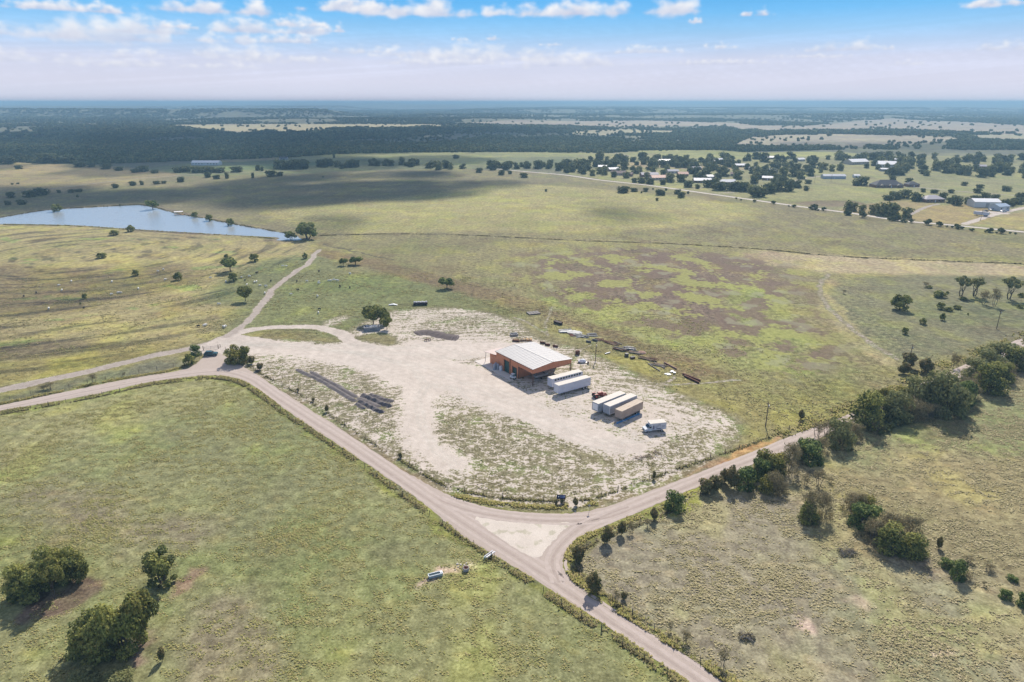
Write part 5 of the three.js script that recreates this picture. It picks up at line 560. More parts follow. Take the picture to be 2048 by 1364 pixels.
// ---------------------------------------------------------------- red tractor, loader wreck
function tractor(label, x, z, turn, red) {
  const t = thing('old_tractor', label, 'tractor', x, z, turn), dk = mat(C(0.04, 0.045, 0.035), 0.8);
  part(t, 'hood', [box(0.8, 0.7, 1.9, 0, 1.25, -1.1), box(0.7, 0.2, 1.7, 0, 1.68, -1.1)], red); part(t, 'frame', [box(0.5, 0.4, 3.6, 0, 0.8, -0.2), box(1.6, 0.16, 0.2, 0, 0.6, -1.7)], dk); part(t, 'seat', [box(0.5, 0.12, 0.5, 0, 1.35, 0.7), box(0.5, 0.45, 0.1, 0, 1.6, 0.95)], dk); part(t, 'steering_wheel', new THREE.TorusGeometry(0.22, 0.03, 6, 16).rotateX(1.0).translate(0, 1.75, 0.15), dk); part(t, 'exhaust', cyl(0.05, 0.05, 0.9, 0.25, 2.1, -1.4, 8), rust);
  for (const s of [-1, 1]) { const a = part(t, 'wheel', cyl(0.75, 0.75, 0.42, s * 0.85, 0.75, 0.7, 20, 0, Math.PI / 2), rubber); part(a, 'rim', cyl(0.4, 0.4, 0.45, s * 0.85, 0.75, 0.7, 12, 0, Math.PI / 2), red); part(t, 'fender', box(0.5, 0.08, 1.2, s * 0.85, 1.55, 0.7), red); const b = part(t, 'wheel', cyl(0.38, 0.38, 0.25, s * 0.75, 0.38, -1.7, 16, 0, Math.PI / 2), rubber); part(b, 'rim', cyl(0.2, 0.2, 0.28, s * 0.75, 0.38, -1.7, 10, 0, Math.PI / 2), red); }
  return t;
}
tractor('old red tractor standing in front of the three trailers', 27.43,-201.84, -1.2, mat(C(0.3, 0.045, 0.03), 0.5));
{ const t = thing('hay_mower', 'rusty red mower with a folded deck beside the old tractor', 'mower', 29.47,-202.63, 0.5); part(t, 'deck', [box(2.2, 0.5, 1.4, 0, 0.75, 0), box(1.6, 0.3, 0.8, 0.2, 1.1, 0)], mat(C(0.26, 0.06, 0.04), 0.6)); part(t, 'drawbar', [bar([-1.1, 0.6, 0], [-2.2, 0.5, 0.2], 0.06)], darkSteel); for (const s of [-1, 1]) wheelOn(t, s * 0.9, 0.35, 0.75, 0.35); }
{ const t = thing('tractor_wreck', 'rusted skeletal implement on the bare limestone below the charcoal mound', 'wreck', -33.79,-257.61, 0.4); part(t, 'frame', [box(2.6, 0.16, 0.16, 0, 0.6, 0), box(2.4, 0.14, 0.14, 0, 0.7, 0.7), box(0.14, 0.14, 1.2, -0.9, 0.65, 0.3), box(0.14, 0.14, 1.2, 0.9, 0.65, 0.3), bar([-0.4, 0.6, 0.3], [-0.2, 1.5, 0.2], 0.06), bar([0.5, 0.6, 0.3], [0.7, 1.4, 0.2], 0.06)], rust); for (const x of [-1.1, -0.3, 0.5, 1.2]) part(t, 'disc', cyl(0.4, 0.4, 0.08, x, 0.4, 0.1, 14, 0, Math.PI / 2), rust); part(t, 'seat', box(0.4, 0.08, 0.4, 0.1, 1.1, 0.3), paleTimber); }
// ---------------------------------------------------------------- mounds: asphalt millings and charcoal
function mound(name, label, line, w, h, m, group, seed) {          // a long heap with a rounded crest along a line
  const c = curve(line, false, 8), pos = [], idx = [], uv = [], K2 = 9; c.forEach(([x, z], i) => { const a = c[Math.max(0, i - 1)], b = c[Math.min(c.length - 1, i + 1)], l = Math.hypot(b[0] - a[0], b[1] - a[1]), nx = -(b[1] - a[1]) / l, nz = (b[0] - a[0]) / l, e = Math.min(1, Math.min(i, c.length - 1 - i) / (c.length * 0.08) + 0.02); for (let k = 0; k < K2; k++) { const s = k / (K2 - 1) * 2 - 1, ww = w / 2 * (1 + 0.22 * noise(i / 3 + seed, k < 4 ? 0 : 9)) * Math.sqrt(e), y = h * (Math.cos(s * Math.PI) * 0.5 + 0.5) * (0.85 + 0.4 * noise(i / 2.3 + seed, s * 1.5 + 3)) * e; pos.push(x + nx * s * ww, y + 0.01, z + nz * s * ww); uv.push(x / 3, z / 3); if (i && k) { const p = i * K2 + k; idx.push(p - K2 - 1, p - 1, p - K2, p - K2, p - 1, p); } } });
  const g = new THREE.BufferGeometry(); g.setAttribute('position', new THREE.Float32BufferAttribute(pos, 3)); g.setAttribute('uv', new THREE.Float32BufferAttribute(uv, 2)); g.setIndex(idx); g.computeVertexNormals(); const o = part(scene, name, g, m); tag(o, label, 'mound', group); return o;
}
const milling = new THREE.MeshStandardMaterial({ map: grainTexture(81, [0.4, 0.375, 0.37], 0.22, 1), roughness: 1, side: THREE.DoubleSide }), WG = 'windrows of asphalt millings';
mound('gravel_windrow', 'long thin windrow of dark grey millings nearest the yard fence', [-77.1,-226.8,-72.2,-222,-65.9,-216.5,-58.8,-208.8,-52.2,-201.4,-49.7,-198.7], 2.2, 0.5, milling, WG, 1);
mound('gravel_windrow', 'long thin windrow of dark grey millings on the building side of the other', [-71.6,-224.8,-65.4,-217.9,-59.3,-212.1,-55.1,-207.1,-49.9,-201.8], 2.2, 0.5, milling, WG, 2);
mound('gravel_windrow', 'tall straight ridge of dark millings at the thick end, fence side', [-49.1,-199.1,-45.4,-195.7,-42.2,-192.7,-39.4,-190.2], 2.4, 0.95, milling, WG, 3);
mound('gravel_windrow', 'tall straight ridge of dark millings in the middle of the thick end', [-49.1,-203.8,-44.7,-200.3,-40.9,-196.8,-37.7,-194.6], 2.6, 1.05, milling, WG, 4);
mound('gravel_windrow', 'curved ridge of dark millings at the thick end, building side', [-46.6,-204.2,-44,-202.6,-40.6,-199.9,-37.6,-198.7], 2.6, 0.7, milling, WG, 5);
mound('gravel_windrow', 'short low heap of dark millings beside the fence-side ridge', [-49.2,-197.2,-47.3,-194.9,-45.7,-193.1], 2, 0.6, milling, WG, 6);
mound('gravel_windrow', 'low flat spread of dark millings between the two tall ridges', [-49.7,-201.8,-45.1,-198,-41,-194.6], 2.6, 0.35, milling, WG, 7);
mound('charcoal_mound', 'low black mound of burnt material behind the yard', [-39.9,-265.7,-36.4,-267.6,-33.4,-267,-29.5,-264.4,-24.1,-261.3,-21.4,-260.7], 7, 0.8, new THREE.MeshStandardMaterial({ map: grainTexture(82, [0.36, 0.32, 0.31], 0.2, 1), roughness: 1, side: THREE.DoubleSide }), null, 8);
// ---------------------------------------------------------------- stock, scrap and yard clutter
{ const t = thing('block_bin', 'grey concrete block bin filled with white rubble under the yard trees', 'bin', -58.55,-270.93, 0.24), blk = [mat(C(0.26, 0.26, 0.27), 0.95), mat(C(0.31, 0.305, 0.3), 0.95), mat(C(0.22, 0.225, 0.235), 0.95)], r = rng(4); for (let y = 0; y < 3; y++) { for (let x = 0; x < 6; x++) for (const z of [-1.5, 1.5]) part(t, 'block', box(1.04, 0.56, 0.5, -2.75 + x * 1.1 + (y % 2) * 0.12, 0.29 + y * 0.58, z), blk[Math.floor(r() * 3)]); for (let z = 0; z < 3; z++) for (const x of [-3.1, 3.2]) part(t, 'block', box(0.5, 0.56, 0.82, x, 0.29 + y * 0.58, -0.88 + z * 0.88), blk[Math.floor(r() * 3)]); } const rk = new THREE.IcosahedronGeometry(1, 1); for (let i = 0; i < 14; i++) { const m = part(t, 'rubble_piece', rk, mat(C(0.55, 0.54, 0.52), 0.9)); m.position.set(-2.4 + r() * 4.9, 1.2 + r() * 0.5, (r() - 0.5) * 2); m.scale.set(0.3 + r() * 0.35, 0.25 + r() * 0.25, 0.3 + r() * 0.3); m.rotation.y = r() * 6; } part(t, 'fill', box(5.6, 1.1, 2.4, 0, 0.6, 0), mat(C(0.5, 0.48, 0.46), 0.95)); }
{ const t = thing('flatbed_wagon', 'black flatbed wagon loaded with white sacks in the pasture behind the yard', 'wagon', -42.98,-308.18, 0.12); part(t, 'bed', box(6.6, 0.9, 2.2, 0, 0.95, 0), mat(C(0.03, 0.025, 0.035), 0.7)); const s = mat(C(0.62, 0.62, 0.64), 0.8), sg = new THREE.SphereGeometry(0.5, 10, 7); for (let i = 0; i < 7; i++) { const m = part(t, 'sack', sg, s); m.position.set(-2.7 + i * 0.9, 1.55, (i % 2 - 0.5) * 0.6); m.scale.set(0.95, 0.55, 1.2); } for (const x of [-2.4, 2.4]) for (const z of [-0.95, 0.95]) part(t, 'wheel', cyl(0.4, 0.4, 0.25, x, 0.4, z, 14, Math.PI / 2), rubber); part(t, 'drawbar', bar([-3.3, 0.6, 0], [-4.6, 0.4, 0], 0.07), darkSteel); }
{ const t = thing('sheet_metal', 'bent pale metal sheet lying in the pasture behind the yard', 'sheet metal', -55.90,-308.18, 0.1); part(t, 'sheet', [box(2.2, 0.05, 1.8, -0.9, 0.3, 0, 0, 0, 0.18), box(2.0, 0.05, 1.7, 1.05, 0.3, 0, 0, 0, -0.26)], mat(C(0.6, 0.62, 0.64), 0.4)); part(t, 'lip', box(3.6, 0.25, 0.05, 0, 0.2, 0.9), steel); }
{ const t = thing('slatted_platform', 'pale slatted wooden platform lying flat behind the metal building', 'platform', 9.69,-294.52, 0.35); for (let i = 0; i < 4; i++) for (let j = 0; j < 2; j++) part(t, 'plank', box(1.3, 0.09, 2.0, -2.15 + i * 1.42, 0.42, -1.06 + j * 2.12), greyTimber); part(t, 'joist', [box(5.6, 0.3, 0.15, 0, 0.2, -1.9), box(5.6, 0.3, 0.15, 0, 0.2, 0), box(5.6, 0.3, 0.15, 0, 0.2, 1.9)], darkSteel); }
{ const t = thing('steel_hopper', 'dark brown steel hopper tipped over behind the metal building', 'hopper', 19.76,-279.10, 0.75); part(t, 'shell', prism([[-0.5, 0], [0.5, 0], [0.8, 1.1], [-0.8, 1.1]], 4.2), mat(C(0.05, 0.035, 0.035), 0.8)); part(t, 'rim', [box(1.8, 0.1, 0.1, 0, 1.14, 2.1), box(1.8, 0.1, 0.1, 0, 1.14, -2.1), box(0.1, 0.1, 4.3, -0.85, 1.14, 0), box(0.1, 0.1, 4.3, 0.85, 1.14, 0)], rust); }
// stacks of lumber, beams and sheet: every board is a part
function stack(name, label, x, z, turn, n, len, bw, bh, m, opt = {}) {
  const r = rng(opt.seed ?? Math.round(Math.abs(x * 7 + z * 13))), t = thing(name, label, opt.category ?? 'lumber', x, z, turn, opt.group), ms = Array.isArray(m) ? m : [m], per = opt.per ?? 6, piece = opt.piece ?? 'plank', g = new THREE.BoxGeometry(len, bh, bw); g.attributes.uv.array.forEach((v, i, a) => { a[i] = v * 1.7; });
  for (let i = 0; i < n; i++) { const lay = Math.floor(i / per), q = i % per, o = part(t, piece, g, ms[Math.floor(r() * ms.length)]); o.position.set((r() - 0.5) * len * (opt.mess ?? 0.06), bh / 2 + lay * (bh + 0.02) + (opt.mess > 0.15 ? q * 0.012 : 0), (q - (per - 1) / 2) * bw * (opt.gap ?? 1.12) + (r() - 0.5) * bw * (opt.mess ?? 0) * 2); o.rotation.y = (r() - 0.5) * (opt.mess ?? 0.05) * 1.3; o.rotation.z = (r() - 0.5) * (opt.mess ?? 0) * 0.12; o.scale.x = 0.75 + 0.4 * r(); if (opt.mess > 0.15) o.position.y += 0.03 + Math.abs(Math.sin(o.rotation.z)) * len * 0.5; }
  return t;
}
stack('lumber_stack', 'yellow stack of fresh split lumber behind the metal building', 5.60,-257.61, 0.22, 30, 2.0, 0.32, 0.24, [paleTimber, timber], { per: 10, mess: 0.04, gap: 1.5 }).rotation.y += Math.PI / 2 - 0.2;
stack('lumber_stack', 'loose brown heap of cut wood at the end of the yellow lumber stack', 1.60,-257.01, 0.1, 22, 2.4, 0.26, 0.22, [paleTimber, timber, rust], { per: 8, mess: 0.3 });
{ const t = thing('metal_crate', 'grey open metal crate standing on the cut wood behind the building', 'crate', 0.82,-263.80, 0.3); part(t, 'side', [box(3, 0.7, 0.08, 0, 0.5, -0.9), box(3, 0.7, 0.08, 0, 0.5, 0.9), box(0.08, 0.7, 1.8, -1.5, 0.5, 0), box(0.08, 0.7, 1.8, 1.5, 0.5, 0)], steel); part(t, 'base', box(3, 0.1, 1.8, 0, 0.12, 0), darkSteel); part(t, 'top_rail', [box(3.1, 0.08, 0.15, 0, 0.88, -0.9), box(3.1, 0.08, 0.15, 0, 0.88, 0.9)], whitePaint); }
const scrapGrey = [mat(C(0.2, 0.22, 0.22), 0.6), mat(C(0.3, 0.31, 0.31), 0.5), mat(C(0.12, 0.12, 0.12), 0.8)], SG = 'scrap heaps behind the building';
const HEAPS = [[[22.44,-268.95], 16, 4.2, 'flat heap of blue-grey roofing sheets at the top of the scrap line', scrapGrey, 0.1, 'sheet'], [[26.01,-267.00], 14, 3.6, 'heap of dull grey sheet metal beside the roofing sheets', scrapGrey, -0.5, 'sheet'], [[28.26,-262.55], 12, 4.4, 'heap of long grey angle iron in the scrap line', scrapGrey, -0.6, 'bar'], [[25.17,-264.44], 7, 2.2, 'small dark heap of sheet iron below the angle iron', [rust, scrapGrey[2]], 0.3, 'sheet'], [[32.74,-264.44], 9, 2.8, 'black tarpaulin-coloured heap at the end of the angle iron', [rubber, scrapGrey[2]], 0, 'sheet'], [[34.46,-258.22], 6, 3.0, 'dark brown boards beside the rolls of wire', [rust, timber], -0.3, 'plank'], [[41.53,-246.54], 16, 4.2, 'dark heap of weathered beams in the long scrap line', [scrapGrey[2], timber, rust], -0.62, 'beam'], [[45.08,-247.10], 22, 3.4, 'pale heap of old planks behind the weathered beams', [greyTimber, scrapGrey[1]], -0.5, 'plank'], [[46.73,-243.21], 10, 3.8, 'grey planks lying beside the pink soil heap', [greyTimber, timber], -0.6, 'plank'], [[50.36,-236.28], 12, 5.0, 'row of brown boards in the weeds of the scrap line', [timber, rust], -0.55, 'plank'], [[39.09,-254.02], 7, 5.0, 'brown boards below the utility pole at the start of the scrap line', [timber, rust], -0.7, 'plank'], [[53.20,-230.18], 8, 4.6, 'grey boards stacked behind the white-topped board', [greyTimber, timber], -0.6, 'plank']];
HEAPS.forEach(([[x, z], n, len, label, m, turn, piece], i) => stack('scrap_heap', label, x, z, turn, Math.round(n * 1.5), len * 1.15, piece === 'sheet' ? 0.9 : 0.28, piece === 'sheet' ? 0.05 : 0.16, m, { per: piece === 'sheet' ? 4 : 7, mess: 0.42, piece, category: 'scrap heap', seed: 100 + i, group: SG, gap: 1.05 }));
const BEAMS = [[[59.66,-221.54], [64.31,-215.20], 'upper of two long dark brown steel beams at the end of the scrap line', rust, 0.5], [[59.75,-219.69], [63.35,-213.45], 'lower of two long dark brown steel beams, with a pale edge', rust, 0.5], [[55.53,-232.69], [58.64,-226.27], 'rusty reddish girder lying behind the grey boards', mat(C(0.22, 0.13, 0.1), 0.9), 0.4], [[49.50,-231.68], [52.37,-224.36], 'white-topped board sloping down to a rusty box end', greyTimber, 0.3], [[51.98,-233.20], [54.64,-226.75], 'thin pale beam between the girder and the white-topped board', greyTimber, 0.24], [[25.89,-260.99], [30.03,-261.92], 'straight pale blue-white pole lying in the grass below the angle iron', whitePaint, 0.22], [[35.12,-241.58], [37.23,-243.21], 'short white board lying alone in the grass', whitePaint, 0.35], [[40.61,-256.41], [43.17,-252.26], 'pale long plank in the weeds past the utility pole', greyTimber, 0.25]];
BEAMS.forEach(([[ax, az], [bx, bz], label, m, s]) => { const l = Math.hypot(bx - ax, bz - az), t = thing('beam', label, 'beam', (ax + bx) / 2, (az + bz) / 2, Math.atan2(bx - ax, bz - az)); if (s > 0.35) { part(t, 'flange', box(s * 1.2, 0.06, l, 0, 0.04, 0), m); part(t, 'web', box(0.08, s, l, 0, s / 2 + 0.05, 0), m); part(t, 'flange', box(s * 1.2, 0.06, l, 0, s + 0.08, 0), m); } else { part(t, 'face', box(s, 0.08, l, 0, s + 0.02, 0), m); part(t, 'body', box(s * 0.85, s - 0.04, l * 0.98, 0, s / 2, 0), timber); } });
{ const D = [['steel_drum_rack', 'small rusty brown steel locker standing on the slope behind the building', 24.74,-241.58, 1.3, 1.5, 1.1, rust], ['black_crate', 'black square crate at the foot of the scrap heap', 42.90,-239.44, 1.1, 1.2, 1.1, darkSteel], ['rusty_bin', 'low rusty bin with a pale lid in the scrap line', 44.80,-237.32, 1.6, 0.7, 1.0, rust]]; for (const [n, l, x, z, w, h, d, m] of D) { const t = thing(n, l, 'crate', x, z, 0.5); part(t, 'body', box(w, h - 0.1, d, 0, h / 2 - 0.05, 0), m); part(t, 'lid', box(w + 0.08, 0.08, d + 0.08, 0, h, 0), n === 'rusty_bin' ? greyTimber : m); part(t, 'handle', box(0.3, 0.06, 0.06, 0, h * 0.6, d / 2 + 0.04), steel); } }
for (const [x, z, l] of [[30.33,-255.21, 'dark roll of wire netting below the black scrap'], [33.12,-257.01, 'second dark roll of wire netting, beside the utility pole'], [12.04,-254.02, 'short dark timber behind the building roof, first of three'], [13.90,-251.68, 'short dark timber behind the building roof, second of three'], [16.93,-249.94, 'short dark timber with a pale top behind the building roof']]) { const t = thing('timber_roll', l, 'roll', x, z, -0.5); part(t, 'body', cyl(0.42, 0.42, 2.0, 0, 0.42, 0, 14, 0, Math.PI / 2), l.includes('wire') ? scrapGrey[2] : rust); part(t, 'end_cap', [cyl(0.3, 0.3, 0.04, -1.02, 0.42, 0, 14, 0, Math.PI / 2), cyl(0.3, 0.3, 0.04, 1.02, 0.42, 0, 14, 0, Math.PI / 2)], greyTimber); }
{ const t = thing('tarp_heap', 'heap of white tarpaulin and scrap beside the utility pole path', 'heap', 25.62,-233.20, 0.2), r = rng(5); const sh = new THREE.IcosahedronGeometry(1, 2); const p = sh.attributes.position; for (let i = 0; i < p.count; i++) { const k = 1 + 0.28 * noise(p.getX(i) * 2.2, p.getY(i) * 2.2 + p.getZ(i)); p.setXYZ(i, p.getX(i) * k, Math.max(-0.4, p.getY(i) * k), p.getZ(i) * k); } sh.computeVertexNormals(); const a = part(t, 'tarpaulin', sh, whitePaint); a.scale.set(1.5, 0.9, 0.9); a.position.set(0, 0.55, 0); const b = part(t, 'tyre', new THREE.TorusGeometry(0.36, 0.14, 8, 18).rotateX(Math.PI / 2), rubber); b.position.set(-1.5, 0.15, 0.6); const c = part(t, 'scrap_piece', box(1.4, 0.12, 0.7, 1.3, 0.2, 0.7, 0.4), steel); part(t, 'scrap_piece', box(1.0, 0.5, 0.4, -0.8, 0.26, -0.9, 0.9), darkSteel); }
for (const [x, z, l] of [[27.66,-231.68, 'dark barrel standing beside the white tarpaulin heap']]) { const t = thing(l.includes('tyre') ? 'old_tyre' : 'steel_barrel', l, l.includes('tyre') ? 'tyre' : 'barrel', x, z); if (l.includes('tyre')) { part(t, 'tread', new THREE.TorusGeometry(0.6, 0.25, 8, 20).rotateX(Math.PI / 2).translate(0, 0.25, 0), rubber); part(t, 'inner_rim', new THREE.TorusGeometry(0.38, 0.06, 6, 18).rotateX(Math.PI / 2).translate(0, 0.25, 0), rust); } else { part(t, 'body', cyl(0.3, 0.3, 0.9, 0, 0.45, 0, 16), darkSteel); part(t, 'hoop', [cyl(0.32, 0.32, 0.05, 0, 0.3, 0, 16), cyl(0.32, 0.32, 0.05, 0, 0.62, 0, 16), cyl(0.32, 0.32, 0.05, 0, 0.89, 0, 16)], rust); } }
{ const g = new THREE.SphereGeometry(1, 24, 10, 0, 6.2832, 0, Math.PI / 2); const p = g.attributes.position; for (let i = 0; i < p.count; i++) p.setY(i, p.getY(i) * (0.9 + 0.3 * noise(p.getX(i) * 3, p.getZ(i) * 3))); g.computeVertexNormals(); const o = part(scene, 'soil_heap', g, new THREE.MeshStandardMaterial({ map: grainTexture(91, [0.62, 0.5, 0.44], 0.14, 1), roughness: 1 })); o.scale.set(1.8, 0.75, 1.6); const [hx, hz] = [49.20,-243.21]; o.position.set(hx, 0, hz); tag(o, 'small pink soil heap at the end of the old planks', 'heap'); }
{ const t = thing('broken_sheets_heap', 'white broken panels scattered below the rusty girder', 'scrap', 55.85,-222.47, 0.3), r = rng(8); for (let i = 0; i < 6; i++) part(t, 'panel', box(1 + r(), 0.05, 0.6 + 0.4 * r(), (r() - 0.5) * 4.5, 0.1 + 0.07 * i, (r() - 0.5) * 2.6, r() * 3, (r() - 0.5) * 0.2, (r() - 0.5) * 0.2), whitePaint); }
{ const t = thing('burn_heap', 'brown burnt brush heap near the sign corner of the yard', 'brush heap', 37.12,-163.00, 0.4), r = rng(6); for (let i = 0; i < 26; i++) { const x = (r() - 0.5) * 9, z = (r() - 0.5) * 2.2, a = r() * 6.28, l = 0.6 + r() * 1.2; part(t, 'branch', bar([x - Math.cos(a) * l, 0.08, z - Math.sin(a) * l], [x + Math.cos(a) * l, 0.2 + r() * 0.5, z + Math.sin(a) * l], 0.06, 0.03, 5), r() < 0.4 ? deadWood : rust); } }
// ---------------------------------------------------------------- pasture troughs by the near fence
{ const t = thing('water_trough', 'long galvanized stock trough on bare ground in the green pasture', 'trough', -15.37,-113.81, 0.38), galv = mat(C(0.42, 0.5, 0.54), 0.35, { metalness: 0.3 }); part(t, 'side', [box(2.8, 0.6, 0.06, 0, 0.4, -0.4), box(2.8, 0.6, 0.06, 0, 0.4, 0.4)], galv); part(t, 'end', [box(0.06, 0.6, 0.8, -1.4, 0.4, 0), box(0.06, 0.6, 0.8, 1.4, 0.4, 0)], galv); part(t, 'rim', [box(2.95, 0.06, 0.14, 0, 0.71, -0.42), box(2.95, 0.06, 0.14, 0, 0.71, 0.42), box(0.14, 0.06, 0.9, -1.42, 0.71, 0), box(0.14, 0.06, 0.9, 1.42, 0.71, 0)], mat(C(0.6, 0.66, 0.7), 0.35)); part(t, 'base', box(2.7, 0.12, 0.74, 0, 0.07, 0), darkSteel); part(t, 'water', box(2.7, 0.02, 0.72, 0, 0.6, 0), new THREE.MeshPhysicalMaterial({ color: C(0.05, 0.08, 0.09), roughness: 0.05 })); part(t, 'float_box', box(0.4, 0.12, 0.5, 1.15, 0.76, 0), whitePaint); }
{ const t = thing('stone_tank', 'round pale stone tank with rusty brown fill beside scattered stones', 'tank', -9.36,-115.67); part(t, 'wall', new THREE.LatheGeometry([[0.5, 0.02], [0.62, 0.02], [0.66, 0.75], [0.54, 0.75], [0.5, 0.4]].map((p) => new THREE.Vector2(...p)), 24), mat(C(0.42, 0.4, 0.38), 0.9)); part(t, 'fill', [cyl(0.53, 0.53, 0.7, 0, 0.36, 0, 20), cyl(0.45, 0.2, 0.25, 0.05, 0.82, -0.05, 12)], rust); }
{ const r = rng(15), st = new THREE.IcosahedronGeometry(1, 1); const sp = st.attributes.position; for (let i = 0; i < sp.count; i++) { const k = 1 + 0.2 * noise(sp.getX(i) * 3 + 5, sp.getY(i) * 3 + sp.getZ(i)); sp.setXYZ(i, sp.getX(i) * k, sp.getY(i) * k, sp.getZ(i) * k); } const [sx, sz] = [-10.33,-116.46]; for (let i = 0; i < 9; i++) { const o = part(scene, 'pale_stone', st, mat(C(0.5, 0.45, 0.39), 0.95)); o.position.set(sx + (r() - 0.5) * 2.6, 0.08, sz + (r() - 0.5) * 3); o.scale.set(0.14 + 0.18 * r(), 0.1 + 0.06 * r(), 0.12 + 0.16 * r()); o.rotation.y = r() * 6; tag(o, 'pale stone lying beside the round stone tank', 'stone', 'stones beside the round tank'); } }
{ const t = thing('pipe_rack', 'stack of long pale pipes leaning on the fence beside the road', 'pipe rack', -4.61,-119.87, 0.86 + Math.PI), r = rng(16); [[0, 0.9, -0.3], [0, 0.72, 0], [0, 0.86, 0.35], [0, 0.5, 0.55]].forEach(([x, y, z]) => part(t, 'pipe', bar([-1.3, y, z], [1.3, y, z], 0.1, 0.1, 10), whitePaint)); part(t, 'rack_leg', [bar([-0.9, 0, 0.6], [-0.9, 1, -0.35], 0.04), bar([0.9, 0, 0.6], [0.9, 1, -0.35], 0.04), bar([-0.9, 0, -0.5], [-0.9, 1, -0.35], 0.04), bar([0.9, 0, -0.5], [0.9, 1, -0.35], 0.04)], darkSteel); part(t, 'green_panel', box(0.7, 0.5, 0.06, 1.5, 0.75, 0.1, 0.2), mat(C(0.2, 0.36, 0.32), 0.6)); }
function brushPile(label, x, z, w, seed) { const t = thing('brush_pile', label, 'brush pile', x, z), r = rng(seed); for (let i = 0; i < 60; i++) { const a = r() * 6.28, l = w * (0.2 + 0.3 * r()), px = (r() - 0.5) * w * 0.7, pz = (r() - 0.5) * w * 0.45, e = 0.2 + r() * 0.9; part(t, 'branch', bar([px - Math.cos(a) * l / 2, 0.05 + r() * 0.3, pz - Math.sin(a) * l / 2], [px + Math.cos(a) * l / 2, e, pz + Math.sin(a) * l / 2], 0.06, 0.025, 5), r() < 0.45 ? deadWood : r() < 0.6 ? greyBark : barkMat); } part(t, 'dry_leaves', foliage(seed, [[0, 0.3, 0, w * 0.45, 0.5, w * 0.3]], 260, 0.25, GREY), leafMat); }
brushPile('pile of dead grey branches in the rough pasture near the grey thickets', 70.73,-121.38, 4.6, 41); brushPile('round heap of cut branches in the rough pasture beside the bare pit', 41.72,-97.14, 3.4, 42);
// ---------------------------------------------------------------- sign, poles, gate
{ const t = thing('roadside_sign', 'blue sign with white lettering patches on posts at the road junction', 'sign', 11.67,-140.66, -0.05); const cv = document.createElement('canvas'); cv.width = 256; cv.height = 140; const k = cv.getContext('2d'); k.fillStyle = '#101c4a'; k.fillRect(0, 0, 256, 140); k.fillStyle = '#dfe3ea'; k.beginPath(); k.arc(52, 62, 22, 0, 7); k.fill(); k.fillStyle = '#8fa3d6'; k.fillRect(96, 30, 130, 16); k.fillRect(100, 62, 110, 10); k.fillRect(96, 90, 120, 12); k.fillStyle = '#b9c6e6'; k.fillRect(206, 22, 26, 60); const tex = new THREE.CanvasTexture(cv); tex.colorSpace = THREE.SRGBColorSpace; part(t, 'board', box(2.1, 1.15, 0.06, 0, 1.55, 0), mat(C(0.01, 0.02, 0.08), 0.5)); part(t, 'face', new THREE.PlaneGeometry(2.04, 1.1).translate(0, 1.55, 0.036), new THREE.MeshStandardMaterial({ map: tex, roughness: 0.5 })); for (const x of [-0.9, 0.9]) part(t, 'post', box(0.1, 2.15, 0.1, x, 1.07, -0.09), timber); }
{ const t = thing('road_sign', 'small grey road sign on a thin post at the outside of the junction', 'sign', 17.91,-136.67); part(t, 'post', cyl(0.04, 0.04, 2.0, 0, 1.0, 0, 8), steel); part(t, 'plate', box(0.55, 0.55, 0.03, 0, 1.8, 0.05, 0, 0, Math.PI / 4), mat(C(0.3, 0.3, 0.3), 0.5)); }
function pole(label, x, z, h) { const t = thing('utility_pole', label, 'utility pole', x, z, 0.4, 'wooden utility poles'); part(t, 'shaft', cyl(0.17, 0.11, h, 0, h / 2, 0, 10), timber); const c = part(t, 'crossarm', box(1.6, 0.11, 0.11, 0, h - 0.5, 0.12), timber); part(c, 'insulator', [cyl(0.05, 0.05, 0.18, -0.7, h - 0.36, 0.12, 8), cyl(0.05, 0.05, 0.18, 0.7, h - 0.36, 0.12, 8), cyl(0.05, 0.05, 0.18, 0, h + 0.05, 0, 8)], greyTimber); part(t, 'transformer', cyl(0.2, 0.2, 0.6, 0, h - 1.3, 0.3, 12), steel); }
pole('wooden utility pole at the end of the scrap line with a worn path to it', 30.74,-234.73, 7.4); pole('tall wooden utility pole in the pasture beside the branch road', 74.49,-180.99, 8); pole('wooden utility pole rising behind the brown cedars by the paddock', 141.96,-227.72, 9); pole('wooden utility pole on the far side of the paddock near bare ground', 203.53,-272.26, 8.5); pole('wooden utility pole on the green field before the long grey shed', 356.1,-819.8, 9); pole('wooden utility pole beside the long grey shed', 380.2,-830.5, 9); pole('wooden utility pole by the driveway of the big white shop', 377,-550.4, 9);
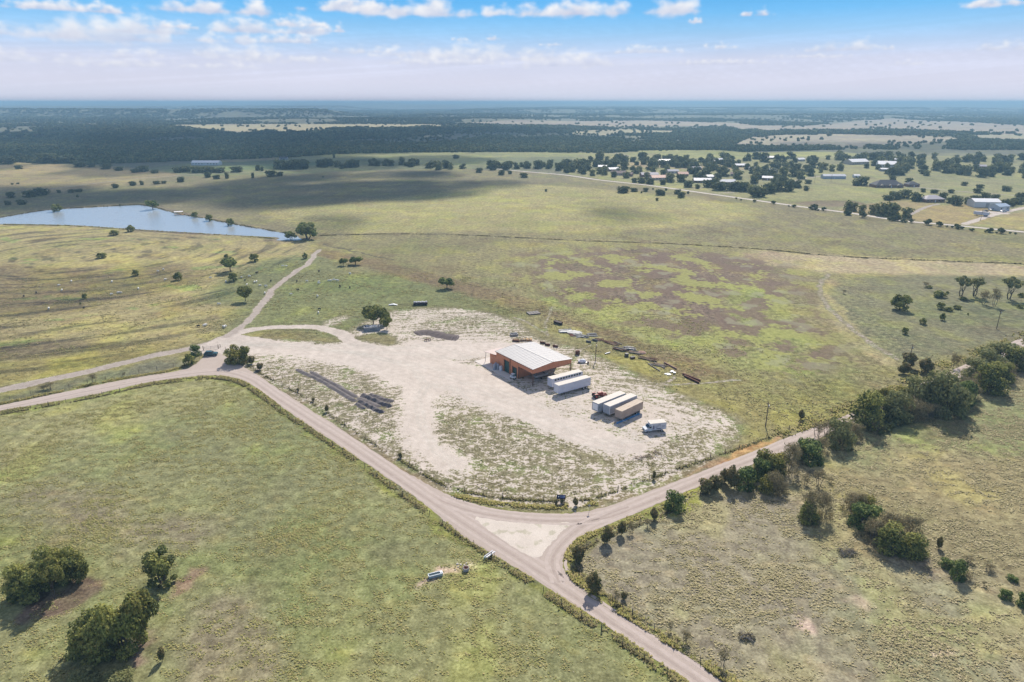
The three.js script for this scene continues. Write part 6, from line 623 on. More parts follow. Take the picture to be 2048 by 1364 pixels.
// ---------------------------------------------------------------- fences: posts and wire strands
const wireMat = mat(C(0.22, 0.2, 0.18), 0.6, { metalness: 0.5 });
function fence(label, line, gap, m, opt = {}) {
  const t = thing('wire_fence', label, 'fence'), c = curve(line, false, 20), hgt = opt.h ?? 1.25, r = rng(opt.seed ?? 1), pts = []; let acc = gap; for (let i = 1; i < c.length; i++) { const d = Math.hypot(c[i][0] - c[i - 1][0], c[i][1] - c[i - 1][1]); acc += d; if (acc >= gap) { acc = 0; pts.push(c[i]); } }
  const g = new THREE.CylinderGeometry(0.055, 0.075, hgt + 0.15, 7), mats = Array.isArray(m) ? m : [m]; pts.forEach(([x, z], i) => { const p = part(t, 'post', g, mats[i % mats.length]); p.position.set(x, hgt / 2, z); p.rotation.set((r() - 0.5) * 0.1, r() * 3, (r() - 0.5) * 0.1); p.scale.set(i % 6 ? 1 : 1.6, 0.9 + 0.25 * r(), i % 6 ? 1 : 1.6); });
  for (let s = 0; s < (opt.wires ?? 4); s++) { const path = new THREE.CatmullRomCurve3(pts.map(([x, z]) => new THREE.Vector3(x, 0.3 + s * 0.26, z))); part(t, 'wire_strand', new THREE.TubeGeometry(path, pts.length * 2, 0.012, 3), wireMat); }
  return t;
}
fence('wire fence on dark weathered posts between the green pasture and the road', [-173.2,-180,-156.5,-189.5,-136.9,-200.7,-123.2,-211.3,-105.9,-217.9,-96.4,-216.1,-87.1,-208.8,-67.9,-187.7,-43.5,-162.7,-17.9,-134.2,1.5,-114,11.1,-104.1,19.5,-95.8,28.2,-86.6,32.5,-81.5], 4.6, [barkMat, greyBark, timber], { seed: 3 });
fence('wire fence round the bare yard on its road side', [-113.7,-249.9,-104,-240,-94.6,-229.7,-86,-220.2,-69,-203.8,-47.2,-179.4,-29.8,-161.1,-20.8,-152.1,-14.7,-147.1,-9,-144.6,-2.9,-142.8,4.3,-141.7,10.3,-141.5,17.5,-141.5,20,-142.6,29.3,-148.1,42.2,-155.9,57.9,-164.9,73.3,-174,85,-182,101.9,-193.1,121,-206.3], 4.8, [barkMat, rust, timber], { seed: 4 });
fence('wire fence along the rough pasture inside the road bend', [41,-79.2,38,-83.8,32.1,-91.8,28,-96.7,23.6,-101.6,17.1,-109.2,13.7,-114.3,13.1,-119,15.6,-123.1,20.9,-127,30.2,-132.7,37.5,-137.5,51.5,-147.6,67.6,-157.9,85.4,-168.9], 4.8, [barkMat, rust, greyBark], { seed: 5 });
fence('wire fence along the dirt track above the road', [-179.8,-188.1,-163.3,-199.1,-150.2,-208.8,-136.2,-219.7,-123.1,-228.7,-116.3,-234.7,-117.3,-242.1], 5, [greyBark, timber], { seed: 6, wires: 3 });
{ const t = thing('pipe_gate', 'thin steel pipe gate across the track behind the parked car', 'gate', -115.97,-247.10, 0.3); const st = mat(C(0.3, 0.28, 0.27), 0.5); for (let i = 0; i < 5; i++) part(t, 'rail', bar([-2.4, 0.3 + i * 0.25, 0], [2.4, 0.3 + i * 0.25, 0], 0.03), st); for (const x of [-2.4, 0, 2.4]) part(t, 'stile', bar([x, 0.2, 0], [x, 1.4, 0], 0.04), st); for (const x of [-2.7, 2.7]) part(t, 'gate_post', cyl(0.12, 0.12, 1.8, x, 0.9, 0, 10), timber); }
// ---------------------------------------------------------------- houses, barns and sheds beyond
const brick = mat(C(0.26, 0.15, 0.11), 0.9), tanWall = mat(C(0.5, 0.43, 0.35), 0.9), whiteWall = mat(C(0.68, 0.67, 0.65), 0.7), greyWall = mat(C(0.36, 0.36, 0.37), 0.8), roofs = { red: mat(C(0.42, 0.17, 0.11), 0.6), brown: mat(C(0.28, 0.2, 0.17), 0.9), dark: mat(C(0.075, 0.075, 0.085), 0.9), white: mat(C(0.78, 0.76, 0.74), 0.5), grey: mat(C(0.36, 0.38, 0.43), 0.5), pale: mat(C(0.5, 0.46, 0.46), 0.8), blue: mat(C(0.36, 0.44, 0.52), 0.5) }, windowMat = glassDark;
function house(name, label, x, z, w, d, h, rise, turn, wall, roof, opt = {}) {   // width along local x, gables at both ends; long side faces local +z
  const t = thing(name, label, opt.category ?? 'house', x, z, turn, opt.group), o = 0.4, hd = d / 2 + o, sl = Math.hypot(hd, rise * hd / (d / 2)), an = Math.atan2(rise, d / 2);
  part(t, 'wall', opt.hip ? box(w, h, d, 0, h / 2, 0) : [box(w, h, d, 0, h / 2, 0), prism([[-d / 2, h - 0.02], [d / 2, h - 0.02], [0, h + rise - 0.02]], w).rotateY(Math.PI / 2)], wall);
  if (opt.hip) { const k = Math.min(w / 2 - 0.5, d / 2), g = new THREE.BufferGeometry(), W = w / 2 + o, D = d / 2 + o, R = w / 2 - k, v = [[-W, h, D], [W, h, D], [W, h, -D], [-W, h, -D], [-R, h + rise, 0], [R, h + rise, 0]], f = [[0, 1, 5], [0, 5, 4], [2, 3, 4], [2, 4, 5], [1, 2, 5], [3, 0, 4]], p = []; for (const q of f) for (const i of q) p.push(...v[i]); g.setAttribute('position', new THREE.Float32BufferAttribute(p, 3)); g.computeVertexNormals(); g.setAttribute('uv', new THREE.Float32BufferAttribute(new Float32Array(p.length / 3 * 2), 2)); part(t, 'roof', g, new THREE.MeshStandardMaterial({ color: roof.color, roughness: 0.9, side: THREE.DoubleSide })); }
  else for (const s of [-1, 1]) part(t, 'roof', box(w + 0.8, 0.16, sl, 0, h + rise - rise * hd / d + 0.1, s * hd / 2, 0, s * an), roof);
  const n = opt.windows ?? Math.max(2, Math.round(w / 4)); for (let i = 0; i < n; i++) { const px = -w / 2 + (i + 0.6) * w / (n + 0.2); if (i === Math.floor(n / 2)) { const dr = part(t, 'door', box(opt.bay ? 3 : 1.1, opt.bay ? h * 0.8 : 2.1, 0.08, px, opt.bay ? h * 0.4 : 1.05, d / 2 + 0.04), opt.door ?? whiteWall); part(dr, 'handle', box(0.1, 0.06, 0.06, px + 0.4, 1, d / 2 + 0.1), darkSteel); } else if (!opt.blind) { const wn = part(t, 'window', box(1.3, 1.2, 0.06, px, h * 0.58, d / 2 + 0.03), windowMat); part(wn, 'frame', [box(1.5, 0.12, 0.1, px, h * 0.58 + 0.64, d / 2 + 0.04), box(1.5, 0.12, 0.1, px, h * 0.58 - 0.64, d / 2 + 0.04)], whiteWall); } }
  if (opt.chimney) part(t, 'chimney', box(0.8, 1.6, 0.8, w * 0.2, h + rise, -0.6), brick);
  if (opt.porch) part(t, 'porch_gable', [0, 1, 2].map((i) => prism([[-1.6, h - 0.4], [1.6, h - 0.4], [0, h + 1.2]], 1.6).translate(-w * 0.3 + i * w * 0.3, 0, d / 2 + 0.7)), opt.porch);
  CLEAR.push([x, z, w * 0.55 + 3]); CLEAR.push([x * 0.985, z * 0.985, w * 0.5]); return t;
}
house('ranch_house', 'long house with an orange-red metal roof beside a lawn in the village', 183.3,-858.3, 26, 11, 2.8, 2.6, 0.15, tanWall, roofs.red, { chimney: true });
house('ranch_house', 'low house with a pinkish-brown roof behind the red-roofed house', 175.4,-894.1, 22, 11, 2.8, 2.4, 0.1, brick, roofs.pale);
house('cottage', 'small house with a red roof and pale side behind the lawn', 219.7,-900.3, 13, 9, 2.8, 2.4, 0.05, brick, roofs.red);
house('cottage', 'brown-roofed house among the trees at the start of the village', 139.1,-913.1, 18, 10, 2.8, 2.6, -0.15, tanWall, roofs.brown);
house('ranch_house', 'grey-roofed brick house beside the lawn at the lane', 225.1,-825.1, 20, 10, 2.8, 2.4, -0.1, brick, roofs.grey);
house('ranch_house', 'second grey-roofed house hidden behind the lane trees', 247.7,-809.4, 22, 10, 2.8, 2.4, 0.05, brick, roofs.grey);
house('cottage', 'white-roofed cottage behind the grey-roofed brick house', 246.8,-869.9, 11, 8, 2.8, 1.8, 0.1, whiteWall, roofs.white);
house('metal_shed', 'bright white-roofed shed behind the village trees', 238.8,-1108.3, 20, 10, 3, 2, 0, greyWall, roofs.white, { category: 'shed' });
house('cottage', 'white house with a raised central roof in front of a dark grove', 323.9,-1108.3, 14, 12, 3, 3.6, 0, whiteWall, roofs.white);
house('cottage', 'pale-roofed house at the edge of the village field', 336.9,-975.2, 14, 9, 2.8, 2, -0.2, tanWall, roofs.pale);
house('barn', 'large cream-roofed barn far behind the long grey shed', 529.1,-1080.7, 32, 18, 4, 3.6, 0.3, tanWall, roofs.white, { category: 'barn' });
house('barn', 'large white barn with a raised roof beyond the dark-roofed house', 548.7,-1029.4, 24, 18, 4.5, 4, -0.3, whiteWall, roofs.white, { category: 'barn' });
house('metal_shed', 'low white shed in front of the large white barn', 514.8,-967.9, 13, 7, 2.8, 1.2, 0, greyWall, roofs.white, { category: 'shed' });
house('metal_shed', 'long grey metal shed at the end of a gravel drive', 400.1,-869.9, 27, 10, 3.4, 2, -0.04, mat(C(0.42, 0.46, 0.52), 0.6), roofs.grey, { category: 'shed', blind: true, windows: 3 });
house('cottage', 'small white outbuilding beside the long grey shed', 434.5,-881.8, 7, 6, 2.6, 1.4, 0, whiteWall, roofs.white, { category: 'shed', windows: 2 });
house('brick_house', 'large brick house with a dark hipped roof and arched white trim', 419.6,-779.7, 31, 15, 3, 5, 0.02, brick, roofs.dark, { hip: true, porch: tanWall });
house('brick_garage', 'small brick garage with a dark hipped roof beside the large house', 450.8,-784.5, 12.5, 10, 2.8, 3, 0.02, brick, roofs.dark, { hip: true, category: 'garage', windows: 3 });
house('brick_house', 'brick house with a pale hipped roof at the end of a dirt drive', 401.6,-661.5, 19, 12, 3, 3.2, 0.08, brick, roofs.pale, { hip: true });
house('metal_shop', 'big white metal shop beyond the gravel lane with a turning yard', 429.8,-628.4, 22, 14, 5, 2.2, -0.12, whiteWall, roofs.white, { category: 'workshop', bay: true, blind: true, windows: 3, door: greyWall });
house('metal_shop', 'blue-grey roofed workshop wing at the end of the big white shop', 429.6,-607, 13, 10, 3.8, 1.8, 0.35, mat(C(0.5, 0.54, 0.58), 0.6), roofs.blue, { category: 'workshop', bay: true, windows: 3 });
house('long_barn', 'long white barn with a row of doors alone in the far green field', -461.7,-1063, 42, 12, 4, 2.6, -0.05, whiteWall, roofs.white, { category: 'barn', windows: 9 });
house('field_shed', 'tiny dark shed in the green field beyond the belt of trees', -378.1,-1167.7, 12, 8, 3, 1.6, 0, greyWall, roofs.dark, { category: 'shed', windows: 2 });
{ const P = [[149.5,-900.3, 'brown'], [215.6,-939.7, 'pale'], [287.4,-900.3, 'brown'], [312.4,-852.6, 'grey'], [334.5,-1029.4, 'white'], [139.6,-967.9, 'grey'], [258,-982.6, 'pale'], [352.4,-946.6, 'white'], [129.8,-1005.4, 'white'], [619,-1137.3, 'white'], [676.2,-1013.3, 'pale'], [431.6,-1178.3, 'white'], [465.5,-1137.3, 'white']], r = rng(66); for (const [x, z, k] of P) house('cottage', `${k}-roofed cottage half hidden among the village trees`, x, z, 11 + 5 * r(), 8, 2.8, 2, (r() - 0.5) * 0.8, r() < 0.5 ? brick : tanWall, roofs[k], { group: `${k}-roofed cottages among the village trees` }); }
{ const t = trailer('long white box trailer parked beside the big white shop', [388,-577.1], [392.8,-571.6], 11, 2.5, 3.6, sideWhite, roofPale, { name: 'shop_trailer' }); CLEAR.push([t.position.x, t.position.z, 10]); }
{ const t = thing('pond_dock', 'small pale wooden dock with a roof at the far bank of the pond', 'dock', -281,-578.7, 0.5); for (let i = 0; i < 8; i++) part(t, 'plank', box(0.8, 0.1, 3.4, -3.2 + i * 0.9, 0.55, 1), paleTimber); part(t, 'roof', box(7, 0.12, 3, 0, 2.8, -0.4, 0, 0.08), roofs.white); for (const x of [-3, 3]) for (const z of [-1.6, 0.8]) part(t, 'post', cyl(0.1, 0.1, 2.8, x, 1.4, z, 8), timber); }
{ const t = thing('radio_mast', 'tall thin lattice radio mast on the far ridge', 'mast', 4610, -6480); const y0 = height(4610, -6480); for (let k = 0; k < 3; k++) { const a = k * 2.094; part(t, 'leg', bar([Math.cos(a) * 1.1, y0, Math.sin(a) * 1.1], [Math.cos(a) * 0.8, 100, Math.sin(a) * 0.8], 0.3, 0.25, 5), rust); } const br = []; for (let y = y0 + 2; y < 94; y += 6) for (let k = 0; k < 3; k++) { const a = k * 2.094, b = a + 2.094; br.push(bar([Math.cos(a), y, Math.sin(a)], [Math.cos(b), y + 6, Math.sin(b)], 0.14, 0.14, 4)); } part(t, 'lattice', br, whitePaint); part(t, 'beacon', cyl(0.8, 0.8, 2, 0, 101, 0, 8), rust); }
// village and field trees, one by one
function scatter(poly, n, w0, w1, name, label, group, seed, gapMin, mix = ['far_round', 'far_tall', 'far_light']) {
  const r = rng(seed), b = [1e9, -1e9, 1e9, -1e9]; for (let i = 0; i < poly.length; i += 2) { b[0] = Math.min(b[0], poly[i]); b[1] = Math.max(b[1], poly[i]); b[2] = Math.min(b[2], poly[i + 1]); b[3] = Math.max(b[3], poly[i + 1]); }
  const put = []; for (let k = 0; k < 6000 && put.length < n; k++) { const x = b[0] + r() * (b[1] - b[0]), z = b[2] + r() * (b[3] - b[2]); if (!inPoly(poly, x, z) || CLEAR.some((c) => Math.hypot(c[0] - x, c[1] - z) < c[2]) || put.some((p) => Math.hypot(p[0] - x, p[1] - z) < gapMin)) continue; const w = w0 + (w1 - w0) * r(); put.push([x, z]); plant(mix[Math.floor(r() * mix.length)], name, label, 'tree', group, [x, z, w, w * (0.68 + 0.28 * r())]); }
}
scatter(VIL, 160, 7, 14, 'village_tree', 'shade tree among the village houses beyond the gravel lane', 'shade trees of the village', 91, 6.5);
scatter(VIL2, 60, 8, 15, 'village_tree', 'tree in the open woods behind the dark-roofed house and the shops', 'trees behind the dark-roofed house', 92, 7);
scatter([132.8,-1199.9,398.2,-1178.3,575.6,-1199.9,900.1,-1178.3,814.3,-1063,519.9,-1080.7,223,-1137.3,124,-1117.8], 90, 8, 16, 'village_tree', 'tree in the broken rows between far green fields and the village', 'trees between the green fields and the village', 93, 9);
const VT = 'trees standing by the village gardens'; plant('far_round', 'garden_tree', 'round dark tree standing clear on the open fields behind the gravel lane', 'tree', VT, [145.1,-825.1,7.1,5.7, 152.5,-819.8,10.6,6.7, 160.5,-809.4,10.5,6.7, 174.5,-804.3,7.5,5.6, 197.4,-779.7,11.2,7.5, 204.5,-765.7,5.5,4.8, 221.0,-779.7,14.6,8.5, 225.4,-752.1,18.4,9.1, 238.9,-752.1,14.1,8.2, 247.5,-743.3,16.1,10.2, 247.7,-698.2,18.2,10.5, 269.3,-726.3,13.6,10.0, 295.2,-743.3,13.9,11.4, 316.0,-770.3,7.2,4.8, 316.8,-747.7,5.9,5.2, 346.3,-814.6,8.2,4.4, 401.0,-799.3,16.1,9.9, 392.9,-794.3,9.1,5.4, 465.2,-852.6,8.6,5.3, 472.6,-830.5,8.3,5.1, 516.2,-794.3,6.9,4.4, 518.9,-770.3,8.3,4.2, 529.3,-743.3,9.6,5.6, 495.3,-672.1,12.6,7.4, 376.5,-679.4,12.8,7.4, 365.9,-672.1,10.7,4.8, 389.4,-686.8,11.9,8.6, 389.1,-665.0,11.6,8.3, 423.2,-679.4,7.9,6.6, 442.2,-726.3,8.4,3.8, 435.5,-734.7,5.3,4.1, 460.0,-726.3,6.3,4.0, 411.1,-638.0,10.2,8.9, 425.8,-644.5,6.5,6.3, 413.5,-651.2,7.6,5.4, 446.0,-665.0,9.6,5.5, 465.0,-679.4,8.8,6.6, 474.8,-679.4,7.9,4.7, 487.8,-726.3,8.4,5.0, 453.0,-631.5,11.0,6.1, 462.0,-638.0,9.3,6.2, 472.6,-644.5,11.2,6.2]);
plant('far_light', 'lane_tree', 'light-crowned tree in the row beside the gravel lane and dirt field', 'tree', 'row of trees beside the gravel lane', [297.1,-607.0,9.7,7.6, 299.2,-601.1,7.0,6.8, 300.7,-589.7,7.7,6.6, 306.9,-584.2,7.7,7.4, 309.2,-576.0,10.1,9.7, 314.1,-573.4,10.9,10.5, 319.5,-573.4,9.2,9.7, 324.3,-562.9,9.9,7.9]);
{ const c = curve([216.5,-686.8,246.9,-634.7,275.7,-595.4,299.9,-557.9,321.5,-531.4,343.6,-505.1,368.6,-483.1], false, 14), r = rng(71); for (let i = 0; i < 46; i++) { const p = c[Math.floor(r() * c.length)], w = 2 + 3.5 * r() * r() + (r() < 0.12 ? 3 : 0); plant('far_shrub', 'lane_shrub', 'low dark shrub in the hedge along the gravel lane', 'shrub', 'hedge shrubs along the gravel lane', [p[0] + (r() - 0.5) * 10, p[1] + (r() - 0.3) * 5, w, w * 0.62]); } }
// ---------------------------------------------------------------- grazing sheep
{
  const R = 44, mc = new MarchingCubes(R, mat(C(0.5, 0.5, 0.5)), false, false, 60000), B = [[[0, 0.62, -0.36], [0, 0.62, 0.34], 0.27, 0.25], [[0, 0.68, 0.36], [0, 0.52, 0.62], 0.14, 0.11], [[0, 0.5, 0.62], [0, 0.32, 0.74], 0.11, 0.065], [[-0.14, 0.5, -0.4], [-0.14, 0.04, -0.42], 0.085, 0.045], [[0.14, 0.5, -0.4], [0.14, 0.04, -0.36], 0.085, 0.045], [[-0.13, 0.5, 0.28], [-0.13, 0.04, 0.3], 0.08, 0.042], [[0.13, 0.5, 0.28], [0.13, 0.04, 0.24], 0.08, 0.042], [[0, 0.66, -0.6], [0, 0.45, -0.66], 0.05, 0.03], [[-0.08, 0.5, 0.6], [-0.19, 0.47, 0.6], 0.035, 0.025], [[0.08, 0.5, 0.6], [0.19, 0.47, 0.6], 0.035, 0.025]];
  const A = new THREE.Vector3(), Q = new THREE.Vector3(), D = new THREE.Vector3(); for (let k = 0; k < R; k++) for (let j = 0; j < R; j++) for (let i = 0; i < R; i++) { const p = new THREE.Vector3((i - R / 2) / (R / 2) * 0.95, (j - R / 2) / (R / 2) * 0.95 + 0.5, (k - R / 2) / (R / 2) * 0.95); let s = 9; for (const [a, b, r0, r1] of B) { A.set(...a); D.set(...b).sub(A); const t = clamp(Q.copy(p).sub(A).dot(D) / D.lengthSq()), d = Q.copy(A).addScaledVector(D, t).distanceTo(p) - (r0 + (r1 - r0) * t), h = clamp(0.5 + 0.5 * (s - d) / 0.07); s = s + (d - s) * h - 0.07 * h * (1 - h); } mc.field[k * R * R + j * R + i] = -s; }
  mc.isolation = 0; mc.update(); const n = mc.count, g = new THREE.BufferGeometry(); const pos = mc.positionArray.slice(0, n * 3); for (let i = 0; i < n; i++) { pos[3 * i] *= 0.95; pos[3 * i + 1] = pos[3 * i + 1] * 0.95 + 0.5; pos[3 * i + 2] *= 0.95; } g.setAttribute('position', new THREE.BufferAttribute(pos, 3)); g.setAttribute('normal', new THREE.BufferAttribute(mc.normalArray.slice(0, n * 3), 3));
  const wool = mat(C(0.76, 0.73, 0.66), 0.95), dark = mat(C(0.05, 0.045, 0.04), 0.95), r = rng(12);
  const W = [-162.89,-359.18, -151.09,-350.52, -146.56,-360.29, -143.04,-362.53, -135.66,-349.46, -134.98,-350.52, -130.25,-342.24, -126.80,-341.23, -122.68,-327.64, -137.71,-344.27, -132.35,-386.41, -130.32,-386.41, -108.60,-351.58, -101.96,-350.52, -101.12,-347.37, -109.19,-325.78, -95.11,-322.11, -137.64,-308.18, -130.61,-275.64, -130.48,-276.33, -122.00,-274.28, -121.31,-273.60, -121.42,-274.96, -198.57,-374.12, -197.81,-378.94, -185.11,-354.80, -189.95,-336.26, -195.95,-328.57, -197.88,-325.78, -194.70,-328.57, -211.32,-350.52, -233.36,-351.58, -234.77,-343.25, -227.04,-333.34, -212.78,-300.81, -97.22,-352.65, -96.16,-352.65, -94.83,-353.72, -92.70,-352.65, -89.55,-368.24, -87.24,-294.52], Bk = [-142.24,-353.72, -128.03,-352.65, -113.90,-351.58, -108.26,-334.31, -108.26,-374.12, -141.79,-370.57, -88.66,-341.23, -83.05,-339.22, -88.25,-300.01, -238.64,-322.11, -236.78,-328.57, -197.64,-302.42, -132.87,-274.96];
  for (const [L, m, label, grp] of [[W, wool, 'white sheep grazing on the hillside pasture', 'white sheep on the pasture'], [Bk, dark, 'dark sheep grazing on the hillside pasture', 'dark sheep on the pasture']]) for (let i = 0; i < L.length; i += 2) { const o = part(scene, 'sheep', g, m); o.position.set(L[i], 0, L[i + 1]); o.rotation.y = r() * 6.28; o.scale.setScalar(1.1 + 0.25 * r()); tag(o, label, 'sheep', grp); }
}
console.log('things', Date.now() % 1e6);
// ---------------------------------------------------------------- what nobody could count: woods, tufts, weeds
const dummy = new THREE.Matrix4(), dq = new THREE.Quaternion(), de = new THREE.Euler(), dp = new THREE.Vector3(), ds = new THREE.Vector3();
function crowd(name, label, category, geo, m, list) {              // list of [x, y, z, sx, sy, turn, colour]
  const o = new THREE.InstancedMesh(geo, m, list.length), c = new THREE.Color(); list.forEach(([x, y, z, sx, sy, a, col], i) => { dummy.compose(dp.set(x, y, z), dq.setFromEuler(de.set(0, a, 0)), ds.set(sx, sy, sx)); o.setMatrixAt(i, dummy); o.setColorAt(i, c.setRGB(...col)); }); o.name = numbered(name); o.castShadow = o.receiveShadow = true; tag(o, label, category, null, 'stuff'); scene.add(o); return o;
}
const crown = (seed) => foliage(seed, lobesIn(seed, 6, 10, 8, 0.6, 2, 3), 110, 2.6, FAR.map((c) => c.map((v) => v * 1.25)), { lowest: 0.3 });
const woodMat = new THREE.MeshPhysicalMaterial({ vertexColors: true, roughness: 1, specularIntensity: 0.1, side: THREE.DoubleSide });
{
  const far = PAINT.slice(0, 18).map((p) => p[4]), r = rng(404), sets = [[], [], []];
  const WOOD = [-1036.6,-1021.3,-871.4,-1089.7,-698.8,-1098.9,-567.8,-1029.4,-486.6,-982.6,-456.5,-1098.9,-381.4,-1157.4,-324.4,-1257.4,-190.7,-1320.6,-22.7,-1334,143,-1294.6,258.8,-1375.8,434.8,-1347.6,521.6,-1375.8,678.6,-1420.2,820.5,-1405.1,1366.8,-1405.1,43737.9,-45940.1,-45263.6,-45940.1];
  const open = [...far, VIL, VIL2];
  // fields keep a scatter of trees
  for (let k = 0; k < 260000; k++) { const d = 1250 * Math.pow(9200 / 1250, r()), a = (r() - 0.5) * 1.5, x = Math.sin(a) * d, z = -Math.cos(a) * d; if (r() > 0.55 && d > 2600) continue; if (!inPoly(WOOD, x, z)) continue; const inField = open.some((p) => inPoly(p, x, z)); const n = fbm(x / 260, z / 260, 3), glade = fbm(x / 380 + 30, z / 620 + 9, 4); if (!inField && glade > (x > 0 ? 0.04 : 0.14) + (d < 1700 ? 0.2 : 0) && r() > 0.05) continue; if (inField ? (n < 0.05 || r() > 0.03) : (n < -0.42 && r() < 0.8)) continue; const w = (d < 2200 ? 7.5 : d < 4500 ? 12 : 22) * (0.7 + 0.6 * r()), t = 0.75 + 0.5 * r(), warm = r() < 0.15 ? 1.25 : 1; sets[Math.floor(r() * 3)].push([x, height(x, z) - 0.3, z, w / 10, (d < 2200 ? 0.85 : 1.05) * (0.7 + 0.5 * r()), r() * 6.28, [t * warm, t, t * (warm > 1 ? 0.8 : 1)]]); if (sets[0].length + sets[1].length + sets[2].length > 95000) break; }
  const NM = [['oak_woods', 'unbroken dark oak woods covering the country to the ridges'], ['cedar_woods', 'blue-green cedar crowns mixed through the far woods'], ['mixed_woods', 'paler crowns mixed through the far woods']]; sets.forEach((l, i) => crowd(NM[i][0], NM[i][1], 'woods', crown(500 + i), woodMat, l)); console.log('woods', sets.map((s) => s.length).join());
}
// grass tufts: blades leaning out from a tussock
function tuft(seed, blades, h) { const r = rng(seed), pos = [], nor = []; for (let i = 0; i < blades; i++) { const a = i / blades * 6.28 + r(), l = 0.3 + 0.35 * r(), w = 0.16 + 0.1 * r(), y = h * (0.6 + 0.6 * r()), cx = Math.cos(a), cz = Math.sin(a), b = 0.08 * r(); pos.push(cx * b + cz * w, 0, cz * b - cx * w, cx * b - cz * w, 0, cz * b + cx * w, cx * l, y, cz * l); for (let k = 0; k < 3; k++) nor.push(cx * 0.35, 0.94, cz * 0.35); } const g = new THREE.BufferGeometry(); g.setAttribute('position', new THREE.Float32BufferAttribute(pos, 3)); g.setAttribute('normal', new THREE.Float32BufferAttribute(nor, 3)); return g; }
const tuftMat = new THREE.MeshStandardMaterial({ color: C(1, 1, 1), roughness: 1, side: THREE.DoubleSide });
const tufts = [tuft(1, 8, 0.3), tuft(2, 8, 0.36)], ROADS = curve(ROAD_OUT, true, 4).flat();
const lightGround = (r, g, b, k) => { const c = alb(r, g, b); return [c.r * k, c.g * k, c.b * k]; };
function grass(name, label, poly, n, seed, cover, size, hues, keep, tf = 0) {
  const r = rng(seed), b = [1e9, -1e9, 1e9, -1e9], L = []; for (let i = 0; i < poly.length; i += 2) { b[0] = Math.min(b[0], poly[i]); b[1] = Math.max(b[1], poly[i]); b[2] = Math.min(b[2], poly[i + 1]); b[3] = Math.max(b[3], poly[i + 1]); }
  b[0] = Math.max(b[0], -330); b[1] = Math.min(b[1], 330); b[2] = Math.max(b[2], -420); b[3] = Math.min(b[3], -78);
  for (let k = 0; k < n * 14 && L.length < n; k++) { const x = b[0] + r() * (b[1] - b[0]), z = b[2] + r() * (b[3] - b[2]); if (Math.abs(x) > -z * 0.8 + 25) continue; const q = 0.55 * fbm(x / 17 + seed, z / 17, 3) + 0.38 * noise(x / 2.7, z / 2.0 + seed) + cover; if (q < r() * 0.6) continue; if (!inPoly(poly, x, z) || inPoly(ROADS, x, z) || (keep && !keep(x, z))) continue; const s = size * (0.45 + 0.9 * r() * r() + 0.35 * clamp(q)), h = hues[Math.floor(r() * hues.length)]; L.push([x, 0, z, s, s * (0.7 + 0.5 * r()), r() * 6.28, lightGround(...h, 0.92 + 0.4 * r())]); }
  crowd(name, label, 'grass', tufts[tf], tuftMat, L); console.log(name, L.length);
}
const NEARL = PAINT.find((p) => p[0] === 155 && p[2] === 103)[4], NEARR = PAINT.find((p) => p[0] === 164 && p[2] === 127)[4];
grass('pasture_grass', 'clumpy olive grass tufts of the green pasture', NEARL, 80000, 1, 0.06, 0.46, [[166, 160, 100], [174, 166, 106], [156, 156, 92], [180, 170, 118], [150, 154, 90]]);
grass('rough_grass', 'pale dry tussocks of the rough pasture', NEARR, 110000, 2, 0.12, 0.55, [[178, 168, 128], [186, 176, 136], [166, 158, 116], [156, 150, 108], [192, 180, 144]]);
const YARD = CALICHE[0][2], calAt = (x, z) => MIDR(x, z)[3];
grass('yard_weeds', 'low grey-green weeds over the bare limestone yard', YARD, 14000, 3, 0.05, 0.46, [[150, 142, 108], [138, 136, 96], [160, 150, 118], [128, 134, 84]], (x, z) => { const c = calAt(x, z); return c < 0.7 && c + 0.25 * fbm(x / 5.5, z / 4.2, 4) < 0.55; }, 1);
grass('meadow_grass', 'thin grass tufts of the pastures behind the yard', [-289.6,-284.8,-274.3,-355.9,-115.9,-404.9,-6.4,-355.9,66.5,-316.8,103,-246.5,108,-194.2,66.2,-169.5,62.4,-179.4,39.3,-220.2,7.2,-258.2,-28.4,-299.2,-60.7,-277.7,-91,-252.3,-122.4,-252.3,-171,-210,-201.7,-188.8], 34000, 4, 0.02, 0.7, [[158, 152, 104], [148, 150, 96], [172, 160, 112], [140, 138, 96]], (x, z) => calAt(x, z) < 0.3);
grass('field_grass', 'grass tufts of the paddock between hedgerow and bare ridge', [66.2,-169.5,107,-192,185,-245.4,315.2,-325.8,279.1,-284.8,144.8,-238.4,97,-212.1,80.4,-223.4], 9000, 5, 0.05, 0.7, [[160, 156, 104], [150, 148, 100], [176, 164, 116]]);
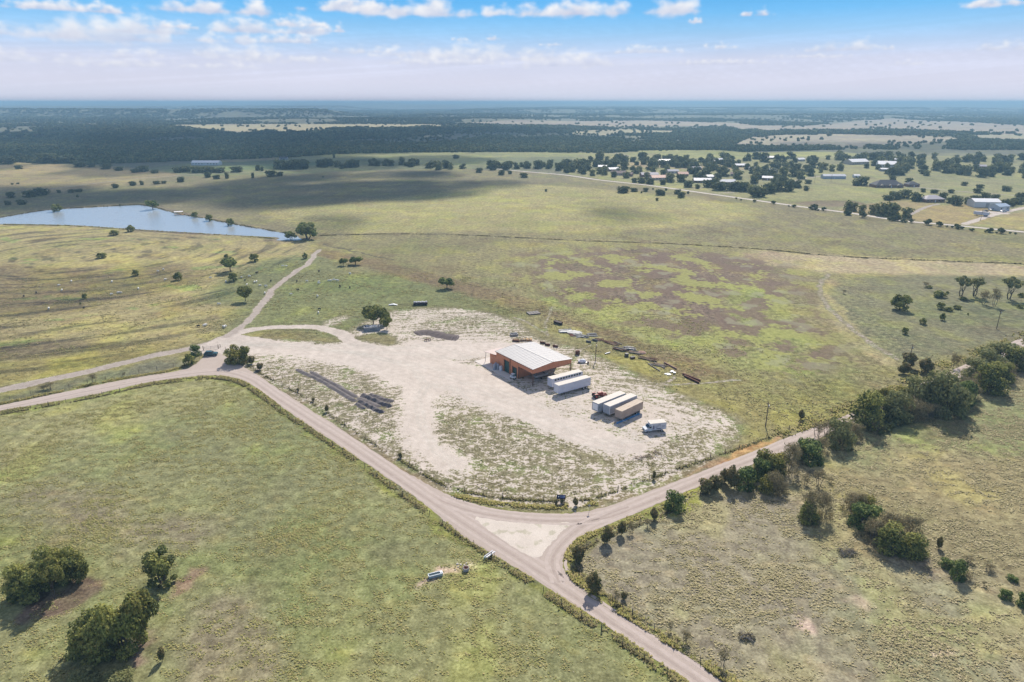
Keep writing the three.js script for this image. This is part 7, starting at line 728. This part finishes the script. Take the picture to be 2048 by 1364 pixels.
// long verge grass along the road edges and weeds under the fences
{
  const r = rng(33), L = [], D = []; const along = (line, n, w, off, list, size, hues) => { const c = curve(line, false, 24); for (let i = 0; i < n; i++) { const k = Math.floor(r() * (c.length - 1)), p = c[k], e = c[k + 1], t = r(), x = p[0] + (e[0] - p[0]) * t + (r() + r() - 1) * w, z = p[1] + (e[1] - p[1]) * t + (r() + r() - 1) * w; if (inPoly(ROADS, x, z) || noise(x / 6, z / 6) + 0.5 * noise(x / 1.7, z / 1.7) < -0.12 + 0.5 * (r() - 0.5)) continue; const s = size * (0.5 + r()), h = hues[Math.floor(r() * hues.length)]; list.push([x, 0, z, s, s * (0.9 + 0.8 * r()), r() * 6.28, lightGround(...h, 0.75 + 0.45 * r())]); } };
  const YEL = [[168, 162, 92], [156, 154, 84], [184, 174, 112], [144, 146, 78], [176, 160, 112]], DRK = [[130, 120, 84], [116, 114, 74], [140, 130, 94], [104, 104, 66]];
  along([-157.5,-190.9,-137.6,-201.8,-123.9,-212.6,-106.5,-219.2,-96.9,-217.4,-86.4,-209.6,-67.3,-188.1,-43.7,-163.6,-18,-135.5,1.5,-114.7,11.1,-104.8,19.7,-96.8,29,-86.8], 9000, 1.7, 0, L, 0.45, YEL);
  along([13,-117.7,12.2,-121,15.5,-126.3,21.4,-130.2,30.7,-135.5,38.3,-140.9,48.6,-148.3], 2200, 1.4, 0, L, 0.5, YEL); along([11.7,-114.3,16.9,-107.5,23.3,-100.3,27.7,-95.5,33.1,-89.4,38,-84], 4600, 2.2, 0, L, 0.55, YEL);
  along([-161.7,-196.8,-148.9,-206.7,-135.1,-217.4,-121.5,-225.3,-116.7,-234.7], 2600, 1.4, 0, L, 0.5, YEL); along([-15.1,-144.4,-7.6,-141.3,1.8,-139.2,11.3,-138.7,19.7,-140.4], 2600, 1.2, 0, L, 0.5, YEL); along([77,-176.2,92.4,-185.3,110.2,-197.6,130.7,-212.1,160.3,-233.2,191.5,-252.3,220.8,-270.9], 5000, 3.6, 0, L, 0.7, YEL);
  along([-156.2,-189.1,-136.7,-200.3,-123,-210.9,-105.7,-217.4,-96.2,-215.6,-86.9,-208.3,-67.8,-187.4,-43.4,-162.2,-17.8,-133.8,1.5,-113.7,11,-103.8,19.5,-95.5,28.2,-86.2], 3600, 0.7, 0, D, 0.5, DRK);
  along([-94.5,-229.2,-86,-220.2,-69,-203.8,-47.2,-179.4,-29.8,-161.1,-20.8,-152.1,-14.7,-147.1,-9,-144.6,-2.9,-142.8,4.3,-141.7,10.3,-141.5,17.5,-141.5,20,-142.6,29.3,-148.1,42.2,-155.9,57.9,-164.9,73.3,-174], 3400, 0.8, 0, D, 0.48, [...DRK, YEL[3]]);
  along([32.1,-91.8,28,-96.7,23.6,-101.6,17.1,-109.2,13.7,-114.3,13.1,-119,15.6,-123.1,20.9,-127,30.2,-132.7,37.5,-137.5], 1700, 0.9, 0, D, 0.5, DRK);
  along([-137.1,-485,-80.9,-490.9,-26.4,-485,43.4,-466.4,109.5,-454.1,166.2,-434.4,207.9,-413.4,301.4,-394.1], 3000, 0.9, 0, D, 0.8, DRK); along([-342.6,-638,-325.6,-625.2,-283.1,-584.2,-251.3,-560.4,-211.6,-529.1,-166.3,-494.9], 1400, 1.5, 0, D, 1.1, DRK); along([-398.6,-531.4,-364,-529.1,-326.7,-522.4,-272.3,-505.1,-207.9,-487,-165.6,-473.7], 1600, 1.6, 0, L, 0.9, YEL); along([-422.7,-565.5,-408.9,-609.9,-373.7,-628.4,-344.2,-641.2], 1200, 2, 0, D, 1, DRK);
  crowd('verge_grass', 'long yellow-green grass along the road verges', 'grass', tufts[1], tuftMat, L); crowd('fence_weeds', 'dark weeds grown up under the fence lines', 'weeds', tufts[1], tuftMat, D); console.log('verge', L.length, D.length);
}
// ---------------------------------------------------------------- clouds overhead, out of the frame, whose shadows lie on the pastures
{
  const cm = new THREE.MeshStandardMaterial({ color: C(0.9, 0.9, 0.9), roughness: 1, transparent: true, opacity: 0.4 }), thin = new THREE.MeshStandardMaterial({ color: C(0.9, 0.9, 0.9), roughness: 1, transparent: true, opacity: 0.1 }), HC = 900, off = HC / Math.tan(SUN_EL), sx = Math.sin(SUN_AZ) * off, sz = -Math.cos(SUN_AZ) * off, r = rng(808), ico = new THREE.IcosahedronGeometry(1, 2);
  const SH = [[[-611.1,-690.6,-581.2,-789.4,-434.1,-730.4,-370.6,-752.1,-342.8,-789.4,-273.2,-900.3,-118.5,-953.6,-27.6,-875.8,-19.3,-789.4,-74.6,-718,-141.1,-686.8,-196.3,-638,-268.9,-658.1,-337.6,-672.1,-390.9,-654.6,-441.8,-592.5,-494.6,-552.9], 60, 38], [[-178.9,-578.7,-149.1,-595.4,-110.7,-552.9,-112.4,-503,-141.9,-503,-171,-538.4], 12, 16], [[44,-631.5,83.5,-654.6,133.1,-619,138.7,-565.5,104.9,-517.9,61.7,-540.7], 13, 16], [[-989.1,-1137.3,-917.8,-1405.1,-551,-1245.5,-343.7,-1334,-103.7,-1178.3,-107.3,-1045.9,-306.3,-1013.3,-423.5,-982.6,-523.5,-946.6,-672.6,-1021.3,-827.8,-946.6], 26, 80], [[-1848,-2346.3,-780.7,-2123.4,-39.5,-2346.3,95.4,-1783.2,-128.5,-1467.6,-520.5,-1405.1,-957.7,-1467.6,-1246.3,-1572.1], 26, 170], [[407.4,-1535.7,925,-1692.4,1115.3,-1467.6,740,-1347.6,445,-1320.6], 9, 90]];
  SH.forEach(([poly, n, rad], k) => { const b = [1e9, -1e9, 1e9, -1e9]; for (let i = 0; i < poly.length; i += 2) { b[0] = Math.min(b[0], poly[i]); b[1] = Math.max(b[1], poly[i]); b[2] = Math.min(b[2], poly[i + 1]); b[3] = Math.max(b[3], poly[i + 1]); } const parts = []; let guard = 0; while (parts.length < n && guard++ < 4000) { const x = b[0] + r() * (b[1] - b[0]), z = b[2] + r() * (b[3] - b[2]); if (!inPoly(poly, x, z)) continue; const s = rad * (0.7 + 0.6 * r()), g = ico.clone(), p = g.attributes.position; for (let i = 0; i < p.count; i++) { const q = 1 + 0.25 * noise(p.getX(i) * 2 + k * 9 + parts.length, p.getY(i) * 2 + p.getZ(i) * 2); p.setXYZ(i, p.getX(i) * q * s * 1.25 + x + sx, Math.max(p.getY(i) * q, -0.35) * s * 0.6 + HC + r() * 2, p.getZ(i) * q * s * 1.1 + z + sz); } g.computeVertexNormals(); parts.push(g); } const o = part(scene, 'cumulus_cloud', parts, n < 20 ? thin : cm); tag(o, 'flat-based white cumulus cloud high over the pastures', 'cloud', 'cumulus clouds overhead'); });
}
renderer.shadowMap.type = THREE.PCFSoftShadowMap;
renderer.render(scene, camera);
